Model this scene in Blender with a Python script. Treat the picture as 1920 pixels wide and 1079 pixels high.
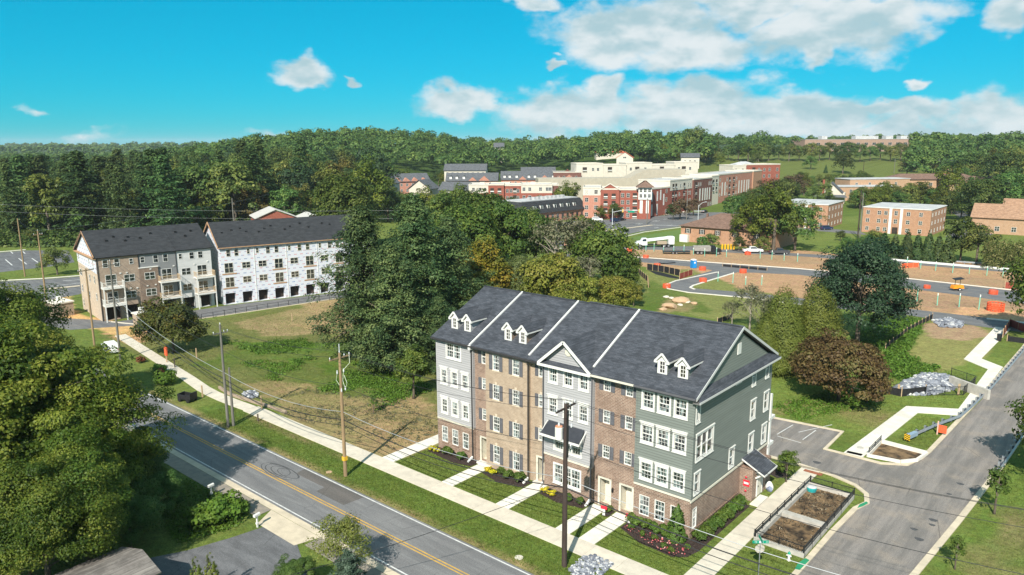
import bpy, bmesh, math, random
import numpy as np
from mathutils import Vector, Matrix
from mathutils.geometry import tessellate_polygon

for o in list(bpy.data.objects):
    bpy.data.objects.remove(o)
SC = bpy.context.scene
COL = SC.collection
R = math.radians

# ---------------------------------------------------------------- camera
# world: x along the main street, y away from it, origin at the corner of the
# near townhouse row, z = 0 at the pavement; metres
F_PX, PITCH, ROLL, YAW, CAM_H = 1394.6, .19302, .004547, R(40.55), 32.8
CAM = Vector((25.95, -53.0, CAM_H))
ca, sa, cp, sp = math.cos(YAW), math.sin(YAW), math.cos(PITCH), math.sin(PITCH)
_r = Vector((ca, sa, 0)); _f = Vector((-sa * cp, ca * cp, -sp)); _u = _r.cross(_f)
_rr = _r * math.cos(ROLL) - _u * math.sin(ROLL); _uu = _r * math.sin(ROLL) + _u * math.cos(ROLL)
cam = bpy.data.cameras.new('camera')
cam.sensor_width = 36; cam.lens = 36 * F_PX / 1920
cam.clip_start = .5; cam.clip_end = 30000
camo = bpy.data.objects.new('camera', cam); COL.objects.link(camo)
m = Matrix((_rr, _uu, -_f)).transposed().to_4x4(); m.translation = CAM
camo.matrix_world = m
SC.camera = camo

# ---------------------------------------------------------------- sun and sky
TO_SUN = Vector((.301, -.704, .643)).normalized()
SUN_EL = math.asin(TO_SUN.z); SUN_AZ = math.atan2(TO_SUN.x, TO_SUN.y)
sun = bpy.data.lights.new('sun', 'SUN'); sun.energy = 5.0; sun.angle = R(.53); sun.color = (1, .945, .85)
suno = bpy.data.objects.new('sun', sun); COL.objects.link(suno)
suno.rotation_euler = TO_SUN.to_track_quat('Z', 'Y').to_euler()
suno.location = (0, -40, 80)
SC.view_settings.view_transform = 'Standard'; SC.view_settings.look = 'None'
SC.view_settings.exposure = 0.58; SC.view_settings.gamma = 1

W_ = bpy.data.worlds.new('World'); SC.world = W_; W_.use_nodes = True
W_.cycles.sampling_method = 'NONE'
SC.cycles.max_bounces = 5; SC.cycles.diffuse_bounces = 3; SC.cycles.glossy_bounces = 2; SC.cycles.transmission_bounces = 2; SC.cycles.transparent_max_bounces = 4; SC.cycles.volume_bounces = 0
wt = W_.node_tree; wt.nodes.clear()

class NT:
    """tiny node helper"""
    def __init__(s, t): s.t = t
    def n(s, kind, **kw):
        n = s.t.nodes.new(kind)
        for k, v in kw.items(): setattr(n, k, v)
        return n
    def put(s, sock, v):
        if isinstance(v, bpy.types.NodeSocket): s.t.links.new(v, sock)
        elif v is not None:
            if hasattr(sock, 'default_value'):
                try: sock.default_value = v
                except Exception: sock.default_value = (*v, 1)
    def math(s, op, a, b=None, c=None, clamp=False):
        n = s.n('ShaderNodeMath', operation=op, use_clamp=clamp)
        for i, v in enumerate((a, b, c)):
            if v is not None: s.put(n.inputs[i], v)
        return n.outputs[0]
    def mix(s, f, a, b, mode='MIX'):
        n = s.n('ShaderNodeMix', data_type='RGBA', blend_type=mode)
        n.clamp_factor = True
        s.put(n.inputs[0], f); s.put(n.inputs[6], a if not isinstance(a, tuple) else (*a[:3], 1)); s.put(n.inputs[7], b if not isinstance(b, tuple) else (*b[:3], 1))
        return n.outputs[2]
    def mapr(s, v, a, b, c=0., d=1., smooth=True):
        n = s.n('ShaderNodeMapRange', interpolation_type='SMOOTHSTEP' if smooth else 'LINEAR')
        for i, x in enumerate((v, a, b, c, d)): s.put(n.inputs[i], x)
        return n.outputs[0]
    def noise(s, vec, scale, detail=3., rough=.55, dist=0.):
        n = s.n('ShaderNodeTexNoise')
        if vec is not None: s.put(n.inputs['Vector'], vec)
        n.inputs['Scale'].default_value = scale; n.inputs['Detail'].default_value = detail
        n.inputs['Roughness'].default_value = rough; n.inputs['Distortion'].default_value = dist
        return n.outputs['Fac']
    def mapping(s, vec, scale=(1, 1, 1), loc=(0, 0, 0), rot=(0, 0, 0)):
        n = s.n('ShaderNodeMapping'); s.put(n.inputs[0], vec)
        n.inputs[1].default_value = loc; n.inputs[2].default_value = rot; n.inputs[3].default_value = scale
        return n.outputs[0]
    def sep(s, v):
        n = s.n('ShaderNodeSeparateXYZ'); s.put(n.inputs[0], v); return n.outputs
    def comb(s, x, y, z):
        n = s.n('ShaderNodeCombineXYZ')
        for i, v in enumerate((x, y, z)): s.put(n.inputs[i], v)
        return n.outputs[0]

def sky():
    N = NT(wt)
    nish = N.n('ShaderNodeTexSky', sky_type='NISHITA'); nish.sun_disc = False
    nish.sun_elevation = SUN_EL; nish.sun_rotation = SUN_AZ
    nish.altitude = 300; nish.air_density = 1.0; nish.dust_density = .15; nish.ozone_density = 3.0
    # the photograph's sky is graded towards cyan: same curve over the whole dome
    sr = N.n('ShaderNodeSeparateColor'); N.put(sr.inputs[0], nish.outputs[0]); cc = N.n('ShaderNodeCombineColor')
    for i, (gm, k) in enumerate(((3., .09), (.5, .66), (.6, .92))):
        N.put(cc.inputs[i], N.math('MULTIPLY', N.math('POWER', N.math('MULTIPLY', sr.outputs[i], .1), gm), k * 10))
    tint = cc.outputs[0]
    g = N.n('ShaderNodeTexCoord').outputs['Generated']
    vr = N.n('ShaderNodeVectorRotate', rotation_type='Z_AXIS'); N.put(vr.inputs['Vector'], g); vr.inputs['Angle'].default_value = -YAW
    x, y, z = N.sep(vr.outputs[0])
    az = N.math('ARCTAN2', x, y); el = N.math('ARCSINE', z)
    base = N.comb(az, el, 0.)
    # warp the coordinates so that cloud edges billow
    def warp(sc, amp, off):
        nn = N.n('ShaderNodeTexNoise'); N.put(nn.inputs['Vector'], N.mapping(base, (1, 1.5, 1), (off, off, 0)))
        nn.inputs['Scale'].default_value = sc; nn.inputs['Detail'].default_value = 4
        vs = N.n('ShaderNodeVectorMath', operation='SUBTRACT'); N.put(vs.inputs[0], nn.outputs['Color']); vs.inputs[1].default_value = (.5, .5, .5)
        vm = N.n('ShaderNodeVectorMath', operation='SCALE'); N.put(vm.inputs[0], vs.outputs[0]); vm.inputs['Scale'].default_value = amp
        return vm.outputs[0]
    va = N.n('ShaderNodeVectorMath', operation='ADD'); N.put(va.inputs[0], base); N.put(va.inputs[1], warp(11, .085, 3.1))
    vb = N.n('ShaderNodeVectorMath', operation='ADD'); N.put(vb.inputs[0], va.outputs[0]); N.put(vb.inputs[1], warp(42, .02, 7.7))
    wx, wy, _ = N.sep(vb.outputs[0])
    def dirpx(px, py):
        d = _rr * ((px - 960) / F_PX) + _uu * ((539.5 - py) / F_PX) + _f
        xx = d.x * ca + d.y * sa; yy = -d.x * sa + d.y * ca
        return math.atan2(xx, yy), math.atan2(d.z, math.hypot(xx, yy))
    # cloud banks: bearing/elevation of the middle, half width, half height (radians)
    banks = [(566, 145, .042, .022), (660, 144, .017, .010), (868, 196, .078, .027), (1060, 205, .125, .042), (1130, 165, .035, .03), (1300, 205, .16, .045), (1480, 215, .15, .038), (1660, 195, .10, .016),
             (1180, 60, .12, .05), (1300, 85, .11, .045), (1010, 12, .05, .02), (1530, 60, .12, .05), (1640, 20, .10, .03), (1400, 5, .15, .03), (1540, 110, .03, .02),
             (1720, 147, .02, .009), (1850, 235, .13, .04), (1900, 15, .03, .03), (1048, 117, .016, .007), (1690, 245, .08, .03), (1500, 250, .20, .02), (170, 250, .05, .012), (500, 245, .05, .010), (60, 215, .02, .008)]
    fld = None
    for px, py, ra, re in banks:
        a0, e0 = dirpx(px, py)
        dx = N.math('MULTIPLY', N.math('SUBTRACT', wx, a0), 1 / ra); dy = N.math('MULTIPLY', N.math('SUBTRACT', wy, e0), 1 / re)
        d = N.math('SQRT', N.math('ADD', N.math('MULTIPLY', dx, dx), N.math('MULTIPLY', dy, dy)))
        v = N.math('SUBTRACT', 1.0, d)
        if py > 240 and px < 700 or py == 215 and px < 100: v = N.math('SUBTRACT', N.math('MULTIPLY', v, .45), .13)
        fld = v if fld is None else N.math('MAXIMUM', fld, v)
    # scattered cumulus goes on all round; unseen cover thickened for more neutral fill light
    gen = N.noise(N.mapping(base, (1, 2.6, 1), (5.3, 2.1, 0)), 4.2, 4, .55)
    away = N.mapr(N.math('ABSOLUTE', az), .66, .85)
    high = N.mapr(el, .2, .32)
    fld = N.math('MAXIMUM', fld, N.math('ADD', N.math('MULTIPLY', N.math('SUBTRACT', gen, .48), 6), N.math('MULTIPLY', N.math('SUBTRACT', N.math('MAXIMUM', away, high), 1.), 4)))
    fine = N.noise(N.mapping(base, (1, 1.6, 1)), 26, 5, .58)
    dens = N.math('ADD', fld, N.math('MULTIPLY', N.math('SUBTRACT', fine, .5), .9))
    mask = N.math('MULTIPLY', N.mapr(dens, -.02, .52), .95)
    # shape inside the cloud: lit billows and soft grey hollows
    billow = N.noise(N.mapping(base, (1, 1.9, 1), (.3, -.006, 0)), 13, 4, .52)
    above = N.noise(N.mapping(base, (1, 1.9, 1), (.3, .024, 0)), 13, 4, .52)
    emb = N.math('MULTIPLY', N.math('SUBTRACT', billow, above), 1.1)
    lit = N.mapr(N.math('ADD', N.math('ADD', N.math('MULTIPLY', billow, .6), emb), N.math('MULTIPLY', N.mapr(dens, .1, 1.0), -.16)), -.06, .46)
    ccol = N.mix(lit, (.47, .655, .71), (.86, .915, .93))
    scl = N.n('ShaderNodeVectorMath', operation='SCALE'); N.put(scl.inputs[0], ccol); scl.inputs['Scale'].default_value = 9.6
    out = N.mix(mask, tint, scl.outputs[0])
    bg = N.n('ShaderNodeBackground'); N.put(bg.inputs[0], out); bg.inputs[1].default_value = .066
    wo = N.n('ShaderNodeOutputWorld'); wt.links.new(bg.outputs[0], wo.inputs[0])
sky()

# ---------------------------------------------------------------- surveying
def ray(px, py):
    return _rr * ((px - 960) / F_PX) + _uu * ((539.5 - py) / F_PX) + _f
def sstep(a, b, x):
    t = np.clip((x - a) / (b - a), 0, 1); return t * t * (3 - 2 * t)
def camxy(x, y):
    dx, dy = x - CAM.x, y - CAM.y
    return dx * ca + dy * sa, -dx * sa + dy * ca
def fromcam(cx, cy):
    return CAM.x + cx * ca - cy * sa, CAM.y + cx * sa + cy * ca
def terrain(x, y):
    cx, cy = camxy(np.asarray(x, float), np.asarray(y, float))
    k = cx / np.maximum(cy, 1)
    right = sstep(-.02, .16, k)
    h = 21 * sstep(345, 720, cy) * right + 9 * sstep(330, 900, cy) * (1 - right)
    h = h + sstep(330, 480, cy) * (17 * np.exp(-(((cx + 165) / 120) ** 2 + ((cy - 720) / 200) ** 2)) + 10 * np.exp(-(((cx + 90) / 260) ** 2 + ((cy - 850) / 160) ** 2)))
    h = h + 5 * sstep(900, 1500, cy) * np.sin(cx / 310 + 1) * np.sin(cy / 420)
    return np.where(cy > 120, h, 0)
def G(px, py, z=None):
    """ground point seen at a picture position (survey of the photograph)"""
    d = ray(px, py)
    if z is not None:
        t = (z - CAM.z) / d.z; return CAM.x + d.x * t, CAM.y + d.y * t
    t = 20.
    for _ in range(4000):
        x, y, zz = CAM.x + d.x * t, CAM.y + d.y * t, CAM.z + d.z * t
        h = float(terrain(x, y))
        if zz <= h + 1e-3 or t > 9000: break
        t += max(.02, (zz - h) * .9)
    return x, y
def Hof(x, y, py, z0=0.):
    """height at (x, y) that reaches picture row py"""
    lo, hi = -5., 120.
    for _ in range(40):
        mz = (lo + hi) / 2
        v = Vector((x, y, z0 + mz)) - CAM
        yy = 539.5 - F_PX * v.dot(_uu) / v.dot(_f)
        if yy > py: lo = mz
        else: hi = mz
    return lo

# ---------------------------------------------------------------- materials
MATS = {}
def lin(r, g, b):
    f = lambda c: (c / 255 / 12.92) if c <= 10 else ((c / 255 + .055) / 1.055) ** 2.4
    return (f(r), f(g), f(b))
def mat(name, c1, c2=None, scale=3., rough=.8, spec=.3, metal=0., bump=0., bscale=None, detail=4., coord='Object', rnd=0., stretch=(1, 1, 1), emit=None):
    if name in MATS: return MATS[name]
    M = bpy.data.materials.new(name); M.use_nodes = True; MATS[name] = M
    t = M.node_tree; b = t.nodes['Principled BSDF']; N = NT(t)
    b.inputs['Roughness'].default_value = rough; b.inputs['Specular IOR Level'].default_value = spec; b.inputs['Metallic'].default_value = metal
    tc = N.n('ShaderNodeTexCoord').outputs['Object'] if coord == 'Object' else N.n('ShaderNodeNewGeometry').outputs['Position']
    vec = N.mapping(tc, stretch) if stretch != (1, 1, 1) else tc
    col = c1
    if c2 is not None:
        f = N.mapr(N.noise(vec, scale, detail, .6), .3, .7)
        col = N.mix(f, c1, c2)
    if rnd:
        oi = N.n('ShaderNodeObjectInfo').outputs['Random']
        hs = N.n('ShaderNodeHueSaturation'); N.put(hs.inputs['Color'], col if not isinstance(col, tuple) else (*col, 1))
        N.put(hs.inputs['Value'], N.mapr(oi, 0, 1, 1 - rnd, 1 + rnd, False)); col = hs.outputs[0]
    N.put(b.inputs['Base Color'], col if not isinstance(col, tuple) else (*col, 1))
    if bump:
        bp = N.n('ShaderNodeBump'); bp.inputs['Strength'].default_value = bump; bp.inputs['Distance'].default_value = .05
        N.put(bp.inputs['Height'], N.noise(vec, bscale or scale * 4, 4, .6)); t.links.new(bp.outputs[0], b.inputs['Normal'])
    return M
def brick(name, c1, c2, mortar, flip=False):
    """running-bond brick on a wall in the x-z (or y-z) plane"""
    if name in MATS: return MATS[name]
    M = bpy.data.materials.new(name); M.use_nodes = True; MATS[name] = M
    t = M.node_tree; b = t.nodes['Principled BSDF']; N = NT(t)
    b.inputs['Roughness'].default_value = .9; b.inputs['Specular IOR Level'].default_value = .15
    P = N.n('ShaderNodeNewGeometry').outputs['Position']
    x, y, z = N.sep(P)
    vec = N.comb(N.math('ADD', x, y), z, 0.)
    br = N.n('ShaderNodeTexBrick'); N.put(br.inputs['Vector'], vec)
    br.inputs['Color1'].default_value = (*c1, 1); br.inputs['Color2'].default_value = (*c2, 1); br.inputs['Mortar'].default_value = (*mortar, 1)
    br.inputs['Scale'].default_value = 1; br.inputs['Mortar Size'].default_value = .016; br.inputs['Brick Width'].default_value = .34; br.inputs['Row Height'].default_value = .13
    br.inputs['Bias'].default_value = -.1
    blot = N.noise(P, 1.3, 5, .65)
    col = N.mix(N.mapr(blot, .35, .7, 0, .45), br.outputs['Color'], tuple(k * .72 for k in c1))
    fine = N.noise(P, 9, 2, .5)
    col = N.mix(N.mapr(fine, .45, .8, 0, .4), col, tuple(min(1, k * 1.35) for k in c2))
    N.put(b.inputs['Base Color'], col)
    bp = N.n('ShaderNodeBump'); bp.inputs['Strength'].default_value = .4; bp.inputs['Distance'].default_value = .012
    N.put(bp.inputs['Height'], N.math('SUBTRACT', 1., br.outputs['Fac'])); t.links.new(bp.outputs[0], b.inputs['Normal'])
    return M
def siding(name, c, pitch=.24):
    if name in MATS: return MATS[name]
    M = bpy.data.materials.new(name); M.use_nodes = True; MATS[name] = M
    t = M.node_tree; b = t.nodes['Principled BSDF']; N = NT(t)
    b.inputs['Roughness'].default_value = .6; b.inputs['Specular IOR Level'].default_value = .25
    P = N.n('ShaderNodeNewGeometry').outputs['Position']; x, y, z = N.sep(P)
    fr = N.math('FRACT', N.math('MULTIPLY', z, 1 / pitch))
    lapjoint = N.mapr(fr, 0., .30, 1, 0)
    nz = N.noise(N.mapping(P, (.25, .25, 1 / pitch * .5)), 1., 3, .6)
    col = N.mix(N.mapr(nz, .3, .7), tuple(k * .93 for k in c), tuple(min(1, k * 1.06) for k in c))
    col = N.mix(N.math('MULTIPLY', lapjoint, .6), col, tuple(k * .42 for k in c))
    N.put(b.inputs['Base Color'], col)
    bp = N.n('ShaderNodeBump'); bp.inputs['Strength'].default_value = .8; bp.inputs['Distance'].default_value = .02
    N.put(bp.inputs['Height'], N.math('SUBTRACT', 1., fr)); t.links.new(bp.outputs[0], b.inputs['Normal'])
    return M
def shingle(name, c1, c2, row=.145):
    """asphalt shingles: rows along the slope, mottled"""
    if name in MATS: return MATS[name]
    M = bpy.data.materials.new(name); M.use_nodes = True; MATS[name] = M
    t = M.node_tree; b = t.nodes['Principled BSDF']; N = NT(t)
    b.inputs['Roughness'].default_value = .85; b.inputs['Specular IOR Level'].default_value = .25
    P = N.n('ShaderNodeNewGeometry').outputs['Position']; x, y, z = N.sep(P)
    vec = N.comb(N.math('ADD', x, N.math('MULTIPLY', y, .13)), N.math('MULTIPLY', z, 2.2), 0.)
    br = N.n('ShaderNodeTexBrick'); N.put(br.inputs['Vector'], vec)
    br.inputs['Color1'].default_value = (*c1, 1); br.inputs['Color2'].default_value = (*c2, 1); br.inputs['Mortar'].default_value = (*[k * .6 for k in c1], 1)
    br.inputs['Scale'].default_value = 1; br.inputs['Mortar Size'].default_value = .012; br.inputs['Brick Width'].default_value = .42; br.inputs['Row Height'].default_value = row
    blot = N.noise(N.mapping(P, (1, 1, 3.2)), .9, 5, .68)
    col = N.mix(N.mapr(blot, .36, .64, 0, .75), br.outputs['Color'], tuple(k * .55 for k in c1))
    st = N.noise(N.mapping(vec, (1.1, 7, 1)), 1., 4, .6)
    col = N.mix(N.mapr(st, .5, .75, 0, .55), col, tuple(k * 1.5 for k in c2))
    N.put(b.inputs['Base Color'], col)
    bp = N.n('ShaderNodeBump'); bp.inputs['Strength'].default_value = .6; bp.inputs['Distance'].default_value = .02
    N.put(bp.inputs['Height'], br.outputs['Color']); t.links.new(bp.outputs[0], b.inputs['Normal'])
    return M
def glassmat(name, dark, pale, amt=.5):
    if name in MATS: return MATS[name]
    M = bpy.data.materials.new(name); M.use_nodes = True; MATS[name] = M
    t = M.node_tree; b = t.nodes['Principled BSDF']; N = NT(t)
    b.inputs['Roughness'].default_value = .04; b.inputs['Specular IOR Level'].default_value = .7; b.inputs['IOR'].default_value = 1.9
    oi = N.n('ShaderNodeObjectInfo').outputs['Random']
    tc = N.n('ShaderNodeTexCoord').outputs['Object']
    # curtains and room walls seen behind the pane: soft vertical folds
    vec = N.n('ShaderNodeVectorMath', operation='ADD'); N.put(vec.inputs[0], N.mapping(tc, (2.6, 1, .7))); N.put(vec.inputs[1], N.comb(N.math('MULTIPLY', oi, 57.), 0., N.math('MULTIPLY', oi, 31.)))
    f = N.mapr(N.noise(vec.outputs[0], 1.3, 3, .6), .47, .62)
    N.put(b.inputs['Base Color'], N.mix(N.math('MULTIPLY', f, amt), dark, pale))
    bp = N.n('ShaderNodeBump'); bp.inputs['Strength'].default_value = .04
    N.put(bp.inputs['Height'], N.noise(vec.outputs[0], .7, 2, .5)); t.links.new(bp.outputs[0], b.inputs['Normal'])
    return M
def leafmat(name, cols, trans=.28, rnd=.12):
    """cols: leaf colours from dark to light; each leaf carries its own 'tint'"""
    if name in MATS: return MATS[name]
    M = bpy.data.materials.new(name); M.use_nodes = True; MATS[name] = M
    t = M.node_tree; t.nodes.clear(); N = NT(t)
    at = N.n('ShaderNodeAttribute', attribute_name='tint').outputs['Fac']
    cr = N.n('ShaderNodeValToRGB'); el = cr.color_ramp.elements
    while len(el) < len(cols): el.new(.5)
    for i, c in enumerate(cols):
        el[i].position = i / (len(cols) - 1); el[i].color = (*c, 1)
    N.put(cr.inputs[0], at)
    oi = N.n('ShaderNodeObjectInfo').outputs['Random']
    hs = N.n('ShaderNodeHueSaturation'); N.put(hs.inputs['Color'], cr.outputs[0])
    N.put(hs.inputs['Value'], N.mapr(oi, 0, 1, 1.14 - rnd * 1.5, 1.14 + rnd * 1.5, False))
    N.put(hs.inputs['Hue'], N.mapr(N.math('FRACT', N.math('MULTIPLY', oi, 7.13)), 0, 1, .5 - rnd * .12, .5 + rnd * .12, False))
    d = N.n('ShaderNodeBsdfPrincipled'); N.put(d.inputs['Base Color'], hs.outputs[0]); d.inputs['Roughness'].default_value = .55; d.inputs['Specular IOR Level'].default_value = .25
    tr = N.n('ShaderNodeBsdfTranslucent'); N.put(tr.inputs[0], hs.outputs[0])
    mx = N.n('ShaderNodeMixShader'); mx.inputs[0].default_value = trans
    t.links.new(d.outputs[0], mx.inputs[1]); t.links.new(tr.outputs[0], mx.inputs[2])
    o = N.n('ShaderNodeOutputMaterial'); t.links.new(mx.outputs[0], o.inputs[0])
    return M

# ---------------------------------------------------------------- mesh helpers
class MB:
    def __init__(s): s.v = []; s.f = []; s.m = []
    def add(s, vs, fs, mi=0):
        n = len(s.v); s.v += [tuple(p) for p in vs]; s.f += [tuple(i + n for i in q) for q in fs]; s.m += [mi] * len(fs); return s
    def box(s, x0, x1, y0, y1, z0, z1, mi=0):
        if x0 > x1: x0, x1 = x1, x0
        if y0 > y1: y0, y1 = y1, y0
        if z0 > z1: z0, z1 = z1, z0
        return s.add([(x0, y0, z0), (x1, y0, z0), (x1, y1, z0), (x0, y1, z0), (x0, y0, z1), (x1, y0, z1), (x1, y1, z1), (x0, y1, z1)],
                     [(0, 3, 2, 1), (4, 5, 6, 7), (0, 1, 5, 4), (1, 2, 6, 5), (2, 3, 7, 6), (3, 0, 4, 7)], mi)
    def quad(s, a, b, c, d, mi=0): return s.add([a, b, c, d], [(0, 1, 2, 3)], mi)
    def tri(s, a, b, c, mi=0): return s.add([a, b, c], [(0, 1, 2)], mi)
    def slab(s, pts, t, mi=0):
        """planar polygon pts (top, ccw from outside) thickened against its normal by t"""
        p = [Vector(q) for q in pts]; n = (p[1] - p[0]).cross(p[2] - p[0]).normalized() * t
        k = len(p); lo = [q - n for q in p]
        fs = [tuple(range(k)), tuple(range(2 * k - 1, k - 1, -1))] + [(i, i + k, (i + 1) % k + k, (i + 1) % k) for i in range(k)]
        return s.add(p + lo, fs, mi)
    def bar(s, a, b, w, h=None, mi=0):
        a, b = Vector(a), Vector(b); d = (b - a).normalized(); h = h or w
        x = d.cross(Vector((0, 0, 1)))
        x = Vector((1, 0, 0)) if x.length < 1e-4 else x.normalized()
        y = x.cross(d)
        c = [(x * i * w / 2 + y * j * h / 2) for i, j in ((-1, -1), (1, -1), (1, 1), (-1, 1))]
        return s.add([a + q for q in c] + [b + q for q in c], [(3, 2, 1, 0), (4, 5, 6, 7), (0, 1, 5, 4), (1, 2, 6, 5), (2, 3, 7, 6), (3, 0, 4, 7)], mi)
    def tube(s, pts, rad, n=8, mi=0, cap=True):
        pts = [Vector(p) for p in pts]; rad = rad if isinstance(rad, (list, tuple)) else [rad] * len(pts)
        base = len(s.v); px = None
        for i, p in enumerate(pts):
            d = (pts[min(i + 1, len(pts) - 1)] - pts[max(i - 1, 0)]).normalized()
            x = d.cross(Vector((0, 0, 1))) if px is None else px - d * px.dot(d)
            if x.length < 1e-3: x = Vector((1, 0, 0)) - d * d.x
            x.normalize(); px = x; y = d.cross(x)
            for k in range(n):
                an = 2 * math.pi * k / n; s.v.append(tuple(p + (x * math.cos(an) + y * math.sin(an)) * rad[i]))
        for i in range(len(pts) - 1):
            for k in range(n):
                a = base + i * n + k; b = base + i * n + (k + 1) % n
                s.f.append((a, b, b + n, a + n)); s.m.append(mi)
        if cap:
            s.f.append(tuple(base + k for k in range(n))[::-1]); s.m.append(mi)
            e = base + (len(pts) - 1) * n; s.f.append(tuple(e + k for k in range(n))); s.m.append(mi)
        return s
    def lathe(s, prof, n=12, c=(0, 0, 0), mi=0):
        base = len(s.v)
        for r_, z in prof:
            for k in range(n):
                an = 2 * math.pi * k / n; s.v.append((c[0] + r_ * math.cos(an), c[1] + r_ * math.sin(an), c[2] + z))
        for i in range(len(prof) - 1):
            for k in range(n):
                a = base + i * n + k; b = base + i * n + (k + 1) % n
                s.f.append((a, b, b + n, a + n)); s.m.append(mi)
        s.f.append(tuple(base + k for k in range(n))[::-1]); s.m.append(mi)
        e = base + (len(prof) - 1) * n; s.f.append(tuple(e + k for k in range(n))); s.m.append(mi)
        return s
    def poly(s, pts, z, mi=0, up=True):
        """flat (possibly concave) polygon at height z"""
        p = [Vector((q[0], q[1], z if len(q) < 3 else q[2])) for q in pts]
        ar = sum(p[i].x * p[(i + 1) % len(p)].y - p[(i + 1) % len(p)].x * p[i].y for i in range(len(p)))
        if ar < 0: p = p[::-1]
        tr = tessellate_polygon([[Vector((q.x, q.y, 0)) for q in p]])
        fs = []
        for a, b, c in tr:
            cr = (p[b] - p[a]).cross(p[c] - p[a]).z
            fs.append((a, b, c) if cr > 0 else (a, c, b))
        return s.add(p, fs, mi)
    def prism(s, pts, z0, z1, mi=0):
        p = list(pts); ar = sum(p[i][0] * p[(i + 1) % len(p)][1] - p[(i + 1) % len(p)][0] * p[i][1] for i in range(len(p)))
        if ar < 0: p = p[::-1]
        s.poly(p, z1, mi); k = len(p)
        return s.add([(q[0], q[1], z0) for q in p] + [(q[0], q[1], z1) for q in p], [(i, (i + 1) % k, (i + 1) % k + k, i + k) for i in range(k)], mi)
    def mesh(s, name, mats):
        me = bpy.data.meshes.new(name); me.from_pydata(s.v, [], s.f)
        for mt in (mats if isinstance(mats, (list, tuple)) else [mats]): me.materials.append(mt)
        if any(s.m): me.polygons.foreach_set('material_index', s.m)
        me.update(); return me
    def build(s, name, mats, parent=None, loc=None, smooth=False, **tags):
        me = s.mesh(name, mats)
        if smooth: me.polygons.foreach_set('use_smooth', [True] * len(me.polygons))
        return ob(name, me, parent, loc, **tags)
def ob(name, me, parent=None, loc=None, rz=None, **tags):
    o = bpy.data.objects.new(name, me); COL.objects.link(o)
    if parent is not None: o.parent = parent
    if loc is not None: o.location = loc
    if rz is not None: o.rotation_euler = (0, 0, rz)
    return tag(o, **tags)
def tag(o, label=None, cat=None, group=None, kind=None):
    if label: o['label'] = label
    if cat: o['category'] = cat
    if group: o['group'] = group
    if kind: o['kind'] = kind
    return o
def empty(name, loc=(0, 0, 0), rz=0., **tags):
    o = bpy.data.objects.new(name, None); COL.objects.link(o); o.location = loc; o.rotation_euler = (0, 0, rz); o.empty_display_size = .3
    return tag(o, **tags)
def dup(root, loc=None, rz=None, scale=None, **tags):
    r = root.copy(); COL.objects.link(r)
    if loc is not None: r.location = loc
    if rz is not None: r.rotation_euler = (0, 0, rz)
    if scale is not None: r.scale = (scale,) * 3 if not isinstance(scale, (tuple, list)) else scale
    tag(r, **tags)
    for ch in list(root.children):
        c = ch.copy(); COL.objects.link(c); c.parent = r
        for g in list(ch.children):
            d = g.copy(); COL.objects.link(d); d.parent = c
    return r
def wallmesh(x0, x1, z0, z1, holes, depth=.12, top=None):
    """wall face in the plane y=0 looking to -y with openings (x0,x1,z0,z1) and their reveals"""
    b = MB()
    hs = [h for h in holes if h[1] > x0 and h[0] < x1 and h[3] > z0 and h[2] < z1]
    xs = sorted({x0, x1, *[min(max(k, x0), x1) for h in hs for k in h[:2]]}); zs = sorted({z0, z1, *[min(max(k, z0), z1) for h in hs for k in h[2:4]]})
    for i in range(len(xs) - 1):
        for j in range(len(zs) - 1):
            cx, cz = (xs[i] + xs[i + 1]) / 2, (zs[j] + zs[j + 1]) / 2
            if any(h[0] < cx < h[1] and h[2] < cz < h[3] for h in hs): continue
            b.quad((xs[i], 0, zs[j]), (xs[i + 1], 0, zs[j]), (xs[i + 1], 0, zs[j + 1]), (xs[i], 0, zs[j + 1]))
    for h in hs:
        a, c, d, e = max(h[0], x0), min(h[1], x1), max(h[2], z0), min(h[3], z1); t = h[4] if len(h) > 4 else depth
        b.quad((a, 0, d), (a, 0, e), (a, t, e), (a, t, d)); b.quad((c, 0, d), (c, t, d), (c, t, e), (c, 0, e))
        b.quad((a, 0, e), (c, 0, e), (c, t, e), (a, t, e)); b.quad((a, 0, d), (a, t, d), (c, t, d), (c, 0, d))
    return b
# ================================================================ ground
_rng = np.random.RandomState(5)
_perm = _rng.rand(512, 512)
def vnoise(x, y, s):
    x = np.asarray(x) / s; y = np.asarray(y) / s
    xi = np.floor(x).astype(int); yi = np.floor(y).astype(int); fx = x - xi; fy = y - yi
    fx = fx * fx * (3 - 2 * fx); fy = fy * fy * (3 - 2 * fy)
    g = lambda i, j: _perm[i % 512, j % 512]
    return (g(xi, yi) * (1 - fx) + g(xi + 1, yi) * fx) * (1 - fy) + (g(xi, yi + 1) * (1 - fx) + g(xi + 1, yi + 1) * fx) * fy
def fbm(x, y, s, o=4):
    v = 0; a = .5; t = 0
    for k in range(o):
        v = v + a * vnoise(x + 37.1 * k, y - 17.3 * k, s / 2 ** k); t += a; a *= .55
    return v / t
def inpoly(x, y, poly):
    c = np.zeros(x.shape, bool); n = len(poly)
    for i in range(n):
        x1, y1 = poly[i]; x2, y2 = poly[(i + 1) % n]
        k = ((y1 > y) != (y2 > y)) & (x < (x2 - x1) * (y - y1) / (y2 - y1 + 1e-12) + x1); c ^= k
    return c
def PX(*pts): return [G(px, py, 0) for px, py in pts]

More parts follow.
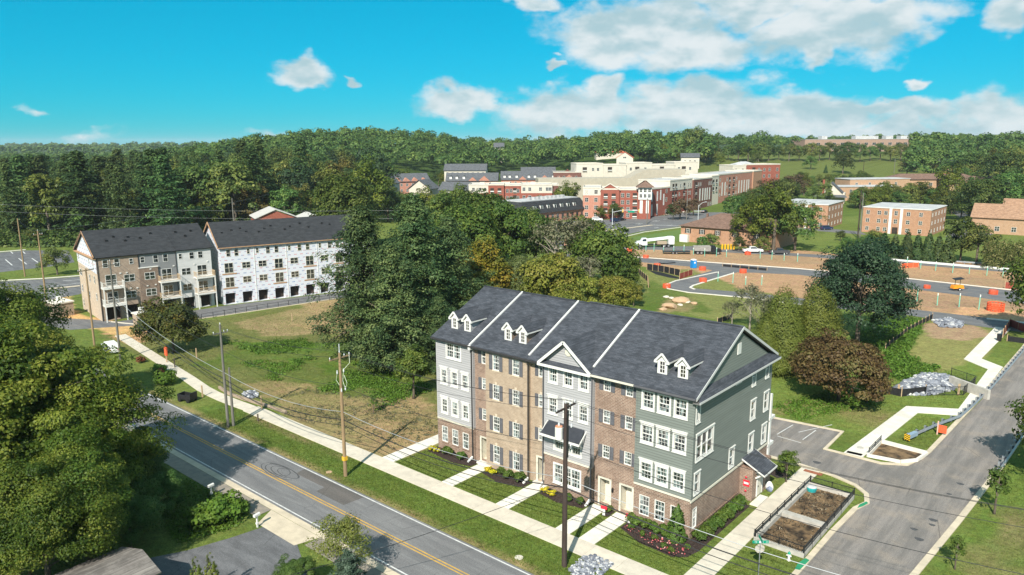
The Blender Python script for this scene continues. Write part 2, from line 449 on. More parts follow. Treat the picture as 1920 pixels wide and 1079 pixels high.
LAWN = np.array((.098, .145, .026)); LAWN2 = np.array((.155, .18, .045)); DRY = np.array((.31, .225, .115)); SOIL = np.array((.44, .255, .135))
SOIL2 = np.array((.34, .225, .14)); WEED = np.array((.085, .145, .020)); DARK = np.array((.03, .055, .012)); SAND = np.array((.52, .33, .14))
def ground():
    def axis(a, b, step, lo, hi):
        v = list(np.arange(a, b, step)); s = step
        x = b
        while x < hi: v.append(x); s *= 1.12; x += s
        v.append(hi); s = step; x = a - step; w = []
        while x > lo: w.append(x); s *= 1.12; x -= s
        w.append(lo); return np.array(w[::-1] + v)
    xs = axis(-160, 48, .9, -9000, 5000); ys = axis(-48, 225, .9, -2500, 9500)
    X, Y = np.meshgrid(xs, ys); Z = terrain(X, Y)
    # slight unevenness off the paved areas
    cx, cy = camxy(X, Y)
    j1 = (fbm(X, Y, 6) - .5) * 5; j2 = (fbm(X + 91, Y + 40, 6) - .5) * 5
    n1 = fbm(X, Y, 14)[..., None]; n2 = fbm(X + 300, Y, 4)[..., None]; n3 = fbm(X - 200, Y + 77, 1.8, 3)[..., None]
    C = LAWN * (1 - n1) + LAWN2 * n1
    C = np.where((cy > 330)[..., None], DARK * .9 + LAWN * .35 * n2, C)
    kk = cx / np.maximum(cy, 1); fieldw = (sstep(.22, .26, kk + j1 * .004) * sstep(.64, .58, kk) * sstep(430, 450, cy) * sstep(800, 770, cy))[..., None] if True else 0
    C = C * (1 - fieldw) + (LAWN2 * .62 + LAWN * .15) * fieldw
    towng = ((kk > -.06) & (kk < .7) & (cy > 330) & (cy <= 450))[..., None]
    C = np.where(towng, LAWN * .8 + LAWN2 * .2 * n2, C)
    def zone(poly, c, amp=1., f=None, soft=1.):
        k = inpoly(X + j1 * amp, Y + j2 * amp, poly)[..., None]
        w = k * (soft if f is None else np.clip(f, 0, 1))
        return C * (1 - w) + c * w
    # meadow between the two building rows
    C = zone([(-110, -5), (-31, -5), (-31, 16), (-60, 30), (-72, 46), (-103, 44)], LAWN * .5 + DRY * .32, .4, .45 + .6 * n2)
    C = zone([(-50, -6), (-31, -6), (-31, 7), (-44, 9), (-54, 2), (-58, -4)], DRY * .9 + SOIL * .08, .9, .25 + .9 * n2)
    C = zone([(-40, -4), (-31.5, -4), (-31.5, 3), (-40, 4)], DRY * .6 + SOIL * .35, .9, .1 + .8 * n2)
    C = zone([(-68, -3), (-56, -3), (-56, 3), (-66, 4)], DRY * .8 + SOIL * .2, .8, -.2 + 1.4 * n2)
    C = zone([(-102, 16), (-88, 14), (-74, 30), (-80, 44), (-103, 40)], DRY, .8, .25 + .9 * n2)
    C = zone([(-92, 20), (-82, 22), (-78, 40), (-92, 40)], DRY * .6 + SOIL * .4, .8, -.2 + 1.3 * n3)
    C = zone([(-90, 6), (-70, 8), (-48, 8), (-46, 14), (-60, 24), (-76, 20)], WEED, 1.2, -.15 + 1.7 * n2)
    C = zone([(-82, -2), (-60, 3), (-46, 3), (-45, 9), (-62, 10), (-84, 8)], WEED * .9, 1.2, -.3 + 1.5 * n1)
    C = zone([(-112, -4), (-100, -3), (-104, 8), (-113, 6)], SOIL, .5, .9)
    # sandy ground beside the tan building and the far corner
    C = zone(PX((60, 560), (150, 590), (265, 612), (245, 640), (150, 610), (95, 585)), SAND, .25)
    C = zone(PX((60, 545), (130, 555), (150, 600), (80, 580)), SAND, .3)
    # near lawns are mown and even
    mown = [(-62, -12.2), (-62, -7.7), (-30, -7.9), (-30, -5.6), (0, -5.6), (8.6, -5), (8.6, -12.2)]
    st = (.5 + .5 * np.sin((Y * 1.0) * 3.1))[..., None]
    C = zone(mown, LAWN * .9 + .10 * LAWN2 * st, .12, .9)
    C = zone([(-55, -8.7), (-38, -8.9), (-34, -8.0), (-55, -7.4)], DRY * .8, .3, -.5 + 2.0 * n2)
    C = zone([(-120, -12.6), (-5, -12.2), (-5, -11.8), (-120, -12.1)], DRY * .8 + SOIL * .1, .12, .15 + 1. * n3)
    C = zone([(16, -20), (60, -20), (60, 45), (18.5, 45)], LAWN * .95 + LAWN2 * .15, .2, 1.)
    C = zone([(18, 6), (30, 10), (30, 26), (19, 24)], DRY * .7, 1., -.35 + 1.5 * n2)
    # lawns behind the row
    C = zone([(-20, 33), (6, 33), (13, 50), (12, 80), (-8, 80), (-20, 60)], LAWN * .8 + LAWN2 * .45, .3, 1.)
    C = zone([(-6, 34), (4, 34), (6, 44), (-5, 46)], DRY * .8, .8, -.3 + 1.4 * n2)
    C = zone(PX((1660, 655), (1750, 600), (1860, 620), (1850, 668), (1760, 700), (1690, 690)), LAWN2 * .8 + DRY * .35, .1, 1.)
    C = zone(PX((1640, 600), (1740, 600), (1700, 670), (1760, 690), (1700, 720), (1620, 690)), WEED * .85, .3, .5 + .7 * n2)
    # building site
    C = zone(PX((1090, 478), (1180, 466), (1500, 470), (1640, 482), (1920, 500), (1990, 620), (1920, 614), (1690, 590), (1540, 575), (1400, 548), (1330, 515), (1200, 500)), SOIL * .6 + SOIL2 * .4, .5, .75 + .5 * n2)
    C = zone(PX((1180, 470), (1500, 478), (1560, 496), (1320, 492), (1180, 486)), SOIL2 * .6 + DRY * .35, .6, -.2 + 1.5 * n1)
    C = zone(PX((1700, 548), (1930, 566), (1930, 590), (1700, 575)), SOIL2 * .8, .6, -.1 + 1.3 * n2)
    C = zone(PX((1690, 508), (1920, 530), (1920, 545), (1690, 525)), SOIL2 * .6 + DRY * .3, .6, -.1 + 1.4 * n1)
    C = zone(PX((1800, 575), (1925, 585), (1925, 612), (1780, 595)), SOIL * 1.25, .5, .8)
    C = zone(PX((1215, 505), (1300, 505), (1380, 540), (1500, 560), (1420, 600), (1330, 600), (1200, 570), (1190, 530)), LAWN * .6 + DRY * .3 + .2 * LAWN2, .5, .9)
    C = zone(PX((1215, 525), (1275, 545), (1340, 590), (1200, 580)), WEED * .8, .7, .4 + .6 * n2)
    C = zone(PX((1250, 555), (1300, 560), (1290, 585), (1235, 583)), DRY * .9, .8, .0 + 1.1 * n2)
    C = zone(PX((1720, 605), (1830, 610), (1860, 630), (1810, 640), (1745, 635)), SOIL2 * 1.05, .35, .9)
    C = zone(PX((560, 560), (650, 545), (660, 600), (600, 610)), DRY * .8 + SOIL * .2, .6, .8)
    # front yards by the left driveway
    C = zone([(-60, -60), (-31, -60), (-31, -21), (-60, -21)], LAWN * .8 + DRY * .14, .2, .7)
    C = C * (.82 + .36 * n3)
    ny, nx = X.shape
    uneven = (fbm(X, Y, 2.2, 3) - .5) * .12 * np.clip((cy - 60) / 200, 0, 1) * (inpoly(X, Y, [(-100, -4), (-32, -4), (-32, 14), (-80, 40)]))
    V = np.stack([X, Y, Z + uneven * 0], -1).reshape(-1, 3)
    i = np.arange(ny * nx).reshape(ny, nx)
    Fq = np.stack([i[:-1, :-1], i[:-1, 1:], i[1:, 1:], i[1:, :-1]], -1).reshape(-1, 4)
    me = bpy.data.meshes.new('ground')
    me.vertices.add(len(V)); me.vertices.foreach_set('co', V.ravel())
    me.loops.add(Fq.size); me.loops.foreach_set('vertex_index', Fq.ravel().astype(np.int32))
    me.polygons.add(len(Fq)); me.polygons.foreach_set('loop_start', np.arange(0, Fq.size, 4, dtype=np.int32))
    me.update()
    at = me.color_attributes.new('soil', 'FLOAT_COLOR', 'POINT')
    at.data.foreach_set('color', np.concatenate([C.reshape(-1, 3), np.ones((C.shape[0] * C.shape[1], 1))], 1).ravel())
    me.polygons.foreach_set('use_smooth', [True] * len(Fq))
    M = bpy.data.materials.new('earth_and_grass'); M.use_nodes = True; t = M.node_tree; b = t.nodes['Principled BSDF']; N = NT(t)
    b.inputs['Roughness'].default_value = .95; b.inputs['Specular IOR Level'].default_value = .1
    a = N.n('ShaderNodeAttribute', attribute_name='soil').outputs['Color']
    P = N.n('ShaderNodeNewGeometry').outputs['Position']
    f1 = N.noise(P, 1.6, 6, .7); f2 = N.noise(P, 9, 3, .6)
    hs = N.n('ShaderNodeHueSaturation'); N.put(hs.inputs['Color'], a); N.put(hs.inputs['Value'], N.math('MULTIPLY', N.mapr(f1, .25, .75, .7, 1.3), N.mapr(f2, .3, .7, .72, 1.28)))
    N.put(hs.inputs['Hue'], N.mapr(N.noise(P, .7, 4, .6), .2, .8, .482, .518))
    N.put(b.inputs['Base Color'], hs.outputs[0])
    bp = N.n('ShaderNodeBump'); bp.inputs['Strength'].default_value = .7; bp.inputs['Distance'].default_value = .25
    N.put(bp.inputs['Height'], N.math('ADD', N.noise(P, 3, 6, .7), N.noise(P, .5, 3, .6))); t.links.new(bp.outputs[0], b.inputs['Normal'])
    me.materials.append(M)
    ob('ground', me, kind='structure')
ground()

def roadmat(name, c1, c2, wear, streak=(.12, 1.2, 1), rz=0.):
    if name in MATS: return MATS[name]
    M = bpy.data.materials.new(name); M.use_nodes = True; MATS[name] = M; t = M.node_tree; b = t.nodes['Principled BSDF']; N = NT(t)
    b.inputs['Roughness'].default_value = .85; b.inputs['Specular IOR Level'].default_value = .3
    P = N.n('ShaderNodeNewGeometry').outputs['Position']
    s1 = N.noise(N.mapping(P, streak, rot=(0, 0, rz)), 1., 5, .65); s2 = N.noise(P, .35, 5, .6); s3 = N.noise(P, 14, 3, .6)
    col = N.mix(N.mapr(s1, .35, .68), c1, c2); col = N.mix(N.mapr(s2, .45, .75, 0, .7), col, wear)
    vo = N.n('ShaderNodeTexVoronoi', feature='DISTANCE_TO_EDGE'); N.put(vo.inputs['Vector'], N.mapping(N.n('ShaderNodeNewGeometry').outputs['Position'], (1, 1, 1))); vo.inputs['Scale'].default_value = .16
    hs = N.n('ShaderNodeHueSaturation'); N.put(hs.inputs['Color'], col); N.put(hs.inputs['Value'], N.mapr(s3, .25, .75, .72, 1.28))
    crack = N.math('MULTIPLY', N.mapr(vo.outputs['Distance'], 0, .006, 1, 0), N.mapr(s2, .45, .6, 0, .5))
    N.put(b.inputs['Base Color'], N.mix(crack, hs.outputs[0], (.03, .03, .03)))
    bp = N.n('ShaderNodeBump'); bp.inputs['Strength'].default_value = .3; bp.inputs['Distance'].default_value = .02
    N.put(bp.inputs['Height'], N.noise(P, 30, 3, .6)); t.links.new(bp.outputs[0], b.inputs['Normal'])
    return M
ASPH = roadmat('worn_asphalt', (.14, .138, .139), (.20, .197, .194), (.165, .162, .163))
ASPH2 = roadmat('brown_asphalt', (.155, .142, .13), (.24, .215, .195), (.30, .25, .20), (1.1, .10, 1))
ASPH3 = roadmat('dark_asphalt', (.11, .11, .114), (.165, .163, .165), (.19, .175, .155))
ASPHD = roadmat('driveway_asphalt', (.10, .10, .104), (.16, .16, .165), (.13, .13, .135), (.25, .9, 1), R(-50))
CONC = mat('concrete', (.60, .54, .44), (.50, .45, .37), 1.1, .9, .2, bump=.15, coord='P', rnd=.05, detail=6)
CONCW = mat('new_concrete', (.70, .66, .58), (.60, .56, .49), .9, .9, .2, bump=.1, coord='P', rnd=.05, detail=6)
CURB = mat('kerb_concrete', (.60, .51, .38), (.47, .40, .30), .8, .9, .2, coord='P', detail=6)
WALLC = mat('cast_wall_concrete', (.48, .45, .40), (.36, .34, .30), 1.4, .9, .2, coord='P', detail=6, bump=.2)
MULCH = mat('bark_mulch', (.030, .022, .019), (.075, .055, .048), 7, .95, .1, bump=1., coord='P')
PAINTW = mat('white_road_paint', (.66, .65, .62), (.44, .44, .43), 2.2, .8, .2, coord='P', detail=6)
PAINTY = mat('yellow_road_paint', (.62, .36, .055), (.42, .26, .07), 2.2, .8, .2, coord='P', detail=6)
REDPAD = mat('brick_red_paving', (.33, .13, .075), (.25, .09, .05), 4, .9, .1, coord='P')

def sheet(name, pts, z, m_, parent=None, **t):
    t.setdefault('kind', 'structure')
    if parent is not None: t.pop('kind', None)
    return MB().poly(pts, z).build(name, m_, parent, **t)
def strip(b, line, w, z, mi=0, closed=False):
    """flat ribbon of width w centred on a polyline"""
    p = [Vector((q[0], q[1], 0)) for q in line]; L = []
    for i, q in enumerate(p):
        d = (p[min(i + 1, len(p) - 1)] - p[max(i - 1, 0)]).normalized(); n = Vector((-d.y, d.x, 0)) * w / 2; L.append((q + n, q - n))
    for i in range(len(L) - 1):
        a, c = L[i]; e, f = L[i + 1]
        b.quad((c.x, c.y, z), (f.x, f.y, z), (e.x, e.y, z), (a.x, a.y, z), mi)
    return b
def kerb(name, line, w=.25, h=.14, m_=None, parent=None, **t):
    b = MB(); p = [Vector((q[0], q[1], 0)) for q in line]; L = []
    for i, q in enumerate(p):
        d = (p[min(i + 1, len(p) - 1)] - p[max(i - 1, 0)]).normalized(); n = Vector((-d.y, d.x, 0)) * w / 2; L.append((q + n, q - n))
    for i in range(len(L) - 1):
        a, c = L[i]; e, f = L[i + 1]
        lo = lambda v: (v.x, v.y, 0); hi = lambda v: (v.x, v.y, h)
        b.quad(hi(c), hi(f), hi(e), hi(a)); b.quad(lo(c), lo(f), hi(f), hi(c)); b.quad(lo(e), lo(a), hi(a), hi(e))
    for a, c in (L[0], L[-1]):
        b.quad((a.x, a.y, 0), (c.x, c.y, 0), (c.x, c.y, h), (a.x, a.y, h))
    t.setdefault('kind', 'structure')
    return b.build(name, m_ or CURB, parent, **t)

# ---- main street (runs along x), with its markings
rd = sheet('main_street', [(-165, -12.35), (60, -12.35), (60, -19.05), (-165, -19.05)], .012, ASPH)
b = MB(); strip(b, [(-160, -12.62), (60, -12.62)], .13, .017); b.build('edge_line', PAINTW, rd)
b = MB(); strip(b, [(-160, -18.72), (60, -18.72)], .13, .017); b.build('edge_line', PAINTW, rd)
for dy in (-.15, .15):
    b = MB(); strip(b, [(-160, -15.8 + dy), (60, -15.8 + dy)], .12, .017); b.build('centre_line', PAINTY, rd)
PATCH = roadmat('patched_asphalt', (.10, .092, .085), (.135, .12, .11), (.12, .11, .10))
sheet('asphalt_patch', [(-36.6, -12.75), (-36.4, -13.9), (-31.6, -13.9), (-31.5, -14.9), (-27.2, -14.9), (-27.0, -12.75)], .0155, PATCH, rd)
sheet('kerb_and_gutter', [(-165, -19.05), (60, -19.05), (60, -19.72), (-165, -19.72)], .05, CURB)
PATHM = mat('path_asphalt', (.29, .25, .20), (.22, .195, .165), 1.5, .9, .2, coord='P')
sheet('roadside_path', [(-165, -19.73), (-31.5, -19.73), (-31.5, -21.3), (-165, -21.3)], .03, PATHM)
sheet('roadside_path', [(-24, -19.73), (60, -19.73), (60, -21.3), (-24, -21.3)], .03, PATHM)
# driveway with its concrete apron
dw = sheet('driveway', PX((545, 985), (505, 985), (430, 1010), (350, 1033), (285, 1046), (180, 1100), (600, 1120), (570, 1060), (560, 1030)) , .022, ASPHD)
sheet('driveway_apron', [(-31.5, -19.73), (-24, -19.73), (-24.6, -21.9), (-30.2, -21.9)], .034, CURB)

# ---- sidewalks: every slab is a piece of its own
def slabs(name, x0, x1, y0, y1, n, axis='x', m_=CONC, h=.06, gap=.02, z0=0., rz=None):
    root = empty(name, kind='structure')
    L = (x1 - x0) if axis == 'x' else (y1 - y0); s = L / n
    w = (s - gap) / 2; q = ((y1 - y0) if axis == 'x' else (x1 - x0)) / 2
    me = MB()
    e = .012
    a, c = (w, q) if axis == 'x' else (q, w)
    me.add([(-a, -c, 0), (a, -c, 0), (a, c, 0), (-a, c, 0), (-a, -c, h - e), (a, -c, h - e), (a, c, h - e), (-a, c, h - e), (-a + e, -c + e, h), (a - e, -c + e, h), (a - e, c - e, h), (-a + e, c - e, h)],
           [(0, 1, 5, 4), (1, 2, 6, 5), (2, 3, 7, 6), (3, 0, 4, 7), (4, 5, 9, 8), (5, 6, 10, 9), (6, 7, 11, 10), (7, 4, 8, 11), (8, 9, 10, 11)])
    mesh = me.mesh('slab', m_)
    for i in range(n):
        k = (i + .5) * s
        ob('slab', mesh, root, (x0 + k if axis == 'x' else (x0 + x1) / 2, (y0 + y1) / 2 if axis == 'x' else y0 + k, z0))
    return root
def pathslabs(name, line, w, step, m_=CONC, h=.06):
    """slabs along a bent walk"""
    root = empty(name, kind='structure')
    p = [Vector((q[0], q[1], 0)) for q in line]; acc = [0]
    for i in range(1, len(p)): acc.append(acc[-1] + (p[i] - p[i - 1]).length)
    def at(s):
        for i in range(1, len(p)):
            if s <= acc[i] + 1e-6:
                return p[i - 1].lerp(p[i], (s - acc[i - 1]) / (acc[i] - acc[i - 1])), i
        return p[-1], len(p) - 1
    n = max(1, round(acc[-1] / step)); s = acc[-1] / n; cuts = sorted({*[i * s for i in range(n + 1)]})
    def edge(k):
        q, i = at(k); d0 = (at(min(k + .3, acc[-1]))[0] - at(max(k - .3, 0))[0]).normalized(); return q, Vector((-d0.y, d0.x, 0)) * w / 2, d0
    for i in range(len(cuts) - 1):
        q0, n0, d0 = edge(cuts[i]); q1, n1, d1 = edge(cuts[i + 1])
        q0 = q0 + d0 * .01; q1 = q1 - d1 * .01
        pts = [q0 - n0, q1 - n1, q1 + n1, q0 + n0]; c = sum(pts, Vector()) / 4
        MB().prism([((v - c).x, (v - c).y) for v in pts], 0, h).build('slab', m_, root, (c.x, c.y, 0))
    return root
slabs('street_sidewalk', -57, 3.7, -7.85, -5.75, 20)
pathslabs('bending_sidewalk', [(-57.02, -6.8), (-61, -7.05), (-65, -7.1), (-69, -6.8), (-75, -5.9), (-85, -4.7), (-93, -3.7), (-101, -2.7), (-108, -1.8)], 1.75, 3.0)
slabs('side_sidewalk', 2.15, 3.95, -5.72, 20.4, 9, 'y')
FW = [(-32.7, -30.9, -5.73, 20.), (-23.7, -22.2, -5.73, -.4), (-16.6, -15.05, -5.73, -.2), (-9.7, -8.2, -5.73, .1), (-7.2, -5.65, -5.73, .1)]
for i, (a, c, d, e) in enumerate(FW):
    slabs('front_walk', a, c, d, e, max(3, int((e - d) / 2)), 'y', CONCW)
for i, (a, c, d) in enumerate(((-24.05, -22.1, -.38), (-16.7, -15.0, -.18))):
    MB().box(a, c, d, d + .62, 0, .2).build('front_step', CONCW, kind='structure')
MB().prism([(1.35, 9.2), (2.12, 9.2), (2.12, 11.6), (1.35, 11.6)], 0, .1).build('side_stoop', CONCW, kind='structure')

# ---- side street and parking court behind the row
ss = sheet('side_street', [(8.75, -19.0), (9.0, 15.2), (9.6, 16.6), (9.0, 18.4), (7.6, 19.7), (5.2, 20.55), (1.7, 20.95), (-40, 20.9), (-40, 31.9), (-5.3, 31.9), (2.2, 32.6), (2.2, 26.3), (8.2, 26.2), (10.4, 27.6), (11.1, 30.5), (11.4, 33), (12.6, 56), (13.6, 90), (14.0, 125), (20.2, 125), (18.9, 75), (18.2, 50), (17.4, 33), (16.4, 18), (15.2, 4), (14.5, -12.3), (14.5, -19)], .0135, ASPH2)
kerb('kerb', [(8.55, -9.0), (8.65, 0), (8.75, 9), (9.0, 14.6), (9.5, 16.4), (8.95, 18.2), (7.55, 19.5), (5.1, 20.35), (1.7, 20.75), (-38, 20.7)], .45, .10)
kerb('kerb', [(14.9, -10), (15.55, 5), (16.6, 18), (17.65, 33), (18.4, 50), (19.1, 75), (20.4, 125)], .5, .10)
kerb('kerb', [(-40, 32.1), (-5.3, 32.1), (2.35, 32.8), (2.45, 26.5), (8.1, 26.45), (10.2, 27.75), (10.9, 30.4), (11.2, 33), (12.3, 56), (13.3, 88), (13.7, 125)], .45, .10)
for (a, c) in (((1560, 797), (1497, 811)), ((1530, 807), (1505, 825)), ((1487, 797), (1457, 815)), ((1457, 818), (1502, 831))):
    b = MB(); strip(b, PX(a, c), .11, .018); b.build('parking_line', PAINTW, ss)
for q in ((1310, .6), (1602, .55)): pass
sheet('tactile_pad', [(2.6, 19.4), (4.4, 19.4), (4.4, 20.0), (2.6, 20.0)], .066, REDPAD)
sheet('tactile_pad', [(4.5, 26.9), (6.0, 27.0), (6.0, 27.6), (4.5, 27.5)], .07, REDPAD)
GRN = mat('green_marking', (.03, .27, .13), (.02, .2, .1), 4, .8, coord='P')
sheet('green_patch', [(8.4, 1.2), (8.75, 1.3), (8.85, 3.2), (8.5, 3.3), (8.3, 2.2)], .106, GRN); sheet('green_patch', [(9.15, 14.6), (9.45, 15.4), (9.65, 16.3), (9.4, 16.5), (9.1, 15.5)], .106, GRN)
# bent walk beyond the side street entrance
def poly_slabs(name, quads, m_=CONCW, h=.07):
    root = empty(name, kind='structure')
    for q in quads:
        cx_ = sum(p[0] for p in q) / len(q); cy_ = sum(p[1] for p in q) / len(q)
        MB().prism([((p[0] - cx_) * .996, (p[1] - cy_) * .996) for p in q], 0, h).build('slab', m_, root, (cx_, cy_, 0))
    return root
Q = []
def runq(l0, l1, r0, r1, n):
    for i in range(n):
        t0, t1 = i / n, (i + 1) / n; L = lambda a, c, t: (a[0] + (c[0] - a[0]) * t, a[1] + (c[1] - a[1]) * t)
        Q.append([L(l0, l1, t0), L(l0, l1, t1), L(r0, r1, t1), L(r0, r1, t0)])
runq((4.3, 26.75), (5.8, 46.6), (6.2, 26.75), (7.5, 45.0), 10)
runq((5.8, 46.6), (11.0, 49.6), (7.5, 45.0), (12.0, 47.4), 3)
runq((11.0, 49.6), (11.0, 71.0), (12.0, 47.4), (12.5, 73.6), 12)
runq((11.0, 71.0), (7.3, 74.6), (12.5, 73.6), (9.3, 76.6), 2)
runq((7.3, 74.6), (7.7, 101), (9.3, 76.6), (10.0, 101), 11)
poly_slabs('bent_walk', Q)

# ---- planting beds
BEDS = [[(-30.3, .05), (-30.3, -1.5), (-26, -1.9), (-23.9, -1.3), (-23.9, .2)], [(-22.05, -.2), (-22.05, -1.7), (-19.5, -2.3), (-16.8, -1.5), (-16.8, -.2)],
        [(-14.9, -.05), (-14.9, -1.5), (-12.5, -1.9), (-9.9, -1.3), (-9.9, -.05)], [(-5.5, -.02), (-5.5, -2.0), (-3, -3.1), (.2, -3.3), (1.15, -2.6), (1.45, -1.2), (1.5, 9.0), (.05, 9.0), (.05, -.02)],
        [(-8.05, .1), (-7.35, .1), (-7.35, -1.2), (-8.05, -1.2)], [(.2, 16.6), (.2, 19.8), (1.6, 19.2), (2.0, 17.3), (1.2, 16.2)]]
for q in BEDS: sheet('mulch_bed', q, .03, MULCH)
# ---- stone ring by the pole, far roads

# tyre scuffs on the main street, tar spots on the side street
SCUFF = mat('tyre_scuff', (.055, .055, .057), (.09, .09, .092), 3, .9, coord='P')
for i, (ox, oy, ra, rb, a0) in enumerate(((0, 0, 2.6, .9, 0), (.4, .1, 2.2, .75, .3), (-.3, -.1, 2.9, 1.0, .9), (.9, .2, 1.7, .6, 2.), (-.8, 0, 2.0, .8, 4.))):
    cx_, cy_ = G(528, 885, 0); b = MB(); strip(b, [(cx_ + ox + ra * math.cos(a0 + t * .22), cy_ + oy + rb * math.sin(a0 + t * .22)) for t in range(24)], .09, .0165 + i * .0003); b.build('tyre_scuff', SCUFF, rd)
for i, (px, py, r_) in enumerate(((1532, 868, .35), (1750, 976, .3), (1748, 985, .22), (1714, 993, .25), (1724, 1012, .3), (1801, 908, .28), (1780, 927, .2))):
    x, y = G(px, py, 0); MB().poly([(x + r_ * (1.6 if k % 2 else 1.1) * math.cos(k * .9), y + r_ * math.sin(k * .9)) for k in range(7)], .0175).build('tar_spot', SCUFF, ss)
# ================================================================ near townhouse row
WHITE = mat('white_trim', (.70, .69, .65), (.62, .61, .57), 2, .55, .35)
WHITE2 = mat('cream_paint', (.66, .62, .51), (.60, .56, .46), 2, .5, .35)
BRB = brick('brown_brick', (.185, .115, .085), (.285, .185, .135), (.46, .39, .32))
BRT = brick('tan_brick', (.315, .235, .165), (.40, .305, .22), (.49, .41, .32))
SIDG = siding('grey_siding', (.37, .365, .37)); SIDGR = siding('green_siding', (.18, .20, .18))
ROOF = shingle('slate_shingle', (.052, .058, .070), (.088, .094, .11))
SHUT = mat('shutter_grey', (.115, .115, .125), (.095, .095, .105), 6, .5, .3)
DARKM = mat('dark_bronze', (.035, .033, .034), (.05, .047, .048), 5, .45, .4)
ROOFM = mat('black_metal_roof', (.028, .030, .037), (.04, .042, .05), 2, .5, .4)
GLASS = glassmat('window_glass', (.012, .016, .018), (.34, .42, .42), .75)
GLASSD = glassmat('dormer_glass', (.02, .018, .018), (.05, .04, .04), .5)
SOFF = mat('soffit_grey', (.16, .16, .155), (.14, .14, .135), 2, .7, .2)
BLK = mat('black_paint', (.012, .012, .013), (.02, .02, .022), 6, .45, .4)

WC = {}
def winmesh(w, h, style):
    """frame (casing, sashes, muntins), upper pane, lower pane; x centred, z from 0, outside is -y"""
    k = (round(w, 2), round(h, 2), style)
    if k in WC: return WC[k]
    b = MB(); n = int(style[-1]); st = style[:-1]          # n = casements side by side
    c = dict(brick=.05, trim=.15, crown=.15, plain=.05, side=.15)[st]
    d0, d1 = -.05, .10
    if st in ('trim', 'crown', 'side'):
        b.box(-w / 2 - c, -w / 2, d0, d1, -c, h + c); b.box(w / 2, w / 2 + c, d0, d1, -c, h + c)
        b.box(-w / 2, w / 2, d0 - .004, d1, -c, 0); b.box(-w / 2, w / 2, d0 - .004, d1, h, h + c)
        b.box(-w / 2 - c - .04, w / 2 + c + .04, d0 - .04, d0, -c - .05, -c + .02)
        if st == 'crown': b.box(-w / 2 - c - .05, w / 2 + c + .05, d0 - .04, .02, h + c, h + c + .17); b.box(-w / 2 - c - .1, w / 2 + c + .1, d0 - .09, .02, h + c + .171, h + c + .23)
        if st == 'side': b.box(-w / 2 - c - .05, w / 2 + c + .05, d0 - .05, .02, h + c, h + c + .1)
    else:
        b.box(-w / 2, -w / 2 + c, -.01, d1, 0, h); b.box(w / 2 - c, w / 2, -.01, d1, 0, h)
        b.box(-w / 2 + c, w / 2 - c, -.012, d1, 0, c); b.box(-w / 2 + c, w / 2 - c, -.012, d1, h - c, h)
    up, lo = MB(), MB(); u = w / n
    for i in range(n):
        a = -w / 2 + u * i; e = a + u; s = .045 + (c if st in ('brick', 'plain') else 0) * .6
        if i: b.box(a - .055, a + .055, -.02, d1, 0, h)
        b.box(a, a + s, .03, d1, 0, h); b.box(e - s, e, .03, d1, 0, h)
        b.box(a + s, e - s, .025, d1, h * .5 - .035, h * .5 + .035); b.box(a + s, e - s, .03, d1, 0, .07); b.box(a + s, e - s, .03, d1, h - .07, h)
        for j in range(1, 3):
            x = a + s + (e - a - 2 * s) * j / 3
            if st != 'side' : b.box(x - .012, x + .012, .055, .085, .07, h - .07)
        if st != 'side':
            for z in (h * .27, h * .75): b.box(a + s, e - s, .056, .084, z - .012, z + .012)
        up.quad((a, .08, h / 2), (e, .08, h / 2), (e, .08, h), (a, .08, h)); lo.quad((a, .07, 0), (e, .07, 0), (e, .07, h / 2), (a, .07, h / 2))
    WC[k] = (b.mesh('window', WHITE), up.mesh('pane', GLASS), lo.mesh('pane', GLASS)); return WC[k]
def window(parent, x, y, z, w, h, style, rz=0.):
    f, p, q = winmesh(w, h, style)
    o = ob('window', f, parent, (x, y, z), rz); ob('pane', p, o); ob('pane', q, o); return o
shm = {}
def shutter(parent, x, y, z, h, w=.42):
    k = (h, w)
    if k not in shm:
        b = MB(); t = .05
        b.box(-w / 2, -w / 2 + .06, -t, -.004, 0, h); b.box(w / 2 - .06, w / 2, -t, -.004, 0, h)
        for z0, z1 in ((0, .08), (h / 2 - .05, h / 2 + .05), (h - .08, h)): b.box(-w / 2 + .06, w / 2 - .06, -t + .002, -.004, z0, z1)
        n = 14
        for i in range(n):
            z0 = .09 + (h - .18) * i / n; b.add([(-w / 2 + .06, -.045, z0), (w / 2 - .06, -.045, z0), (w / 2 - .06, -.015, z0 + (h - .18) / n), (-w / 2 + .06, -.015, z0 + (h - .18) / n)], [(0, 1, 2, 3)])
        shm[k] = b.mesh('shutter', SHUT)
    return ob('shutter', shm[k], parent, (x, y, z))
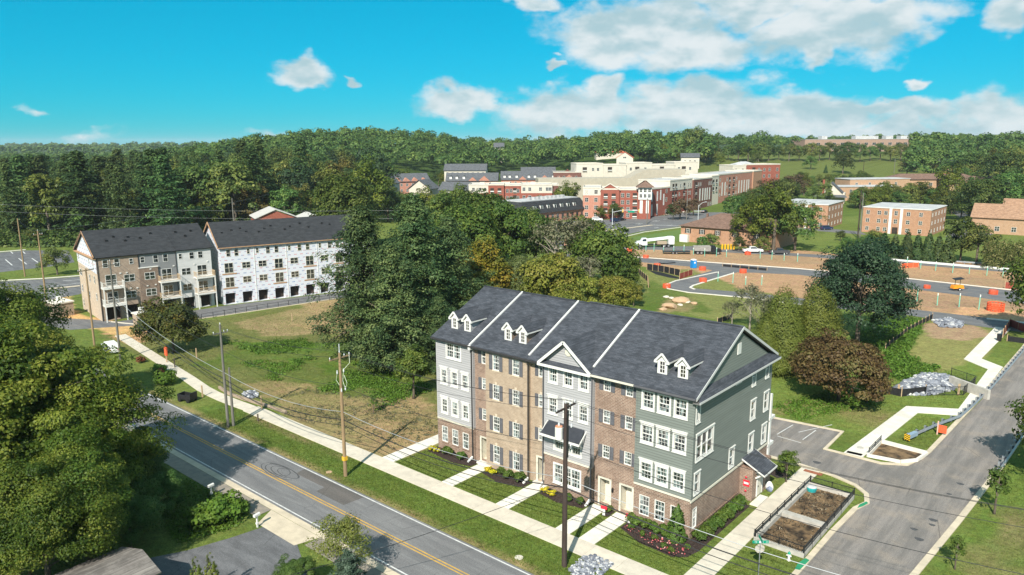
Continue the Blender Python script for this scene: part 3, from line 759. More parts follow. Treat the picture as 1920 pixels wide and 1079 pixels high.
def row():
    T = empty('townhouse_row', label='four-storey townhouse row of brown and tan brick with grey and green siding and slate roof', cat='townhouse')
    zt = 12.45
    S = [(-30.1, -24.72, 0., 'G'), (-24.72, -22.82, .3, 'B'), (-22.82, -17.33, -.15, 'T'), (-17.33, -15.42, .3, 'T'), (-15.42, -9.87, 0., 'G'), (-9.87, -5.45, .3, 'B'), (-5.45, 0., 0., 'N')]
    # (x centre, z, w, h, style, shutters)
    W = {0: [(-27.48, 10.62, 1.95, 1.5, 'trim2', 0)] + [(x, z, .76, 1.45, 'crown1', 0) for x in (-28.98, -27.42, -25.86) for z in (7.62, 4.33)] + [(x, .95, .86, 1.75, 'brick1', 0) for x in (-29.04, -27.48, -25.93)],
         1: [(-23.4, z, .72, h, 'brick1', 1) for z, h in ((10.72, 1.46), (8.0, 1.2), (4.68, 1.22))],
         2: [(x, z, .86, h, 'brick1', 1) for x in (-21.42, -18.83) for z, h in ((10.55, 1.55), (7.5, 1.55), (4.15, 1.55), (.72, 1.86))],
         3: [(-16.05, z, .62, 1.25, 'brick1', 1) for z in (10.88, 7.86, 4.45)],
         4: [(x, z, .84, 1.45, st, 0) for x in (-14.4, -12.65, -10.92) for z, st in ((10.8, 'trim1'), (7.75, 'crown1'))] + [(-12.65, 4.3, 2.95, 1.4, 'trim3', 0), (-12.68, .95, 2.95, 1.78, 'trim3', 0)],
         5: [(x, z, .74, 1.22, 'brick1', 1) for x in (-8.6, -6.31) for z in (11.1, 8.07, 4.75)],
         6: [(x, z, .98, 1.45, st, 0) for x in (-4.28, -2.76, -1.22) for z, st in ((10.6, 'trim1'), (7.55, 'crown1'), (4.2, 'crown1'))] + [(x, .75, .98, 1.82, 'brick1', 0) for x in (-4.36, -2.85, -1.33)]}
    DOORS = {1: (-24.0, -22.9, .2, 2.75), 3: (-16.5, -15.5, .2, 2.7), 5: [(-9.25, -8.02, .05, 2.75), (-7.0, -5.68, .05, 2.75)]}
    matk = dict(G=SIDG, B=BRB, T=BRT, N=SIDGR)
    for i, (x0, x1, y, k) in enumerate(S):
        holes = [(x - w / 2, x + w / 2, z, z + h) for x, z, w, h, st, sh in W[i]]
        ds = DOORS.get(i, []); ds = [ds] if isinstance(ds, tuple) else ds
        holes += [(a, c, d, e, 1.0) for a, c, d, e in ds]
        if k in 'GN':
            zb = 3.5
            wallmesh(x0, x1, 0, zb, holes).build('brick_wall', BRB, T, (0, y + .04, 0)); wallmesh(x0, x1, zb, zt, holes).build('siding_wall', matk[k], T, (0, y, 0))
            MB().box(x0, x1, y - .05, y + .05, zb - .08, zb + .09).build('band_board', WHITE2, T)
            for xc in (x0 + .07, x1 - .07): MB().box(xc - .07, xc + .07, y - .03, y + .02, zb + .09, zt).build('corner_board', matk[k] if k == 'N' else mat('grey_board', (.40, .395, .40), None), T)
            for xe, sg in ((x0, 1), (x1, -1)):
                if -30 < xe < -.1:
                    b = MB(); b.quad((xe, y + .04, 0), (xe, .31, 0), (xe, .31, zb), (xe, y + .04, zb)); b.build('return_wall', BRB, T)
                    b = MB(); b.quad((xe, y, zb), (xe, .31, zb), (xe, .31, zt), (xe, y, zt)); b.build('return_wall', matk[k], T)
        else:
            wallmesh(x0, x1, 0, zt, holes).build('brick_wall', matk[k], T, (0, y, 0))
            if y < 0:
                for xe in (x0, x1): MB().quad((xe, y, 0), (xe, .31, 0), (xe, .31, zt), (xe, y, zt)).build('return_wall', matk[k], T)
            b = MB()  # soldier course band
            b.box(x0, x1, y - .025, y + .01, 3.02, 3.14); b.build('belt_course', matk[k], T)
            b = MB(); b.box(x0, x1, y - .04, y + .01, .0, .42); b.build('brick_plinth', BRB if k == 'B' else BRT, T)
        for x, z, w, h, st, sh in W[i]:
            window(T, x, y, z, w, h, st)
            if st.startswith('brick'):
                MB().box(x - w / 2 - .06, x + w / 2 + .06, y - .05, y + .03, z - .13, z - .004).build('window_sill', BRB if k != 'T' else mat('pale_stone', (.6, .5, .38), (.52, .43, .32), 4), T)
                if k == 'T':
                    b = MB(); b.add([(x - .10, y - .03, z + h + .02), (x + .10, y - .03, z + h + .02), (x + .15, y - .03, z + h + .26), (x - .15, y - .03, z + h + .26), (x - .10, y, z + h + .02), (x + .10, y, z + h + .02), (x + .15, y, z + h + .26), (x - .15, y, z + h + .26)], [(0, 1, 2, 3), (1, 5, 6, 2), (3, 2, 6, 7), (4, 0, 3, 7)]); b.build('keystone', mat('pale_stone', (.6, .5, .38)), T)
            if sh:
                sw = .38 if w < .7 else .42
                for s in (-1, 1): shutter(T, x + s * (w / 2 + sw / 2 + .03), y, z, h, sw)
        for a, c, d, e in ds:
            b = MB(); b.quad((a, 1.0 + y, d), (c, 1.0 + y, d), (c, 1.0 + y, e), (a, 1.0 + y, e)); b.build('entry_wall', WHITE2, T)
            b = MB()
            for xx in (a, c): b.box(xx - .1, xx + .1, y - .05, y + .0, d, e + .1)
            b.box(a + .1, c - .1, y - .05, y, e - .05, e + .12); b.box(a - .04, c + .04, y + .02, y + .98, d - .02, d + .02)
            for xx in (a + .012, c - .012): b.box(xx - .01, xx + .01, y + .02, y + .98, d, e)
            b.build('door_surround', WHITE2, T)
            dr = MB(); dr.box(a + .18, c - .2, y + .9, y + .96, d + .03, 2.2)
            for z0, z1 in ((.25, .75), (.95, 1.9)):
                for q in (.28, .72):
                    xm = a + .18 + (c - a - .38) * q; dr.box(xm - .17, xm + .17, y + .885, y + .9, z0 + d, z1 + d - .05)
            do = dr.build('door', WHITE2, T); MB().lathe([(0.03, 0), (.05, .02), (.03, .05)], 8).build('handle', mat('brass', (.5, .38, .16), rough=.3, metal=1), do, (c - .28, y + .86, 1.1))
            ln = MB(); ln.box(c + .18, c + .34, y - .16, y - .01, 1.75, 2.1); ln.box(c + .2, c + .32, y - .2, y - .16, 1.8, 2.05); ln.build('wall_lamp', BLK, T)
    # downspouts
    for xd, y0, m_ in ((-24.82, -.12, DARKM), (-17.25, -.22, DARKM), (-9.95, -.12, SHUT), (-15.5, -.1, SHUT)):
        b = MB(); b.box(xd - .05, xd + .05, y0 - .05, y0 + .05, .35, 12.3); b.box(xd - .05, xd + .05, y0 - .4, y0 + .05, 12.3, 12.4); b.build('downspout', m_, T)
        MB().add([(xd - .1, y0 - .05, .3), (xd + .1, y0 - .05, .3), (xd + .1, y0 - .75, .06), (xd - .1, y0 - .75, .06), (xd - .1, y0 - .05, .5), (xd + .1, y0 - .05, .5), (xd + .1, y0 - .75, .16), (xd - .1, y0 - .75, .16)], [(0, 1, 2, 3), (4, 7, 6, 5), (0, 4, 5, 1), (2, 6, 7, 3), (1, 5, 6, 2), (0, 3, 7, 4)]).build('splash_block', WHITE, T)
    # ---- side wall on the right (x = 0, facing +x): build in a turned frame (local x = world y)
    D = 16.2; q = R(90)
    sw = [(.62, 10.3, .5, 1.75, 'side1'), (11.82, 10.6, .62, 1.5, 'side1'), (14.95, 10.6, .62, 1.5, 'side1'), (8.3, 11.75, .95, .45, 'side1'), (2.1, 6.9, 3.0, 2.1, 'side3'), (12.0, 7.25, .9, 1.65, 'side1'), (15.1, 7.25, .9, 1.65, 'side1'),
          (7.7, 3.95, .9, 1.6, 'side1'), (11.95, 3.95, .9, 1.65, 'side1'), (15.05, 3.95, .9, 1.65, 'side1'), (.95, 3.95, .8, 1.65, 'side1'), (.85, .75, .7, 1.8, 'plain1')]
    holes = [(y - w / 2, y + w / 2, z, z + h) for y, z, w, h, st in sw]
    o = wallmesh(0, D, 0, 3.4, holes).build('brick_wall', BRB, T, (-.04, 0, 0)); o.rotation_euler[2] = q
    o = wallmesh(0, D, 3.4, zt, holes).build('siding_wall', SIDGR, T); o.rotation_euler[2] = q
    b = MB(); b.tri((0, .3, zt), (0, D - .3, zt), (0, D / 2, 16.45)); b.build('gable_wall', SIDGR, T)
    MB().box(-.05, .06, -.05, D, 3.32, 3.5).build('band_board', WHITE2, T)
    MB().box(-.06, .03, -.035, .1, 3.5, zt).build('corner_board', SIDGR, T)
    b = MB(); b.box(-.03, .035, .05, D, .55, .68); b.build('brick_ledge', BRB, T)
    for y, z, w, h, st in sw: window(T, 0, y, z, w, h, st, q)
    MB().box(.0, .06, D / 2 - .35, D / 2 + .35, 14.35, 15.35).build('gable_vent', WHITE, T)
    # rear and left walls
    b = MB(); b.quad((0, D, 0), (-30.1, D, 0), (-30.1, D, zt), (0, D, zt)); b.build('rear_wall', SIDG, T)
    b = MB(); b.quad((-30.1, D, 0), (-30.1, 0, 0), (-30.1, 0, zt), (-30.1, D, zt)); b.tri((-30.1, D, zt), (-30.1, 0, zt), (-30.1, D / 2, 16.45)); b.build('side_wall', SIDG, T)
    # rear deck column and balcony boards at the corner
    b = MB(); b.box(-.45, .05, D + .2, D + .55, 0, 8.4); b.build('deck_post', WHITE, T)
    for z in (2.95, 5.7): MB().box(-.6, .07, D + .02, D + 1.4, z, z + .3).build('deck_beam', WHITE, T)
    # ---- entry bay on the side wall with its awning, door and red sign
    b = MB(); b.box(-.03, 1.22, 9.9, 14.2, 0, 3.05); b.build('entry_bay', BRB, T)
    do = MB().box(1.2, 1.27, 11.0, 12.05, .1, 2.25).build('side_door', WHITE2, T)
    MB().box(1.27, 1.33, 11.1, 11.16, 1.0, 1.15).build('handle', BLK, do)
    b = MB(); b.box(1.2, 1.30, 10.86, 11.0, .1, 2.35); b.box(1.2, 1.30, 12.05, 12.19, .1, 2.35); b.box(1.2, 1.30, 11.0, 12.05, 2.25, 2.35); b.build('door_surround', WHITE, T)
    aw = MB().slab([(2.25, 10.1, 2.75), (2.25, 13.0, 2.75), (.02, 13.0, 3.85), (.02, 10.1, 3.85)], .1).build('awning_roof', ROOF, T)
    b = MB(); b.slab([(2.28, 10.05, 2.62), (2.28, 13.05, 2.62), (2.28, 13.05, 2.78), (2.28, 10.05, 2.78)], .05)
    for yy in (10.07, 13.0): b.slab([(.02, yy, 3.68), (2.25, yy, 2.6), (2.25, yy, 2.74), (.02, yy, 3.84)], .06)
    b.build('awning_trim', WHITE, aw)
    b = MB()
    for yy in (10.5, 12.6): b.bar((1.25, yy, 2.1), (2.0, yy, 2.7), .12, .14); b.bar((1.25, yy, 2.68), (2.1, yy, 2.68), .12, .12)
    b.build('bracket', WHITE, aw)
    RED = mat('sign_red', (.62, .03, .05), None, rough=.5); 
    sg = MB().box(.35, .95, 9.86, 9.9, 1.35, 1.95).build('fire_sign', RED, T)
    MB().box(.42, .88, 9.85, 9.86, 1.56, 1.76).build('sign_panel', WHITE, sg)
    for z in (2.3, .95): MB().lathe([(.09, 0), (.11, .05), (.05, .1)], 10).build('alarm_bell', RED, T, (.65, 9.8, z)).rotation_euler[0] = R(90)
    b = MB(); b.box(.0, 1.24, 9.885, 9.9, .55, .68); b.build('brick_ledge', BRB, T)
    # ---- roof
    ye, zr, yr = -.42, 16.75, D / 2; ze = 12.58
    def plane(y): return ze + (y - ye) * (zr - ze) / (yr - ye)
    secs = [(-30.42, -24.78, 0), (-24.74, -17.33, 0.), (-17.29, -15.9, 0.), (-15.9, -10.14, .12), (-10.10, .32, .12)]
    for a, c, dz in secs:
        b = MB()
        b.slab([(a, ye, ze), (c, ye, ze), (c, yr, zr + dz), (a, yr, zr + dz)], .16); b.slab([(c, D + .42, ze), (a, D + .42, ze), (a, yr, zr + dz), (c, yr, zr + dz)], .16)
        b.build('roof_slope', ROOF, T)
    for xb, dz in ((-24.76, 0), (-17.31, .0), (-10.12, .12)):
        y0 = ye if xb < -24 else (.0 if xb < -15 else .35)
        b = MB(); b.bar((xb, y0, plane(y0) + .06), (xb, yr - .05, zr + dz + .06), .17, .12); b.build('party_wall_cap', WHITE, T)
        if xb < -24: MB().box(xb - .14, xb + .14, ye - .12, ye + .35, ze - .45, ze + .02).build('cap_bracket', WHITE, T)
    b = MB(); b.bar((-30.42, yr, zr + .02), (-15.9, yr, zr + .02), .3, .08); b.bar((-15.9, yr, zr + .14), (.32, yr, zr + .14), .3, .08); b.build('ridge_cap', ROOF, T)
    # gutters and fascia per section
    for (x0, x1, y, k) in S:
        if k == 'G' and x0 > -16: continue
        b = MB(); b.box(x0 - (.3 if x0 < -30 else 0), x1 + (.3 if x1 > -.1 else 0), ye - .14, ye - .01, ze - .17, ze - .02); b.build('gutter', WHITE2 if x0 == -9.87 else DARKM if k != 'N' else SHUT, T)
        MB().box(x0 - (.3 if x0 < -30 else 0), x1 + (.3 if x1 > -.1 else 0), ye, y + .02, ze - .3, ze - .19).build('soffit', SOFF, T)
    # right gable: rake boards, pent roof
    b = MB()
    for s, (ya, yb) in enumerate(((ye, yr), (D - ye, yr))):
        b.slab([(.37, ya, ze + .03), (.37, yb, zr + .15), (.37, yb, zr - .10), (.37, ya, ze - .22)] if s else [(.37, ya, ze - .22), (.37, yb, zr - .10), (.37, yb, zr + .15), (.37, ya, ze + .03)], .05)
    b.build('rake_board', mat('pale_grey_trim', (.52, .52, .50), None, rough=.6), T)
    b = MB()
    b.slab([(.02, ye, ze - .2), (.32, ye, ze - .2), (.32, yr, zr - .06), (.02, yr, zr - .06)], .03); b.slab([(.32, D - ye, ze - .2), (.02, D - ye, ze - .2), (.02, yr, zr - .06), (.32, yr, zr - .06)], .03); b.build('rake_soffit', SOFF, T)
    pr = MB().slab([(.62, ye, 12.3), (.62, D + .4, 12.3), (.01, D - .6, 12.95), (.01, .6, 12.95)], .08).build('pent_roof', ROOF, T)
    MB().box(.6, .66, ye, D + .42, 12.12, 12.3).build('pent_fascia', mat('pale_grey_trim', (.5, .5, .48)), pr); MB().box(.0, .62, ye, D + .4, 12.1, 12.18).build('pent_soffit', SOFF, pr)
    # ---- dormers
    fr = MB(); hw, hb = .46, 1.18
    fr.box(-hw, -.22, -.02, .08, -.1, hb); fr.box(.22, hw, -.02, .08, -.1, hb); fr.box(-.22, .22, -.02, .08, -.1, .1); fr.box(-.22, .22, -.02, .08, hb - .1, hb)
    fr.tri((-hw, .03, hb), (hw, .03, hb), (0, .03, hb + .5))
    for s in (-1, 1): fr.bar((s * .66, -.12, hb - .10), (0, -.12, hb + .62), .2, .16)
    for s in (-1, 1): fr.box(s * .42, s * .72, -.2, -.02, hb - .22, hb - .08)
    for z in (.42, .75): fr.box(-.22, .22, .02, .06, z - .02, z + .02)
    fr.box(-.02, .02, .018, .062, .1, hb - .1)
    fm = fr.mesh('dormer', WHITE); gm = MB().quad((-.22, .05, .1), (.22, .05, .1), (.22, .05, hb - .1), (-.22, .05, hb - .1)).mesh('pane', GLASSD)
    y1 = 1.3; z1 = plane(y1); sl = (zr - ze) / (yr - ye)
    Lr = (hb + .55) / sl; Le = (hb - .1) / sl
    for xd, mt in ((-28.53, SIDG), (-26.64, SIDG), (-21.04, BRB), (-19.15, BRB), (-3.77, SIDGR), (-1.84, SIDGR)):
        o = ob('dormer', fm, T, (xd, y1, z1)); ob('pane', gm, o)
        b = MB()
        for s in (-1, 1):
            p = [(s * hw, .05, -.1), (s * hw, .05, hb), (s * hw, hb / sl, hb)]; b.tri(*(p if s < 0 else p[::-1]))
        b.build('dormer_cheek', mt, o)
        b = MB()
        for s in (-1, 1):
            p = [(0, -.14, hb + .66), (s * .68, -.14, hb - .04), (s * .68, (hb - .04) / sl, hb - .04), (0, (hb + .66) / sl, hb + .66)]
            b.slab(p if s < 0 else p[::-1], .06)
        b.build('dormer_roof', ROOF, o)
        for s in (-1, 1): MB().bar((s * .7, -.1, hb - .1), (s * .7, (hb - .1) / sl, hb - .1), .06, .12).build('dormer_eave', WHITE, o)
    # ---- cross gable over the grey bay
    xa, xb, xm, zg, zp = -15.8, -9.92, -12.9, 12.62, 15.05
    g = MB(); g.tri((xa + .2, -.02, zg), (xb - .2, -.02, zg), (xm, -.02, zp - .2)); cg = g.build('cross_gable', SIDG, T)
    b = MB()
    for s, xe in ((-1, xa), (1, xb)):
        p = [(xm, -.5, zp), (xe, -.5, zg), (xe, .2, zg), (xm, (zp - ze) / sl + ye, zp)]; b.slab(p if s < 0 else p[::-1], .1)
    b.build('cross_gable_roof', ROOF, cg)
    b = MB()
    for xe in (xa, xb): b.bar((xe, -.53, zg - .08), (xm, -.53, zp - .06), .09, .26)
    b.box(xa - .05, xb + .05, -.62, -.5, zg - .3, zg - .08); b.build('gable_trim', WHITE, cg)
    MB().slab([(xa + .1, -.5, zg - .1), (xb - .1, -.5, zg - .1), (xb - .3, -.03, zg + .22), (xa + .3, -.03, zg + .22)], .05).build('gable_pent', ROOF, cg)
    MB().box(xa, xb, -.5, .02, zg - .34, zg - .30).build('soffit', SOFF, cg)
    rv = MB().lathe([(.36, 0), (.36, .05), (.28, .08)], 20).build('round_vent', WHITE2, cg, (xm + .25, -.03, 13.95)); rv.rotation_euler[0] = R(90)
    # ---- awning over the triple window
    aw = MB().slab([(-15.05, -1.15, 5.95), (-10.55, -1.15, 5.95), (-10.75, -.01, 6.95), (-14.85, -.01, 6.95)], .07).build('awning_roof', ROOFM, T)
    b = MB(); b.box(-15.08, -10.52, -1.2, -1.13, 5.76, 5.97)
    for xe in (-15.05, -10.58): b.slab([(xe, -1.13, 5.78), (xe, -1.13, 5.95), (xe, -.01, 6.9), (xe, -.01, 6.7)], .06)
    for xe in (-14.6, -11.0): b.bar((xe, -.03, 5.2), (xe, -.85, 5.8), .12, .14); b.box(xe - .06, xe + .06, -.9, -.01, 5.72, 5.84)
    b.build('awning_trim', WHITE, aw)
    return T
row()
# ================================================================ trees
def leafmesh(name, P, Nn, size, tint, m_, aspect=.62, rs=None):
    """one small quad per leaf or spray: centre P, facing Nn"""
    rs = rs or np.random.RandomState(1); n = len(P)
    Nn = Nn / (np.linalg.norm(Nn, axis=1, keepdims=True) + 1e-9)
    a = rs.normal(size=(n, 3)); t = np.cross(Nn, a); t /= np.linalg.norm(t, axis=1, keepdims=True) + 1e-9; bb = np.cross(Nn, t)
    s = np.asarray(size).reshape(-1, 1) * np.ones((n, 1)) / 2
    asp = aspect * rs.uniform(.75, 1.3, (n, 1))
    fold = Nn * s * .25
    V = np.stack([P - t * s, P - bb * s * asp + fold, P + t * s, P + bb * s * asp + fold], 1).reshape(-1, 3)
    me = bpy.data.meshes.new(name)
    me.vertices.add(4 * n); me.vertices.foreach_set('co', V.ravel().astype(np.float32))
    me.loops.add(4 * n); me.loops.foreach_set('vertex_index', np.arange(4 * n, dtype=np.int32))
    me.polygons.add(n); me.polygons.foreach_set('loop_start', np.arange(0, 4 * n, 4, dtype=np.int32))
    at = me.attributes.new('tint', 'FLOAT', 'POINT'); at.data.foreach_set('value', np.repeat(np.clip(tint, 0, 1), 4).astype(np.float32))
    me.materials.append(m_); me.update(); return me
def clumps(rs, C, Rc, per, flat=.75, up=.35, shell=.5):
    """leaves gathered round clump centres C with radii Rc"""
    n = len(C); k = np.repeat(np.arange(n), per)
    d = rs.normal(size=(len(k), 3)); d /= np.linalg.norm(d, axis=1, keepdims=True)
    r_ = shell + (1 - shell) * rs.rand(len(k)) ** .6
    d2 = d.copy(); d2[:, 2] = np.abs(d2[:, 2]) * np.where(rs.rand(len(k)) < .72, 1, -1)
    P = C[k] + d2 * (r_ * Rc[k])[:, None] * np.array((1, 1, flat))
    Nn = d2 * .8 + np.array((0, 0, up)) + rs.normal(size=P.shape) * .45
    tint = rs.rand(n)[k] * .55 + rs.rand(len(k)) * .45
    return P, Nn, tint, k
TPL = {}
def roundcrown(name, seed, rx, rz, nc, per, leaf, m_, cr=.34, flat=.75, zc=None, lump=.25, rough=1.):
    """broad crown: radius rx, half height rz, centred at zc (base of tree at 0)"""
    if name in TPL: return TPL[name]
    rs = np.random.RandomState(seed); zc = rz if zc is None else zc
    d = rs.normal(size=(nc, 3)); d /= np.linalg.norm(d, axis=1, keepdims=True); d[:, 2] = np.where(d[:, 2] < -.55, -d[:, 2], d[:, 2])
    th = np.arctan2(d[:, 1], d[:, 0]); ph = rs.rand(4) * 6.28
    lob = 1 + lump * (np.sin(2 * th + ph[0]) * .5 + np.sin(3 * th + 2.2 * d[:, 2] + ph[1]) * .6 + np.sin(5 * th - 3 * d[:, 2] + ph[2]) * .4)
    rr = (.60 + .40 * rs.rand(nc) ** .5) * lob
    C = d * rr[:, None] * np.array((rx, rx, rz)) * (1 - cr * .7) + np.array((0, 0, zc))
    Rc = cr * rx * rs.uniform(.6, 1.25, nc)
    P, Nn, t, k = clumps(rs, C, Rc, per, flat)
    Nn = Nn + .5 * (P - np.array((0, 0, zc))) / rx
    me = leafmesh(name, P, Nn, leaf * rs.uniform(.6, 1.45, len(P)), t, m_, rs=rs)
    TPL[name] = (me, C); return TPL[name]
def pinecrown(name, seed, h, r0, z0, m_, levels=13, leaf=.5, per=42):
    if name in TPL: return TPL[name]
    rs = np.random.RandomState(seed); C = []; D = []
    for i in range(levels):
        f = i / (levels - 1); z = z0 + (h - z0) * f ** .92
        rad = r0 * (1 - f) ** .62 * rs.uniform(.8, 1.12) + .35
        nb = max(3, int(7 - 3 * f)); a0 = rs.rand() * 6.28
        for j in range(nb):
            a = a0 + 6.283 * j / nb + rs.normal() * .25; L = rad * rs.uniform(.62, 1.12)
            for q in np.arange(.30, 1.01, .17):
                w = .10 + .12 * q
                C.append((math.cos(a) * L * q + rs.normal() * L * w, math.sin(a) * L * q + rs.normal() * L * w, z + L * (.10 * q * q) + rs.normal() * .3 + rs.uniform(-.35, .45)))
                D.append((math.cos(a), math.sin(a), .5))
    C = np.array(C); D = np.array(D)
    Rc = rs.uniform(.75, 1.3, len(C)) * (r0 * .19)
    P, Nn, t, k = clumps(rs, C, Rc, per, .62, .5, .35)
    Nn = Nn * .6 + D[k] * .2 + np.array((0, 0, .35))
    me = leafmesh(name, P, Nn, leaf * rs.uniform(.6, 1.4, len(P)), t, m_, aspect=.46, rs=rs)
    TPL[name] = (me, C); return TPL[name]
def conecrown(name, seed, h, r0, m_, n=900, per=16, leaf=.3, pw=.75, base=.03):
    if name in TPL: return TPL[name]
    rs = np.random.RandomState(seed)
    f = 1 - np.sqrt(rs.rand(n)) * .995; a = rs.rand(n) * 6.283
    rad = r0 * np.minimum(1, (1 - f) ** pw * 1.05) * (.8 + .2 * rs.rand(n)) * (1 + .12 * np.sin(3 * a + 9 * f) + .1 * np.sin(7 * a - 13 * f)) * np.minimum(1, .6 + f * 5)
    C = np.stack([np.cos(a) * rad, np.sin(a) * rad, h * (base + f * (1 - base))], 1)
    Rc = rs.uniform(.6, 1.2, n) * r0 * .15
    P, Nn, t, k = clumps(rs, C, Rc, per, 1.25, .3, .3)
    out = np.stack([np.cos(a), np.sin(a), np.full(n, .5)], 1)
    me = leafmesh(name, P, Nn * .5 + out[k] * .7, leaf * rs.uniform(.6, 1.4, len(P)), t, m_, aspect=.5, rs=rs)
    TPL[name] = (me, C); return TPL[name]
def willowcrown(name, seed, h, r0, m_, n=260, leaf=.34):
    if name in TPL: return TPL[name]
    rs = np.random.RandomState(seed); P = []; T = []; NN = []
    for i in range(n):
        a = rs.rand() * 6.283; q = rs.rand() ** .6; z = h * (.70 + .28 * (1 - q * q) * rs.uniform(.85, 1.05)); L = h * rs.uniform(.3, .6) * (.6 + .5 * q)
        t0 = rs.rand(); m_k = 46
        s = rs.rand(m_k)
        P.append(np.stack([math.cos(a) * (r0 * q + s * .5) + rs.normal(size=m_k) * .16, math.sin(a) * (r0 * q + s * .5) + rs.normal(size=m_k) * .16, z - s * L], 1)); T.append(t0 * .6 + rs.rand(m_k) * .4)
        NN.append(np.stack([np.full(m_k, math.cos(a)), np.full(m_k, math.sin(a)), np.full(m_k, .25)], 1) + rs.normal(size=(m_k, 3)) * .4)
    P = np.concatenate(P); me = leafmesh(name, P, np.concatenate(NN), leaf * rs.uniform(.6, 1.4, len(P)), np.concatenate(T), m_, aspect=.35, rs=rs)
    TPL[name] = (me, P[::200]); return TPL[name]
BARK = mat('bark', (.10, .08, .06), (.17, .14, .11), 5, .95, .1, bump=.8, stretch=(1, 1, .25))
BARKP = mat('pale_bark', (.34, .30, .24), (.24, .21, .17), 5, .95, .1, bump=.5, stretch=(1, 1, .25))
def trunkmesh(name, seed, C, h, r0, nl=14, m_=None, lean=.0, rt=.25, start=.25):
    """tapered, slightly crooked stem with limbs that reach into the clumps"""
    if name in TPL: return TPL[name]
    rs = random.Random(seed); b = MB(); n = 7; pts = []; rad = []
    for i in range(n + 1):
        f = i / n; pts.append((rs.uniform(-1, 1) * .03 * h * f + lean * f * f, rs.uniform(-1, 1) * .03 * h * f, h * f)); rad.append(r0 * (1.25 if i == 0 else (1 - f * (1 - rt))))
    b.tube(pts, rad, 9)
    C = np.asarray(C)
    if len(C):
        order = sorted(range(len(C)), key=lambda i: rs.random())
        for i in order[:nl]:
            c = Vector(C[i]); f = max(start, min(.97, (c.z / h) * rs.uniform(.5, .85))); k = min(n - 1, int(f * n)); a = Vector(pts[k]).lerp(Vector(pts[k + 1]), f * n - k)
            mid = a.lerp(c, .5) + Vector((0, 0, .06 * (c - a).length)); rr = r0 * (1 - f * .7) * .38
            b.tube([a, mid, a.lerp(c, .97)], [rr, rr * .6, rr * .2], 6, cap=False)
    me = b.mesh(name, m_ or BARK); me.polygons.foreach_set('use_smooth', [True] * len(me.polygons)); TPL[name] = me; return me
def tree(name, crown, trunk, x, y, s=1., rz=0., z=None, sz=None, **t):
    z = float(terrain(x, y)) if z is None else z
    o = empty(name, (x, y, z - .05), rz, **t); o.scale = (s, s, sz or s)
    if trunk is not None: ob('trunk', trunk, o)
    ob('crown', crown, o); return o

L_OAK = leafmat('leaf_oak', [(.020, .042, .008), (.046, .086, .014), (.092, .132, .022), (.16, .19, .036)], .32)
L_NEAR = leafmat('leaf_walnut', [(.024, .052, .007), (.056, .100, .012), (.125, .165, .020), (.25, .26, .042)], .38)
L_VINE = leafmat('leaf_vine', [(.028, .065, .013), (.06, .12, .025), (.11, .17, .04)])
L_PINE = leafmat('needle_pine', [(.018, .042, .016), (.044, .084, .030), (.095, .14, .045), (.15, .19, .065)], .25)
L_DARK = leafmat('leaf_locust', [(.011, .027, .013), (.025, .053, .024), (.052, .09, .038)], .24)
L_ARB = leafmat('leaf_arborvitae', [(.07, .10, .014), (.135, .165, .026), (.22, .235, .045)], .3)
L_PLUM = leafmat('leaf_plum', [(.04, .024, .012), (.078, .05, .018), (.12, .09, .03), (.085, .10, .028)], .25)
L_YEL = leafmat('leaf_yellowing', [(.05, .075, .010), (.12, .13, .014), (.23, .19, .02), (.33, .21, .03)], .3)
L_OLIVE = leafmat('leaf_olive', [(.055, .080, .012), (.125, .145, .02), (.22, .225, .035), (.26, .22, .06)], .32)
L_WIL = leafmat('leaf_willow', [(.055, .085, .020), (.10, .135, .04), (.16, .19, .07)], .3)
L_MAPLE = leafmat('leaf_maple', [(.022, .035, .006), (.048, .060, .010), (.085, .085, .016), (.14, .085, .018)], .25)
L_GREY = leafmat('leaf_sparse', [(.07, .085, .04), (.13, .13, .07), (.20, .18, .11)], .25)
L_LIME = leafmat('leaf_young', [(.075, .11, .02), (.15, .18, .035), (.27, .28, .08)], .35)
L_SPR = leafmat('needle_spruce', [(.02, .04, .024), (.05, .08, .05), (.09, .13, .09)], .15)
L_FAR = leafmat('leaf_wood', [(.026, .050, .012), (.058, .098, .022), (.115, .155, .034), (.19, .215, .05)], .34, .34)
L_FAR2 = leafmat('leaf_wood_light', [(.04, .06, .012), (.085, .11, .018), (.15, .165, .03)], .25, .3)
L_FARP = leafmat('needle_wood', [(.02, .046, .016), (.054, .096, .028), (.13, .175, .05)], .3, .22)
L_BOX = leafmat('leaf_shrub', [(.03, .06, .01), (.07, .12, .018), (.12, .17, .03)], .25)
L_GOLD = leafmat('leaf_gold', [(.35, .32, .01), (.55, .48, .02), (.7, .6, .05)], .3)
L_WEED = leafmat('leaf_weed', [(.04, .085, .010), (.085, .16, .018), (.14, .21, .03)], .3)
L_RED = leafmat('leaf_red', [(.12, .03, .015), (.2, .06, .03), (.16, .11, .04)], .2)
L_BLOOM = leafmat('petal_coral', [(.38, .06, .06), (.55, .16, .15), (.62, .34, .3)], .2, .05)

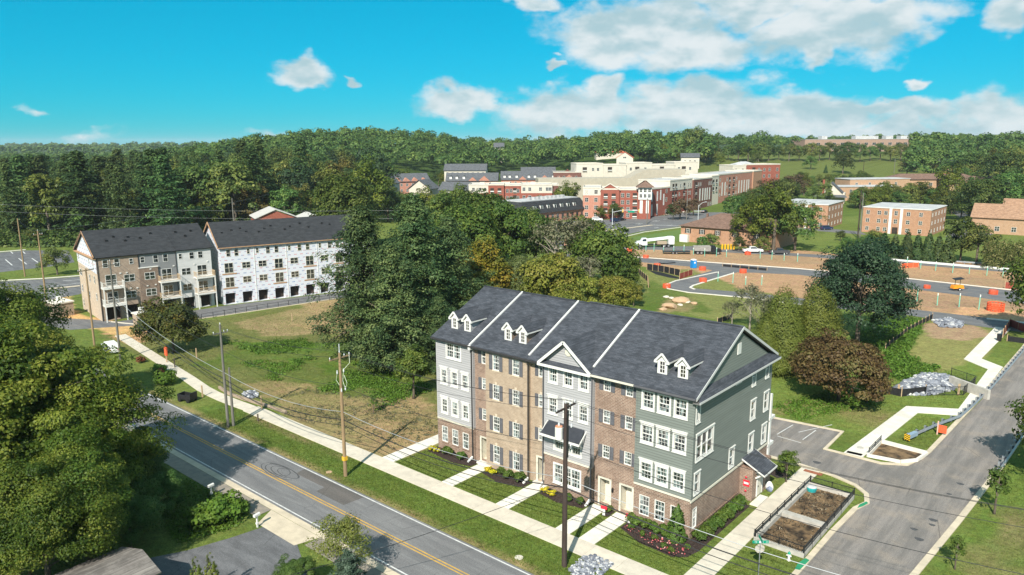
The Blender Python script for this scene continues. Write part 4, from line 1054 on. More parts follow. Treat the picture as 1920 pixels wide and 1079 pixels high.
def kindcrown(kind):
    K = dict(
        near1=lambda: roundcrown('near1', 11, 6.2, 6.6, 150, 500, .21, L_NEAR, .25, .66, zc=8.0, lump=.34), near2=lambda: roundcrown('near2', 12, 5.4, 6.0, 130, 480, .20, L_NEAR, .26, .66, zc=7.2, lump=.36),
        vine=lambda: roundcrown('vine', 13, 4.2, 3.6, 110, 330, .19, L_VINE, .24, zc=3.6, lump=.38),
        pine1=lambda: pinecrown('pine1', 21, 25, 8.2, 3.0, L_PINE, 19, .46, 84), pine2=lambda: pinecrown('pine2', 22, 22, 7.0, 2.0, L_PINE, 17, .44, 80),
        locust=lambda: roundcrown('locust', 31, 8.4, 8.8, 170, 210, .34, L_DARK, .22, .72, zc=8.3, lump=.28), arb=lambda: conecrown('arb', 41, 13.4, 5.2, L_ARB, 2600, 17, .23, .62),
        plum=lambda: roundcrown('plum', 51, 6.4, 3.9, 190, 130, .3, L_PLUM, .20, .55, zc=4.3, lump=.22), oak1=lambda: roundcrown('oak1', 61, 6, 6.6, 130, 120, .46, L_OAK, .28, zc=8.2, lump=.3),
        oak2=lambda: roundcrown('oak2', 62, 5.2, 5.2, 110, 115, .44, L_OAK, .3, zc=6.8, lump=.34), yel=lambda: roundcrown('yel', 63, 5, 5.6, 110, 110, .42, L_YEL, .3, zc=7.2, lump=.3),
        olive1=lambda: roundcrown('olive1', 64, 5.4, 5.0, 120, 110, .42, L_OLIVE, .28, zc=6.2, lump=.34), olive2=lambda: roundcrown('olive2', 65, 4.6, 4.6, 100, 110, .4, L_OLIVE, .3, zc=5.6, lump=.34),
        willow=lambda: willowcrown('willow', 71, 13, 4.2, L_WIL), maple=lambda: roundcrown('maple', 81, 5.4, 4.4, 150, 130, .36, L_MAPLE, .26, .7, zc=4.9, lump=.28),
        sparse=lambda: roundcrown('sparse', 91, 3.6, 4.2, 60, 26, .34, L_GREY, .26, .8, zc=6.0, lump=.4), lime=lambda: roundcrown('lime', 92, 3.4, 2.9, 130, 46, .2, L_LIME, .26, .8, zc=4.4, lump=.4),
        spruce=lambda: pinecrown('spruce', 93, 6, 2.3, .3, L_SPR, 15, .26, 40), sap=lambda: roundcrown('sap', 94, 1.05, 1.5, 34, 26, .2, L_BOX, .3, .9, zc=2.6, lump=.3),
        small=lambda: roundcrown('small', 95, 2.2, 3.0, 80, 90, .27, L_OAK, .3, .8, zc=4.2, lump=.25), lightsmall=lambda: roundcrown('lightsmall', 96, 1.9, 2.6, 60, 60, .26, L_BOX, .3, .8, zc=3.6, lump=.3))
    return K[kind]()
def big(kind, name, px, py, top=None, s=None, rz=0., seed=1, tr=None, nl=14, barkm=None, dz=0, pos=None, **t):
    """a tree with its foot at picture position (px, py) whose top reaches row `top`"""
    me, C = kindcrown(kind); x, y = pos or G(px, py)
    hm = float(np.max(C[:, 2])) * 1.06 + .4
    if top is not None: s = Hof(x, y, top, float(terrain(x, y))) / hm
    tk = trunkmesh('trunk_' + kind, seed, C, hm * .86, tr or hm * .022, nl, barkm)
    return tree(name, me, tk, x, y, s, rz, **t)
# ---------------------------------------------------------------- placed trees
def T_(kind, name, px, py, top, label, group=None, **k):
    return big(kind, name, px, py, top, label=label, cat=k.pop('cat', 'tree'), group=group, **k)
# bottom-left corner: a clump of walnuts and vines beside the street
for i, (px, py, top, kd, rz, lb) in enumerate([
        (190, 985, 695, 'near1', .3, 'broad green tree overhanging the street at the left'), (100, 930, 610, 'near1', 2.2, 'tall green tree behind the overhanging one, left of the white car'),
        (30, 1010, 590, 'near2', 4.0, 'green tree cut off by the left edge above the house roof'), (20, 800, 512, 'near2', 1.0, 'farthest tree of the left-hand clump, beside the red sign'),
        (170, 1060, 800, 'near2', 5.2, 'lower leafy tree in front of the left-hand clump'), (95, 1120, 850, 'near1', 3.3, 'leafy tree just above the bottom-left corner')]):
    T_(kd, 'walnut_tree', px, py, top, lb, rz=rz, seed=i + 3, pos=(G(px, py, 0)))
for i, (px, py, top, lb) in enumerate([(290, 975, 880, 'tangled vine thicket hanging below the tree beside the street'), (245, 1030, 905, 'vine covered mound beside the grey shingled roof'), (272, 920, 830, 'vine thicket at the roadside path under the overhanging tree'), (60, 1100, 930, 'vine thicket in the bottom-left corner')]):
    T_('vine', 'vine_thicket', px, py, top, lb, rz=i * 1.3, cat='shrub')
# white pines beside the row
for i, (px, py, top, kd, lb) in enumerate([(688, 676, 368, 'pine1', 'tall dark pine on the left of the pine group by the row'), (782, 662, 347, 'pine1', 'tallest dark pine, beside the left gable of the row'), (846, 640, 392, 'pine2', 'pine behind the left end of the slate roof'), (738, 700, 440, 'pine2', 'shorter pine at the front of the pine group'), (826, 700, 545, 'pine2', 'low pine touching the grey siding of the row')]):
    T_(kd, 'pine_tree', px, py, top, lb, rz=i * 1.7, nl=26)
T_('small', 'young_tree', 776, 748, 640, 'small rounded tree in the meadow in front of the pines'); T_('sap', 'sapling', 701, 776, 735, 'thin sapling in the dry grass left of the row')
T_('maple', 'maple_tree', 326, 662, 553, 'spreading olive green tree by the stone gate pier', nl=18)
# behind the row
for i, (kd, px, py, top, lb) in enumerate([
        ('yel', 905, 602, 440, 'yellowing tree behind the left roof end'), ('willow', 975, 600, 470, 'pale weeping willow behind the slate roof'), ('olive1', 1035, 606, 470, 'olive green tree right of the willow'), ('olive2', 1090, 600, 500, 'olive green bushy tree behind the ridge'),
        ('olive1', 1150, 596, 512, 'olive green tree at the edge of the rear lawn'), ('olive2', 1060, 620, 528, 'low olive tree just above the ridge'), ('olive2', 1188, 575, 525, 'small olive tree nearest the silt pond'), ('olive2', 1010, 612, 520, 'low olive shrub tree between willow and ridge'),
        ('oak1', 880, 545, 380, 'dark tree behind the yellowing tree'), ('oak1', 945, 530, 372, 'dark green tree left of the mansard building'), ('oak2', 1005, 520, 392, 'dark tree in front of the mansard building'), ('oak1', 905, 500, 352, 'dark tree below the brick apartments on the left'),
        ('oak2', 1130, 560, 415, 'slender dark tree left of the building site road'), ('oak2', 1165, 560, 470, 'dark tree beside the building site road'), ('sparse', 1075, 545, 395, 'half bare tree with pale limbs before the mansard building'), ('sparse', 1042, 550, 400, 'bare branched tree left of the brick gate pier'), ('sparse', 1105, 570, 470, 'thin half bare tree above the olive trees'),
        ('oak2', 845, 480, 350, 'dark tree behind the tallest pine'), ('oak2', 985, 470, 385, 'small dark tree beside the mansard roof'), ('oak2', 1095, 500, 400, 'dark bushy tree in front of the street corner'), ('oak1', 650, 470, 322, 'lighter green tree left of the pines')]):
    T_(kd, {'willow': 'willow_tree', 'sparse': 'bare_tree'}.get(kd, 'broadleaf_tree'), px, py, top, lb, rz=i * 2.1, nl=30 if kd == 'sparse' else 12, barkm=BARKP if kd in ('sparse', 'willow') else None)
# right of the row
for i, (px, py, top, lb) in enumerate([(1462, 694, 524, 'light green conifer, left peak of the conifer group'), (1524, 690, 518, 'light green conifer, right peak of the conifer group'), (1432, 700, 590, 'light green conifer at the left edge of the group'), (1560, 694, 600, 'low light green conifer behind the purple tree')]):
    T_('arb', 'conifer', px, py, top, lb, rz=i * 1.9)
T_('locust', 'locust_tree', 1606, 648, 438, 'large dark green tree standing before the building site', nl=26)
T_('plum', 'plum_tree', 1572, 752, 614, 'broad purple brown tree below the light conifers', nl=30)
T_('lightsmall', 'young_tree', 1625, 756, 690, 'slim young tree in front of the purple tree', seed=4)
for i, (px, py, top, lb) in enumerate([(1405, 622, 528, 'grey twiggy shrub at the edge of the rear lawn'), (1372, 612, 560, 'low twiggy shrub on the rear lawn'), (1430, 640, 545, 'twiggy shrub touching the light conifers')]):
    T_('sparse', 'bare_shrub', px, py, top, lb, rz=i * 2., barkm=BARKP, nl=40, cat='shrub')
T_('oak2', 'roadside_tree', 1990, 905, 720, 'leafy tree cut off by the right edge beside the guardrail'); T_('oak2', 'roadside_tree', 1975, 640, 450, 'tree shading the right edge by the site road')
# saplings
for kd, px, py, top, lb in (('lightsmall', 1474, 905, 838, 'young street tree in the mulch behind the side door'), ('sap', 1864, 964, 868, 'staked sapling beside the side street kerb'), ('sap', 1790, 1068, 1000, 'nearly bare sapling with green trunk guard at the right')):
    T_(kd, 'sapling', px, py, top, lb, barkm=BARKP)
# front corner by the driveway
T_('lime', 'young_tree', 640, 1079, 960, 'airy yellow green tree at the street edge below', pos=G(640, 1085, 0), nl=60, barkm=BARKP, tr=.06)
T_('spruce', 'spruce_tree', 655, 1120, 1020, 'bluish spruce below the airy tree', pos=G(655, 1130, 0)); T_('vine', 'round_shrub', 556, 1100, 1042, 'dark rounded shrub left of the bluish spruce', cat='shrub', pos=G(556, 1105, 0))
# narrow arborvitae in the bottom-left garden
me, C = conecrown('thuja', 44, 4, .75, L_ARB, 300, 14, .14, .6)
for px, py, top, lb in ((373, 1130, 1042, 'left one of two narrow dark conifers by the driveway'), (401, 1130, 1034, 'right one of two narrow dark conifers by the driveway')):
    x, y = G(px, py, 0); s = Hof(x, y, top) / 4.1; tree('thuja', me, trunkmesh('trunk_thuja', 3, [], 3, .07), x, y, s, label=lb, cat='tree')

# ---------------------------------------------------------------- shrubs
def shrubmesh(name, seed, rx, rz, nc, per, leaf, m_): return roundcrown(name, seed, rx, rz, nc, per, leaf, m_, .36, .9, zc=rz * .85)[0]
SG = shrubmesh('gold_bush', 3, .36, .30, 14, 40, .11, L_GOLD); SB = shrubmesh('green_bush', 4, .55, .5, 22, 50, .14, L_BOX); SD = shrubmesh('weed_bush', 6, 1.2, .8, 40, 60, .24, L_WEED); SR = shrubmesh('red_bush', 7, .8, .6, 26, 40, .2, L_RED)
def shrub(nm, me, x, y, s, lb, grp=None, **k):
    return ob(nm, me, None, (x, y, float(terrain(x, y))), rz=(x * 7 + y * 3) % 6.28, label=lb, cat='shrub', group=grp, **k)
def bush(nm, me, x, y, s, lb, grp=None):
    o = shrub(nm, me, x, y, s, lb, grp); o.scale = (s, s, s); return o
for (x, y, w) in ((-30.0, -1.1, 'left of the pair by the first walk'), (-29.2, -1.15, 'right of the pair at the left end of the row'), (-21.7, -1.2, 'left of the pair beside the second walk'), (-20.9, -1.35, 'right of the pair beside the second walk'), (-14.5, -1.1, 'left of the pair below the triple window'), (-13.6, -1.2, 'right of the pair below the triple window')):
    bush('gold_bush', SG, x, y, 1.2, 'bright yellow bush, ' + w)
for i, (x, y, s, w) in enumerate(((-27.8, -.9, 1.1, 'below the middle brown brick window'), (-25.9, -.8, 1.0, 'left of the first front door'), (-20.3, -.8, .9, 'below the left tan brick window'), (-19.1, -1., 1.0, 'between the two tan brick windows'), (-17.8, -.9, 1.2, 'left of the second front door'), (-11.8, -.9, .8, 'below the grey bay'), (-10.6, -.8, .8, 'left of the third front door'), (-7.7, -.3, .7, 'between the two brown brick doors'))):
    bush('green_bush', SB, x, y, s, 'green bush ' + w)
for i, x in enumerate((-5.2, -4.4, -3.6, -2.8, -2.0, -1.3)):
    bush('hedge_bush', SB, x, -.75 - (i % 2) * .15, 1.05, 'green bush in the front hedge under the corner windows', 'front hedge bushes')
for i in range(9):
    bush('hedge_bush', SB, .75 + (i % 2) * .1, .3 + i * 1.02, 1.15, 'green bush in the hedge along the brick side wall', 'side hedge bushes')
for i, (x, y) in enumerate(((-4.6, -1.6), (-3.3, -2.0), (-2.2, -1.9), (-1.0, -2.5), (-.2, -2.7), (.6, -1.5), (1.0, 17.6), (1.3, 18.6))):
    bush('green_bush', SB, x, y, .55, 'small round bush in the corner mulch bed' if i < 6 else 'small bush in the mulch behind the side door', 'small bed bushes' if i < 6 else 'bushes behind the side door')
me, C = conecrown('holly', 46, 3.4, .8, L_BOX, 260, 14, .17, .55)
tree('holly_tree', me, trunkmesh('trunk_holly', 5, [], 2.4, .06), -.75, -.85, 1., label='cone shaped holly at the front corner of the row', cat='tree')
for px, py, s, lb in ((310, 722, 1.3, 'yellow green roadside bush beside the sidewalk'), (300, 700, .9, 'small roadside bush behind the yellow green one'), (420, 975, 1.5, 'bright green bush beside the driveway mailbox'), (385, 985, 1.3, 'leafy bush left of the driveway mailbox'), (452, 962, .8, 'ragged bush near the concrete apron')):
    x, y = G(px, py, 0); bush('leafy_bush', SD, x, y, s, lb)
for px, py, s, lb in ((263, 681, .9, 'reddish bush on the verge, nearer the stone pier'), (300, 703, .9, 'reddish bush on the verge, nearer the black cart')):
    x, y = G(px, py, 0); bush('red_bush', SR, x, y, s, lb)
def scatter_stuff(name, poly, n, m_, hmax, leaf, label, cat, seed=1, per=14, cl=.5, thr=.0, flat=.8):
    rs = np.random.RandomState(seed); xs = [p[0] for p in poly]; ys = [p[1] for p in poly]
    x = rs.uniform(min(xs), max(xs), n * 3); y = rs.uniform(min(ys), max(ys), n * 3); k = inpoly(x, y, poly) & (fbm(x, y, 5) > thr); x, y = x[k][:n], y[k][:n]
    hh = hmax * (.3 + .9 * np.clip(fbm(x + 50, y, 4) * 1.6 - .4, 0, 1))
    C = np.stack([x, y, terrain(x, y) + hh * .35], 1)
    P, Nn, t, kk = clumps(rs, C, hh * 0 + cl * rs.uniform(.6, 1.3, len(x)), per, flat, .6, .2)
    P[:, 2] = np.maximum(P[:, 2], C[kk, 2] * 0 + .02) * 1.0
    P[:, 2] = .02 + (P[:, 2] - C[kk, 2]) * .5 * hh[kk] / cl + hh[kk] * .5 * rs.rand(len(P))
    P[:, 2] = np.abs(P[:, 2])
    ob(name, leafmesh(name, P, Nn, leaf * rs.uniform(.6, 1.5, len(P)), t, m_, rs=rs), kind='stuff', label=label, cat=cat)
scatter_stuff('weeds', [(-90, 6), (-70, 8), (-48, 6), (-44, 12), (-58, 26), (-76, 22)], 1300, L_WEED, .9, .24, 'bright green weeds growing over the meadow', 'weeds', 3, 16, .8, .50)
scatter_stuff('weeds', [(-84, -2), (-60, 2), (-44, 3), (-45, 9), (-62, 10), (-84, 8)], 700, L_WEED, .6, .22, 'low green weeds in the near part of the meadow', 'weeds', 4, 14, .7, .54)
scatter_stuff('undergrowth', PX((1640, 590), (1735, 600), (1700, 665), (1760, 690), (1720, 722), (1640, 700), (1580, 660)), 1100, L_WEED, 1.0, .3, 'dense green undergrowth behind the riprap', 'weeds', 5, 14, .8, .3)
scatter_stuff('undergrowth', PX((1440, 760), (1560, 735), (1650, 735), (1640, 760), (1500, 790)), 500, L_WEED, .35, .2, 'rough grass in front of the purple tree', 'weeds', 6, 12, .5, .3)
scatter_stuff('undergrowth', PX((340, 900), (470, 950), (440, 990), (330, 1020), (300, 960)), 700, L_WEED, .5, .2, 'rough grass beside the driveway', 'weeds', 7, 12, .5, .3)
scatter_stuff('dry_tufts', [(-58, -5.3), (-34, -5.3), (-32, 5), (-44, 8), (-58, 2)], 500, L_GREY, .22, .16, 'dry grass tufts left of the row', 'grass', 8, 9, .4, .42)
rs = np.random.RandomState(9); n = 190
x = rs.uniform(-5.3, 1.0, n); y = rs.uniform(-3.0, -1.3, n); k = inpoly(x, y, [(-5.3, -1.8), (-3, -2.9), (.2, -3.1), (1.0, -2.4), (1, -1.4), (-5.3, -1.3)])
ob('flowers', leafmesh('flowers', np.stack([x[k], y[k], rs.uniform(.06, .22, k.sum())], 1), rs.normal(size=(k.sum(), 3)) + np.array((0, 0, 1.5)), .14 * rs.uniform(.5, 1.4, k.sum()), rs.rand(k.sum()), L_BLOOM, .9), kind='stuff', label='coral flowers in the corner mulch bed', cat='flowers')

# ---------------------------------------------------------------- woods
def fartree(name, seed, rx, rz, zc, nc, per, leaf, m_, pine=False):
    rs = np.random.RandomState(seed)
    if pine: me, C = pinecrown(name, seed, zc + rz, rx, 2.5, m_, 12, leaf, per)
    else: me, C = roundcrown(name, seed, rx, rz, nc, per, leaf, m_, .27, .72, zc=zc, lump=.32)
    # stem
    b = bmesh.new(); b.from_mesh(me); ly = b.verts.layers.float.get('tint')
    ring = []
    for z in (0, zc):
        ring.append([b.verts.new((math.cos(a) * .35, math.sin(a) * .35, z)) for a in (0, 1.05, 2.1, 3.14, 4.19, 5.24)])
    for i in range(6):
        f = b.faces.new((ring[0][i], ring[0][(i + 1) % 6], ring[1][(i + 1) % 6], ring[1][i])); f.material_index = 1
    b.to_mesh(me); b.free(); me.materials.append(BARK); return me
FT = [fartree('far_oak', 101, 7.2, 8.6, 9.4, 56, 70, .7, L_FAR), fartree('far_oak_b', 102, 6.2, 7.8, 8.6, 48, 70, .7, L_FAR), fartree('far_light', 103, 6.4, 7.8, 8.8, 52, 70, .7, L_FAR2), fartree('far_pine', 104, 6.4, 12.5, 11.5, 0, 20, .8, L_FARP, True), fartree('far_oak_c', 109, 7.8, 8.0, 9.8, 60, 70, .7, L_FAR), fartree('far_olive', 110, 6.6, 7.2, 8.4, 50, 70, .7, leafmat('leaf_wood_olive', [(.05, .055, .012), (.11, .105, .02), (.19, .16, .04)], .25, .3)), fartree('far_blue', 111, 6.8, 8.6, 9.4, 56, 70, .7, leafmat('leaf_wood_blue', [(.012, .03, .013), (.028, .056, .022), (.055, .09, .034)], .22, .25))]
def lowcrown(seed, q):
    rs = np.random.RandomState(seed); nc = 14
    d = rs.normal(size=(nc, 3)); d /= np.linalg.norm(d, axis=1, keepdims=True); d[:, 2] = np.abs(d[:, 2]) - .25
    C = d * np.array((4.8, 4.8, 5)) * rs.uniform(.6, 1, (nc, 1)) + np.array((0, 0, 10))
    P, Nn, t, k = clumps(rs, C, rs.uniform(1.6, 3.0, nc), q, .8)
    return P, Nn + (P - np.array((0, 0, 9))) / 6, t
BLOCK = []   # (cx, cy, radius) kept free of trees, camera frame
def px_of(cx, cy, z):
    v = Vector((*fromcam(cx, cy), z)) - CAM; d = v.dot(_f); return 960 + F_PX * v.dot(_rr) / d, 539.5 - F_PX * v.dot(_uu) / d
def woods():
    rs = np.random.RandomState(77); pts = []
    d = 250.
    while d < 3200:
        step = 11.2 if d < 700 else 11.2 + (d - 700) * .02
        k = -.76
        while k < .78:
            cx = d * (k + rs.uniform(-.4, .4) * step / d); cy = d + rs.uniform(-.5, .5) * step
            k += step / d * 1.05
            pts.append((cx, cy))
        d += step * (.92 if d < 700 else 1.6)
    sel = []
    for cx, cy in pts:
        k = cx / cy; px = 960 + F_PX * k
        edge = (246 if px < 330 else 270) + 8 * math.sin(cx / 17)
        if px < 620: ok = cy > edge
        elif px < 740: ok = cy > 330 + 10 * math.sin(cx / 9)
        elif px < 1050: ok = cy > 590 + 15 * math.sin(cx / 30)
        elif px < 1330: ok = cy > 560 + 15 * math.sin(cx / 30)
        elif px < 1700: ok = cy > 760
        else: ok = cy > 470 + 20 * math.sin(cx / 25)
        if cy > 1000 and 1300 < px: ok = ok and rs.rand() < .8
        if ok and any((cx - a) ** 2 + (cy - b) ** 2 < r_ * r_ for a, b, r_ in BLOCK): ok = False
        if ok: sel.append((cx, cy))
    sel.sort(key=lambda p: p[1]); near = []; far = []
    for cx, cy in sel:
        px, _ = px_of(cx, cy, 10)
        (near if len(near) < 300 and -40 < px < 1960 and cy < 700 and rs.rand() < .93 else far).append((cx, cy))
    for i, (cx, cy) in enumerate(near):
        x, y = fromcam(cx, cy); px = 960 + F_PX * cx / cy
        r_ = rs.rand()
        kind = 3 if (px < 330 and cy < 360 and r_ < .75) or r_ < .05 else (2 if r_ > .76 else (0 if r_ < .5 else 1))
        s = rs.uniform(.75, 1.5) * (1.05 if kind == 3 else 1.0)
        nm = ('wood_tree', 'wood_tree', 'pale_wood_tree', 'wood_pine')[kind]
        lb = ('dark green broadleaf tree in the wood on the left', 'dark green broadleaf tree in the wood on the left', 'paler yellow green tree in the wood on the left', 'layered pine in the wood on the left')[kind]
        if px > 740: lb = ('dark green broadleaf tree in the wood on the right', 'dark green broadleaf tree in the wood on the right', 'paler yellow green tree in the wood on the right', 'pine in the wood on the right')[kind]
        o = ob(nm, FT[4] if kind == 0 and rs.rand() < .5 else FT[6] if kind == 1 and rs.rand() < .6 else FT[5] if kind == 2 and rs.rand() < .35 else FT[kind], None, (x, y, float(terrain(x, y)) - .3), rs.rand() * 6.28, label=lb, cat='tree', group=('left' if px <= 740 else 'right') + ' wood, ' + ('dark trees', 'dark trees', 'pale trees', 'pines')[kind])
        sz = s * rs.uniform(.88, 1.18); row = float(np.interp(px, (0, 120, 330, 450, 560, 640, 720, 760), (300, 294, 280, 266, 255, 248, 252, 262))) - rs.uniform(-14, 2)
        lim = Hof(x, y, row, float(terrain(x, y))) / (24 if kind == 3 else 18)
        o.scale = (s, s, max(.45, min(sz, lim)))
    base = [lowcrown(200 + i, 15) for i in range(5)]; baseF = [lowcrown(300 + i, 6) for i in range(4)]
    PP, NNN, TT, SS = [], [], [], []
    for cx, cy in far:
        px = 960 + F_PX * cx / cy
        if not -80 < px < 2000: continue
        P, Nn, t = (base if cy < 900 else baseF)[rs.randint(4)]; x, y = fromcam(cx, cy); a = rs.rand() * 6.28; s = rs.uniform(.85, 1.3) * (1 if cy < 900 else 1.0 + (cy - 900) / 2600)
        c_, s_ = math.cos(a), math.sin(a); Rm = np.array(((c_, -s_, 0), (s_, c_, 0), (0, 0, 1)))
        if px < 330 and cy < 1500: s *= .72
        PP.append((P * (s, s, s * rs.uniform(.85, 1.2) * (1 if cy < 900 else .8))) @ Rm.T + np.array((x, y, float(terrain(x, y)) - .5))); NNN.append(Nn @ Rm.T); TT.append(t * .75 + rs.rand() * .35 - .05); SS.append(np.full(len(P), (1.5 if cy < 900 else 3.0) * s) * rs.uniform(.6, 1.4, len(P)))
    me = leafmesh('distant_wood', np.concatenate(PP), np.concatenate(NNN), np.concatenate(SS), np.concatenate(TT), L_FAR, .75)
    ob('distant_wood', me, kind='stuff', label='far wooded hills along the horizon', cat='wood')
    print('woods', len(near), len(far), len(me.polygons))
# short grass standing in the lawns nearest to the camera
L_GRASS = leafmat('grass_blade', [(.065, .10, .016), (.125, .17, .03), (.20, .215, .06)], .32, .0)
def grass_on(name, poly, n, label, seed, hole=()):
    rs = np.random.RandomState(seed); A = np.array(poly); x = rs.uniform(A[:, 0].min(), A[:, 0].max(), n * 2); y = rs.uniform(A[:, 1].min(), A[:, 1].max(), n * 2); k = inpoly(x, y, poly)
    for h in hole: k &= ~inpoly(x, y, h)
    x, y = x[k][:n], y[k][:n]; f = fbm(x, y, 3); h = .05 + .12 * rs.rand(len(x)) * f
    Nn = np.stack([rs.normal(size=len(x)), rs.normal(size=len(x)), rs.normal(size=len(x)) * .5 + .3], 1)
    ob(name, leafmesh(name, np.stack([x, y, h * .5], 1), Nn, .07 + h * .8, np.clip(f * .7 + .05 + rs.normal(size=len(x)) * .14, 0, 1), L_GRASS, .55, rs=rs), kind='stuff', label=label, cat='grass')
grass_on('grass', [(-60, -12.1), (8.2, -12.1), (8.2, -8.0), (-60, -8.0)], 15000, 'mown grass strip between street and sidewalk', 1)
grass_on('grass', [(-30.6, -5.6), (2.0, -5.6), (2.0, -.5), (-30.6, -.5)], 7000, 'front lawns before the row', 2, BEDS + [[(a - .1, d), (c + .1, d), (c + .1, e), (a - .1, e)] for a, c, d, e in FW] + [[(-31, -.6), (-31, 1), (3, 1), (3, -.6)]])
grass_on('grass', [(16.5, -10), (40, -10), (40, 40), (18.5, 40)], 12000, 'lawn on the right of the side street', 3); grass_on('grass', [(-18, 33.2), (5.5, 33.2), (5.6, 46), (11, 52), (10.5, 66), (-6, 70), (-18, 60)], 14000, 'rear lawn behind the parking court', 4); grass_on('grass', [(4.1, -8), (8.3, -8), (8.3, 3.1), (4.1, 3.1)], 2600, 'lawn round the stop sign', 5); grass_on('grass', [(-110, -4), (-33, -4), (-33, 14), (-60, 28), (-72, 44), (-102, 40)], 26000, 'rough meadow grass left of the row', 6); grass_on('grass', [(7.6, 33), (10.8, 33), (11.6, 45), (8, 44.6)], 1200, 'small lawn by the guardrail end', 7)
# ================================================================ rows at the far side of the meadow
BRT2 = brick('taupe_brick', (.27, .20, .15), (.36, .275, .21), (.42, .34, .27)); BRD2 = brick('umber_brick', (.17, .115, .085), (.24, .17, .13), (.3, .25, .2))
SIDD = siding('charcoal_siding', (.22, .225, .23)); SIDW = siding('pale_siding', (.56, .56, .55))
ROOF2 = shingle('charcoal_shingle', (.036, .038, .042), (.05, .052, .056))
SHEATH = mat('raw_board', (.44, .27, .16), (.34, .2, .11), 3, .8, .2)
def wrapmat():
    M = bpy.data.materials.new('house_wrap'); M.use_nodes = True; t = M.node_tree; b = t.nodes['Principled BSDF']; N = NT(t)
    b.inputs['Roughness'].default_value = .55
    P = N.n('ShaderNodeNewGeometry').outputs['Position']; x, y, z = N.sep(P)
    vec = N.comb(N.math('ADD', x, y), z, 0.)
    br = N.n('ShaderNodeTexBrick'); N.put(br.inputs['Vector'], vec); br.inputs['Scale'].default_value = 1; br.inputs['Brick Width'].default_value = 1.7; br.inputs['Row Height'].default_value = .62; br.inputs['Mortar Size'].default_value = .0
    # printed marks repeated over the sheet, wrinkles
    fx = N.math('FRACT', N.math('ADD', N.math('MULTIPLY', N.math('ADD', x, y), .62), N.math('MULTIPLY', N.math('FLOOR', N.math('MULTIPLY', z, 1.35)), .43))); fz = N.math('FRACT', N.math('MULTIPLY', z, 1.35))
    box = N.math('MULTIPLY', N.math('MULTIPLY', N.math('GREATER_THAN', fx, .15), N.math('LESS_THAN', fx, .62)), N.math('MULTIPLY', N.math('GREATER_THAN', fz, .35), N.math('LESS_THAN', fz, .62)))
    speck = N.mapr(N.noise(N.mapping(vec, (7, 10, 1)), 1., 2, .6), .36, .5)
    k = N.math('MULTIPLY', N.math('MULTIPLY', box, speck), 1., clamp=True)
    hue = N.mix(N.mapr(N.noise(P, 1.1, 2, .5), .45, .6), (.20, .27, .42), (.55, .25, .25))
    N.put(b.inputs['Base Color'], N.mix(k, (.60, .615, .66), hue))
    bp = N.n('ShaderNodeBump'); bp.inputs['Strength'].default_value = .5; bp.inputs['Distance'].default_value = .03
    N.put(bp.inputs['Height'], N.noise(P, 2.2, 4, .6)); t.links.new(bp.outputs[0], b.inputs['Normal'])
    return M
WRAP = wrapmat()
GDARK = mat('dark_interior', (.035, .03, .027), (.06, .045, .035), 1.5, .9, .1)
GL2 = glassmat('far_glass', (.015, .018, .02), (.12, .14, .14), .6)
F2 = {}
def fwin(parent, x, z, w, h, n=1, y=0., fr=None, rz=0., mullion=True, name='window', pos=None):
    """window of a building seen from afar: white frame with dark panes"""
    fr = fr or WHITE; k = (round(w, 2), round(h, 2), n, fr.name)
    if k not in F2:
        b = MB(); t = .07
        b.box(-w / 2, w / 2, -.05, -.004, 0, t); b.box(-w / 2, w / 2, -.05, -.004, h - t, h)
        for i in range(n + 1):
            x0 = -w / 2 + (w - t) * i / n; b.box(x0, x0 + t, -.048, -.004, t, h - t)
        b.box(-w / 2 + t, w / 2 - t, -.046, -.004, h * .5 - .03, h * .5 + .03)
        F2[k] = (b.mesh('window', fr), MB().quad((-w / 2 + t, -.02, t), (w / 2 - t, -.02, t), (w / 2 - t, -.02, h - t), (-w / 2 + t, -.02, h - t)).mesh('pane', GL2))
    f, p = F2[k]; o = ob(name, f, parent, pos or (x, y, z), rz); ob('pane', p, o); return o
def gable_roof(T, x0, x1, y0, y1, ze, zr, m_, ov=.4, th=.18, name='roof'):
    ym = (y0 + y1) / 2; b = MB()
    b.slab([(x0, y0 - ov, ze), (x1, y0 - ov, ze), (x1, ym, zr), (x0, ym, zr)], th); b.slab([(x1, y1 + ov, ze), (x0, y1 + ov, ze), (x0, ym, zr), (x1, ym, zr)], th)
    return b.build(name, m_, T)
def balcony(T, x, z, w, d, m_):
    b = MB(); b.box(x - w / 2, x + w / 2, -d, 0, z - .3, z); o = b.build('balcony', WHITE, T)
    b = MB(); zt = z + 1.05
    b.box(x - w / 2, x + w / 2, -d, -d + .06, zt - .07, zt)
    for s in (-1, 1): b.box(x + s * w / 2 - .03, x + s * w / 2 + .03, -d + .06, 0, zt - .07, zt)
    b.box(x - w / 2, x + w / 2, -d, -d + .05, z + .08, z + .13)
    b.build('handrail', m_, o)
    b = MB(); n = 18
    for i in range(n + 1): b.box(x - w / 2 + (w - .03) * i / n, x - w / 2 + (w - .03) * i / n + .03, -d + .012, -d + .04, z, zt - .07)
    for s in (-1, 1):
        for i in range(1, 10): b.box(x + s * (w / 2 - .02) - .012, x + s * (w / 2 - .02) + .012, -d + d * i / 10, -d + d * i / 10 + .03, z, zt - .07)
    b.build('balusters', m_, o, kind='stuff')
    for s in (-1, 1): MB().box(x + s * (w / 2 - .08) - .09, x + s * (w / 2 - .08) + .09, -d + .02, -d + .2, z - 3.3, z - .3).build('balcony_post', WHITE, T)
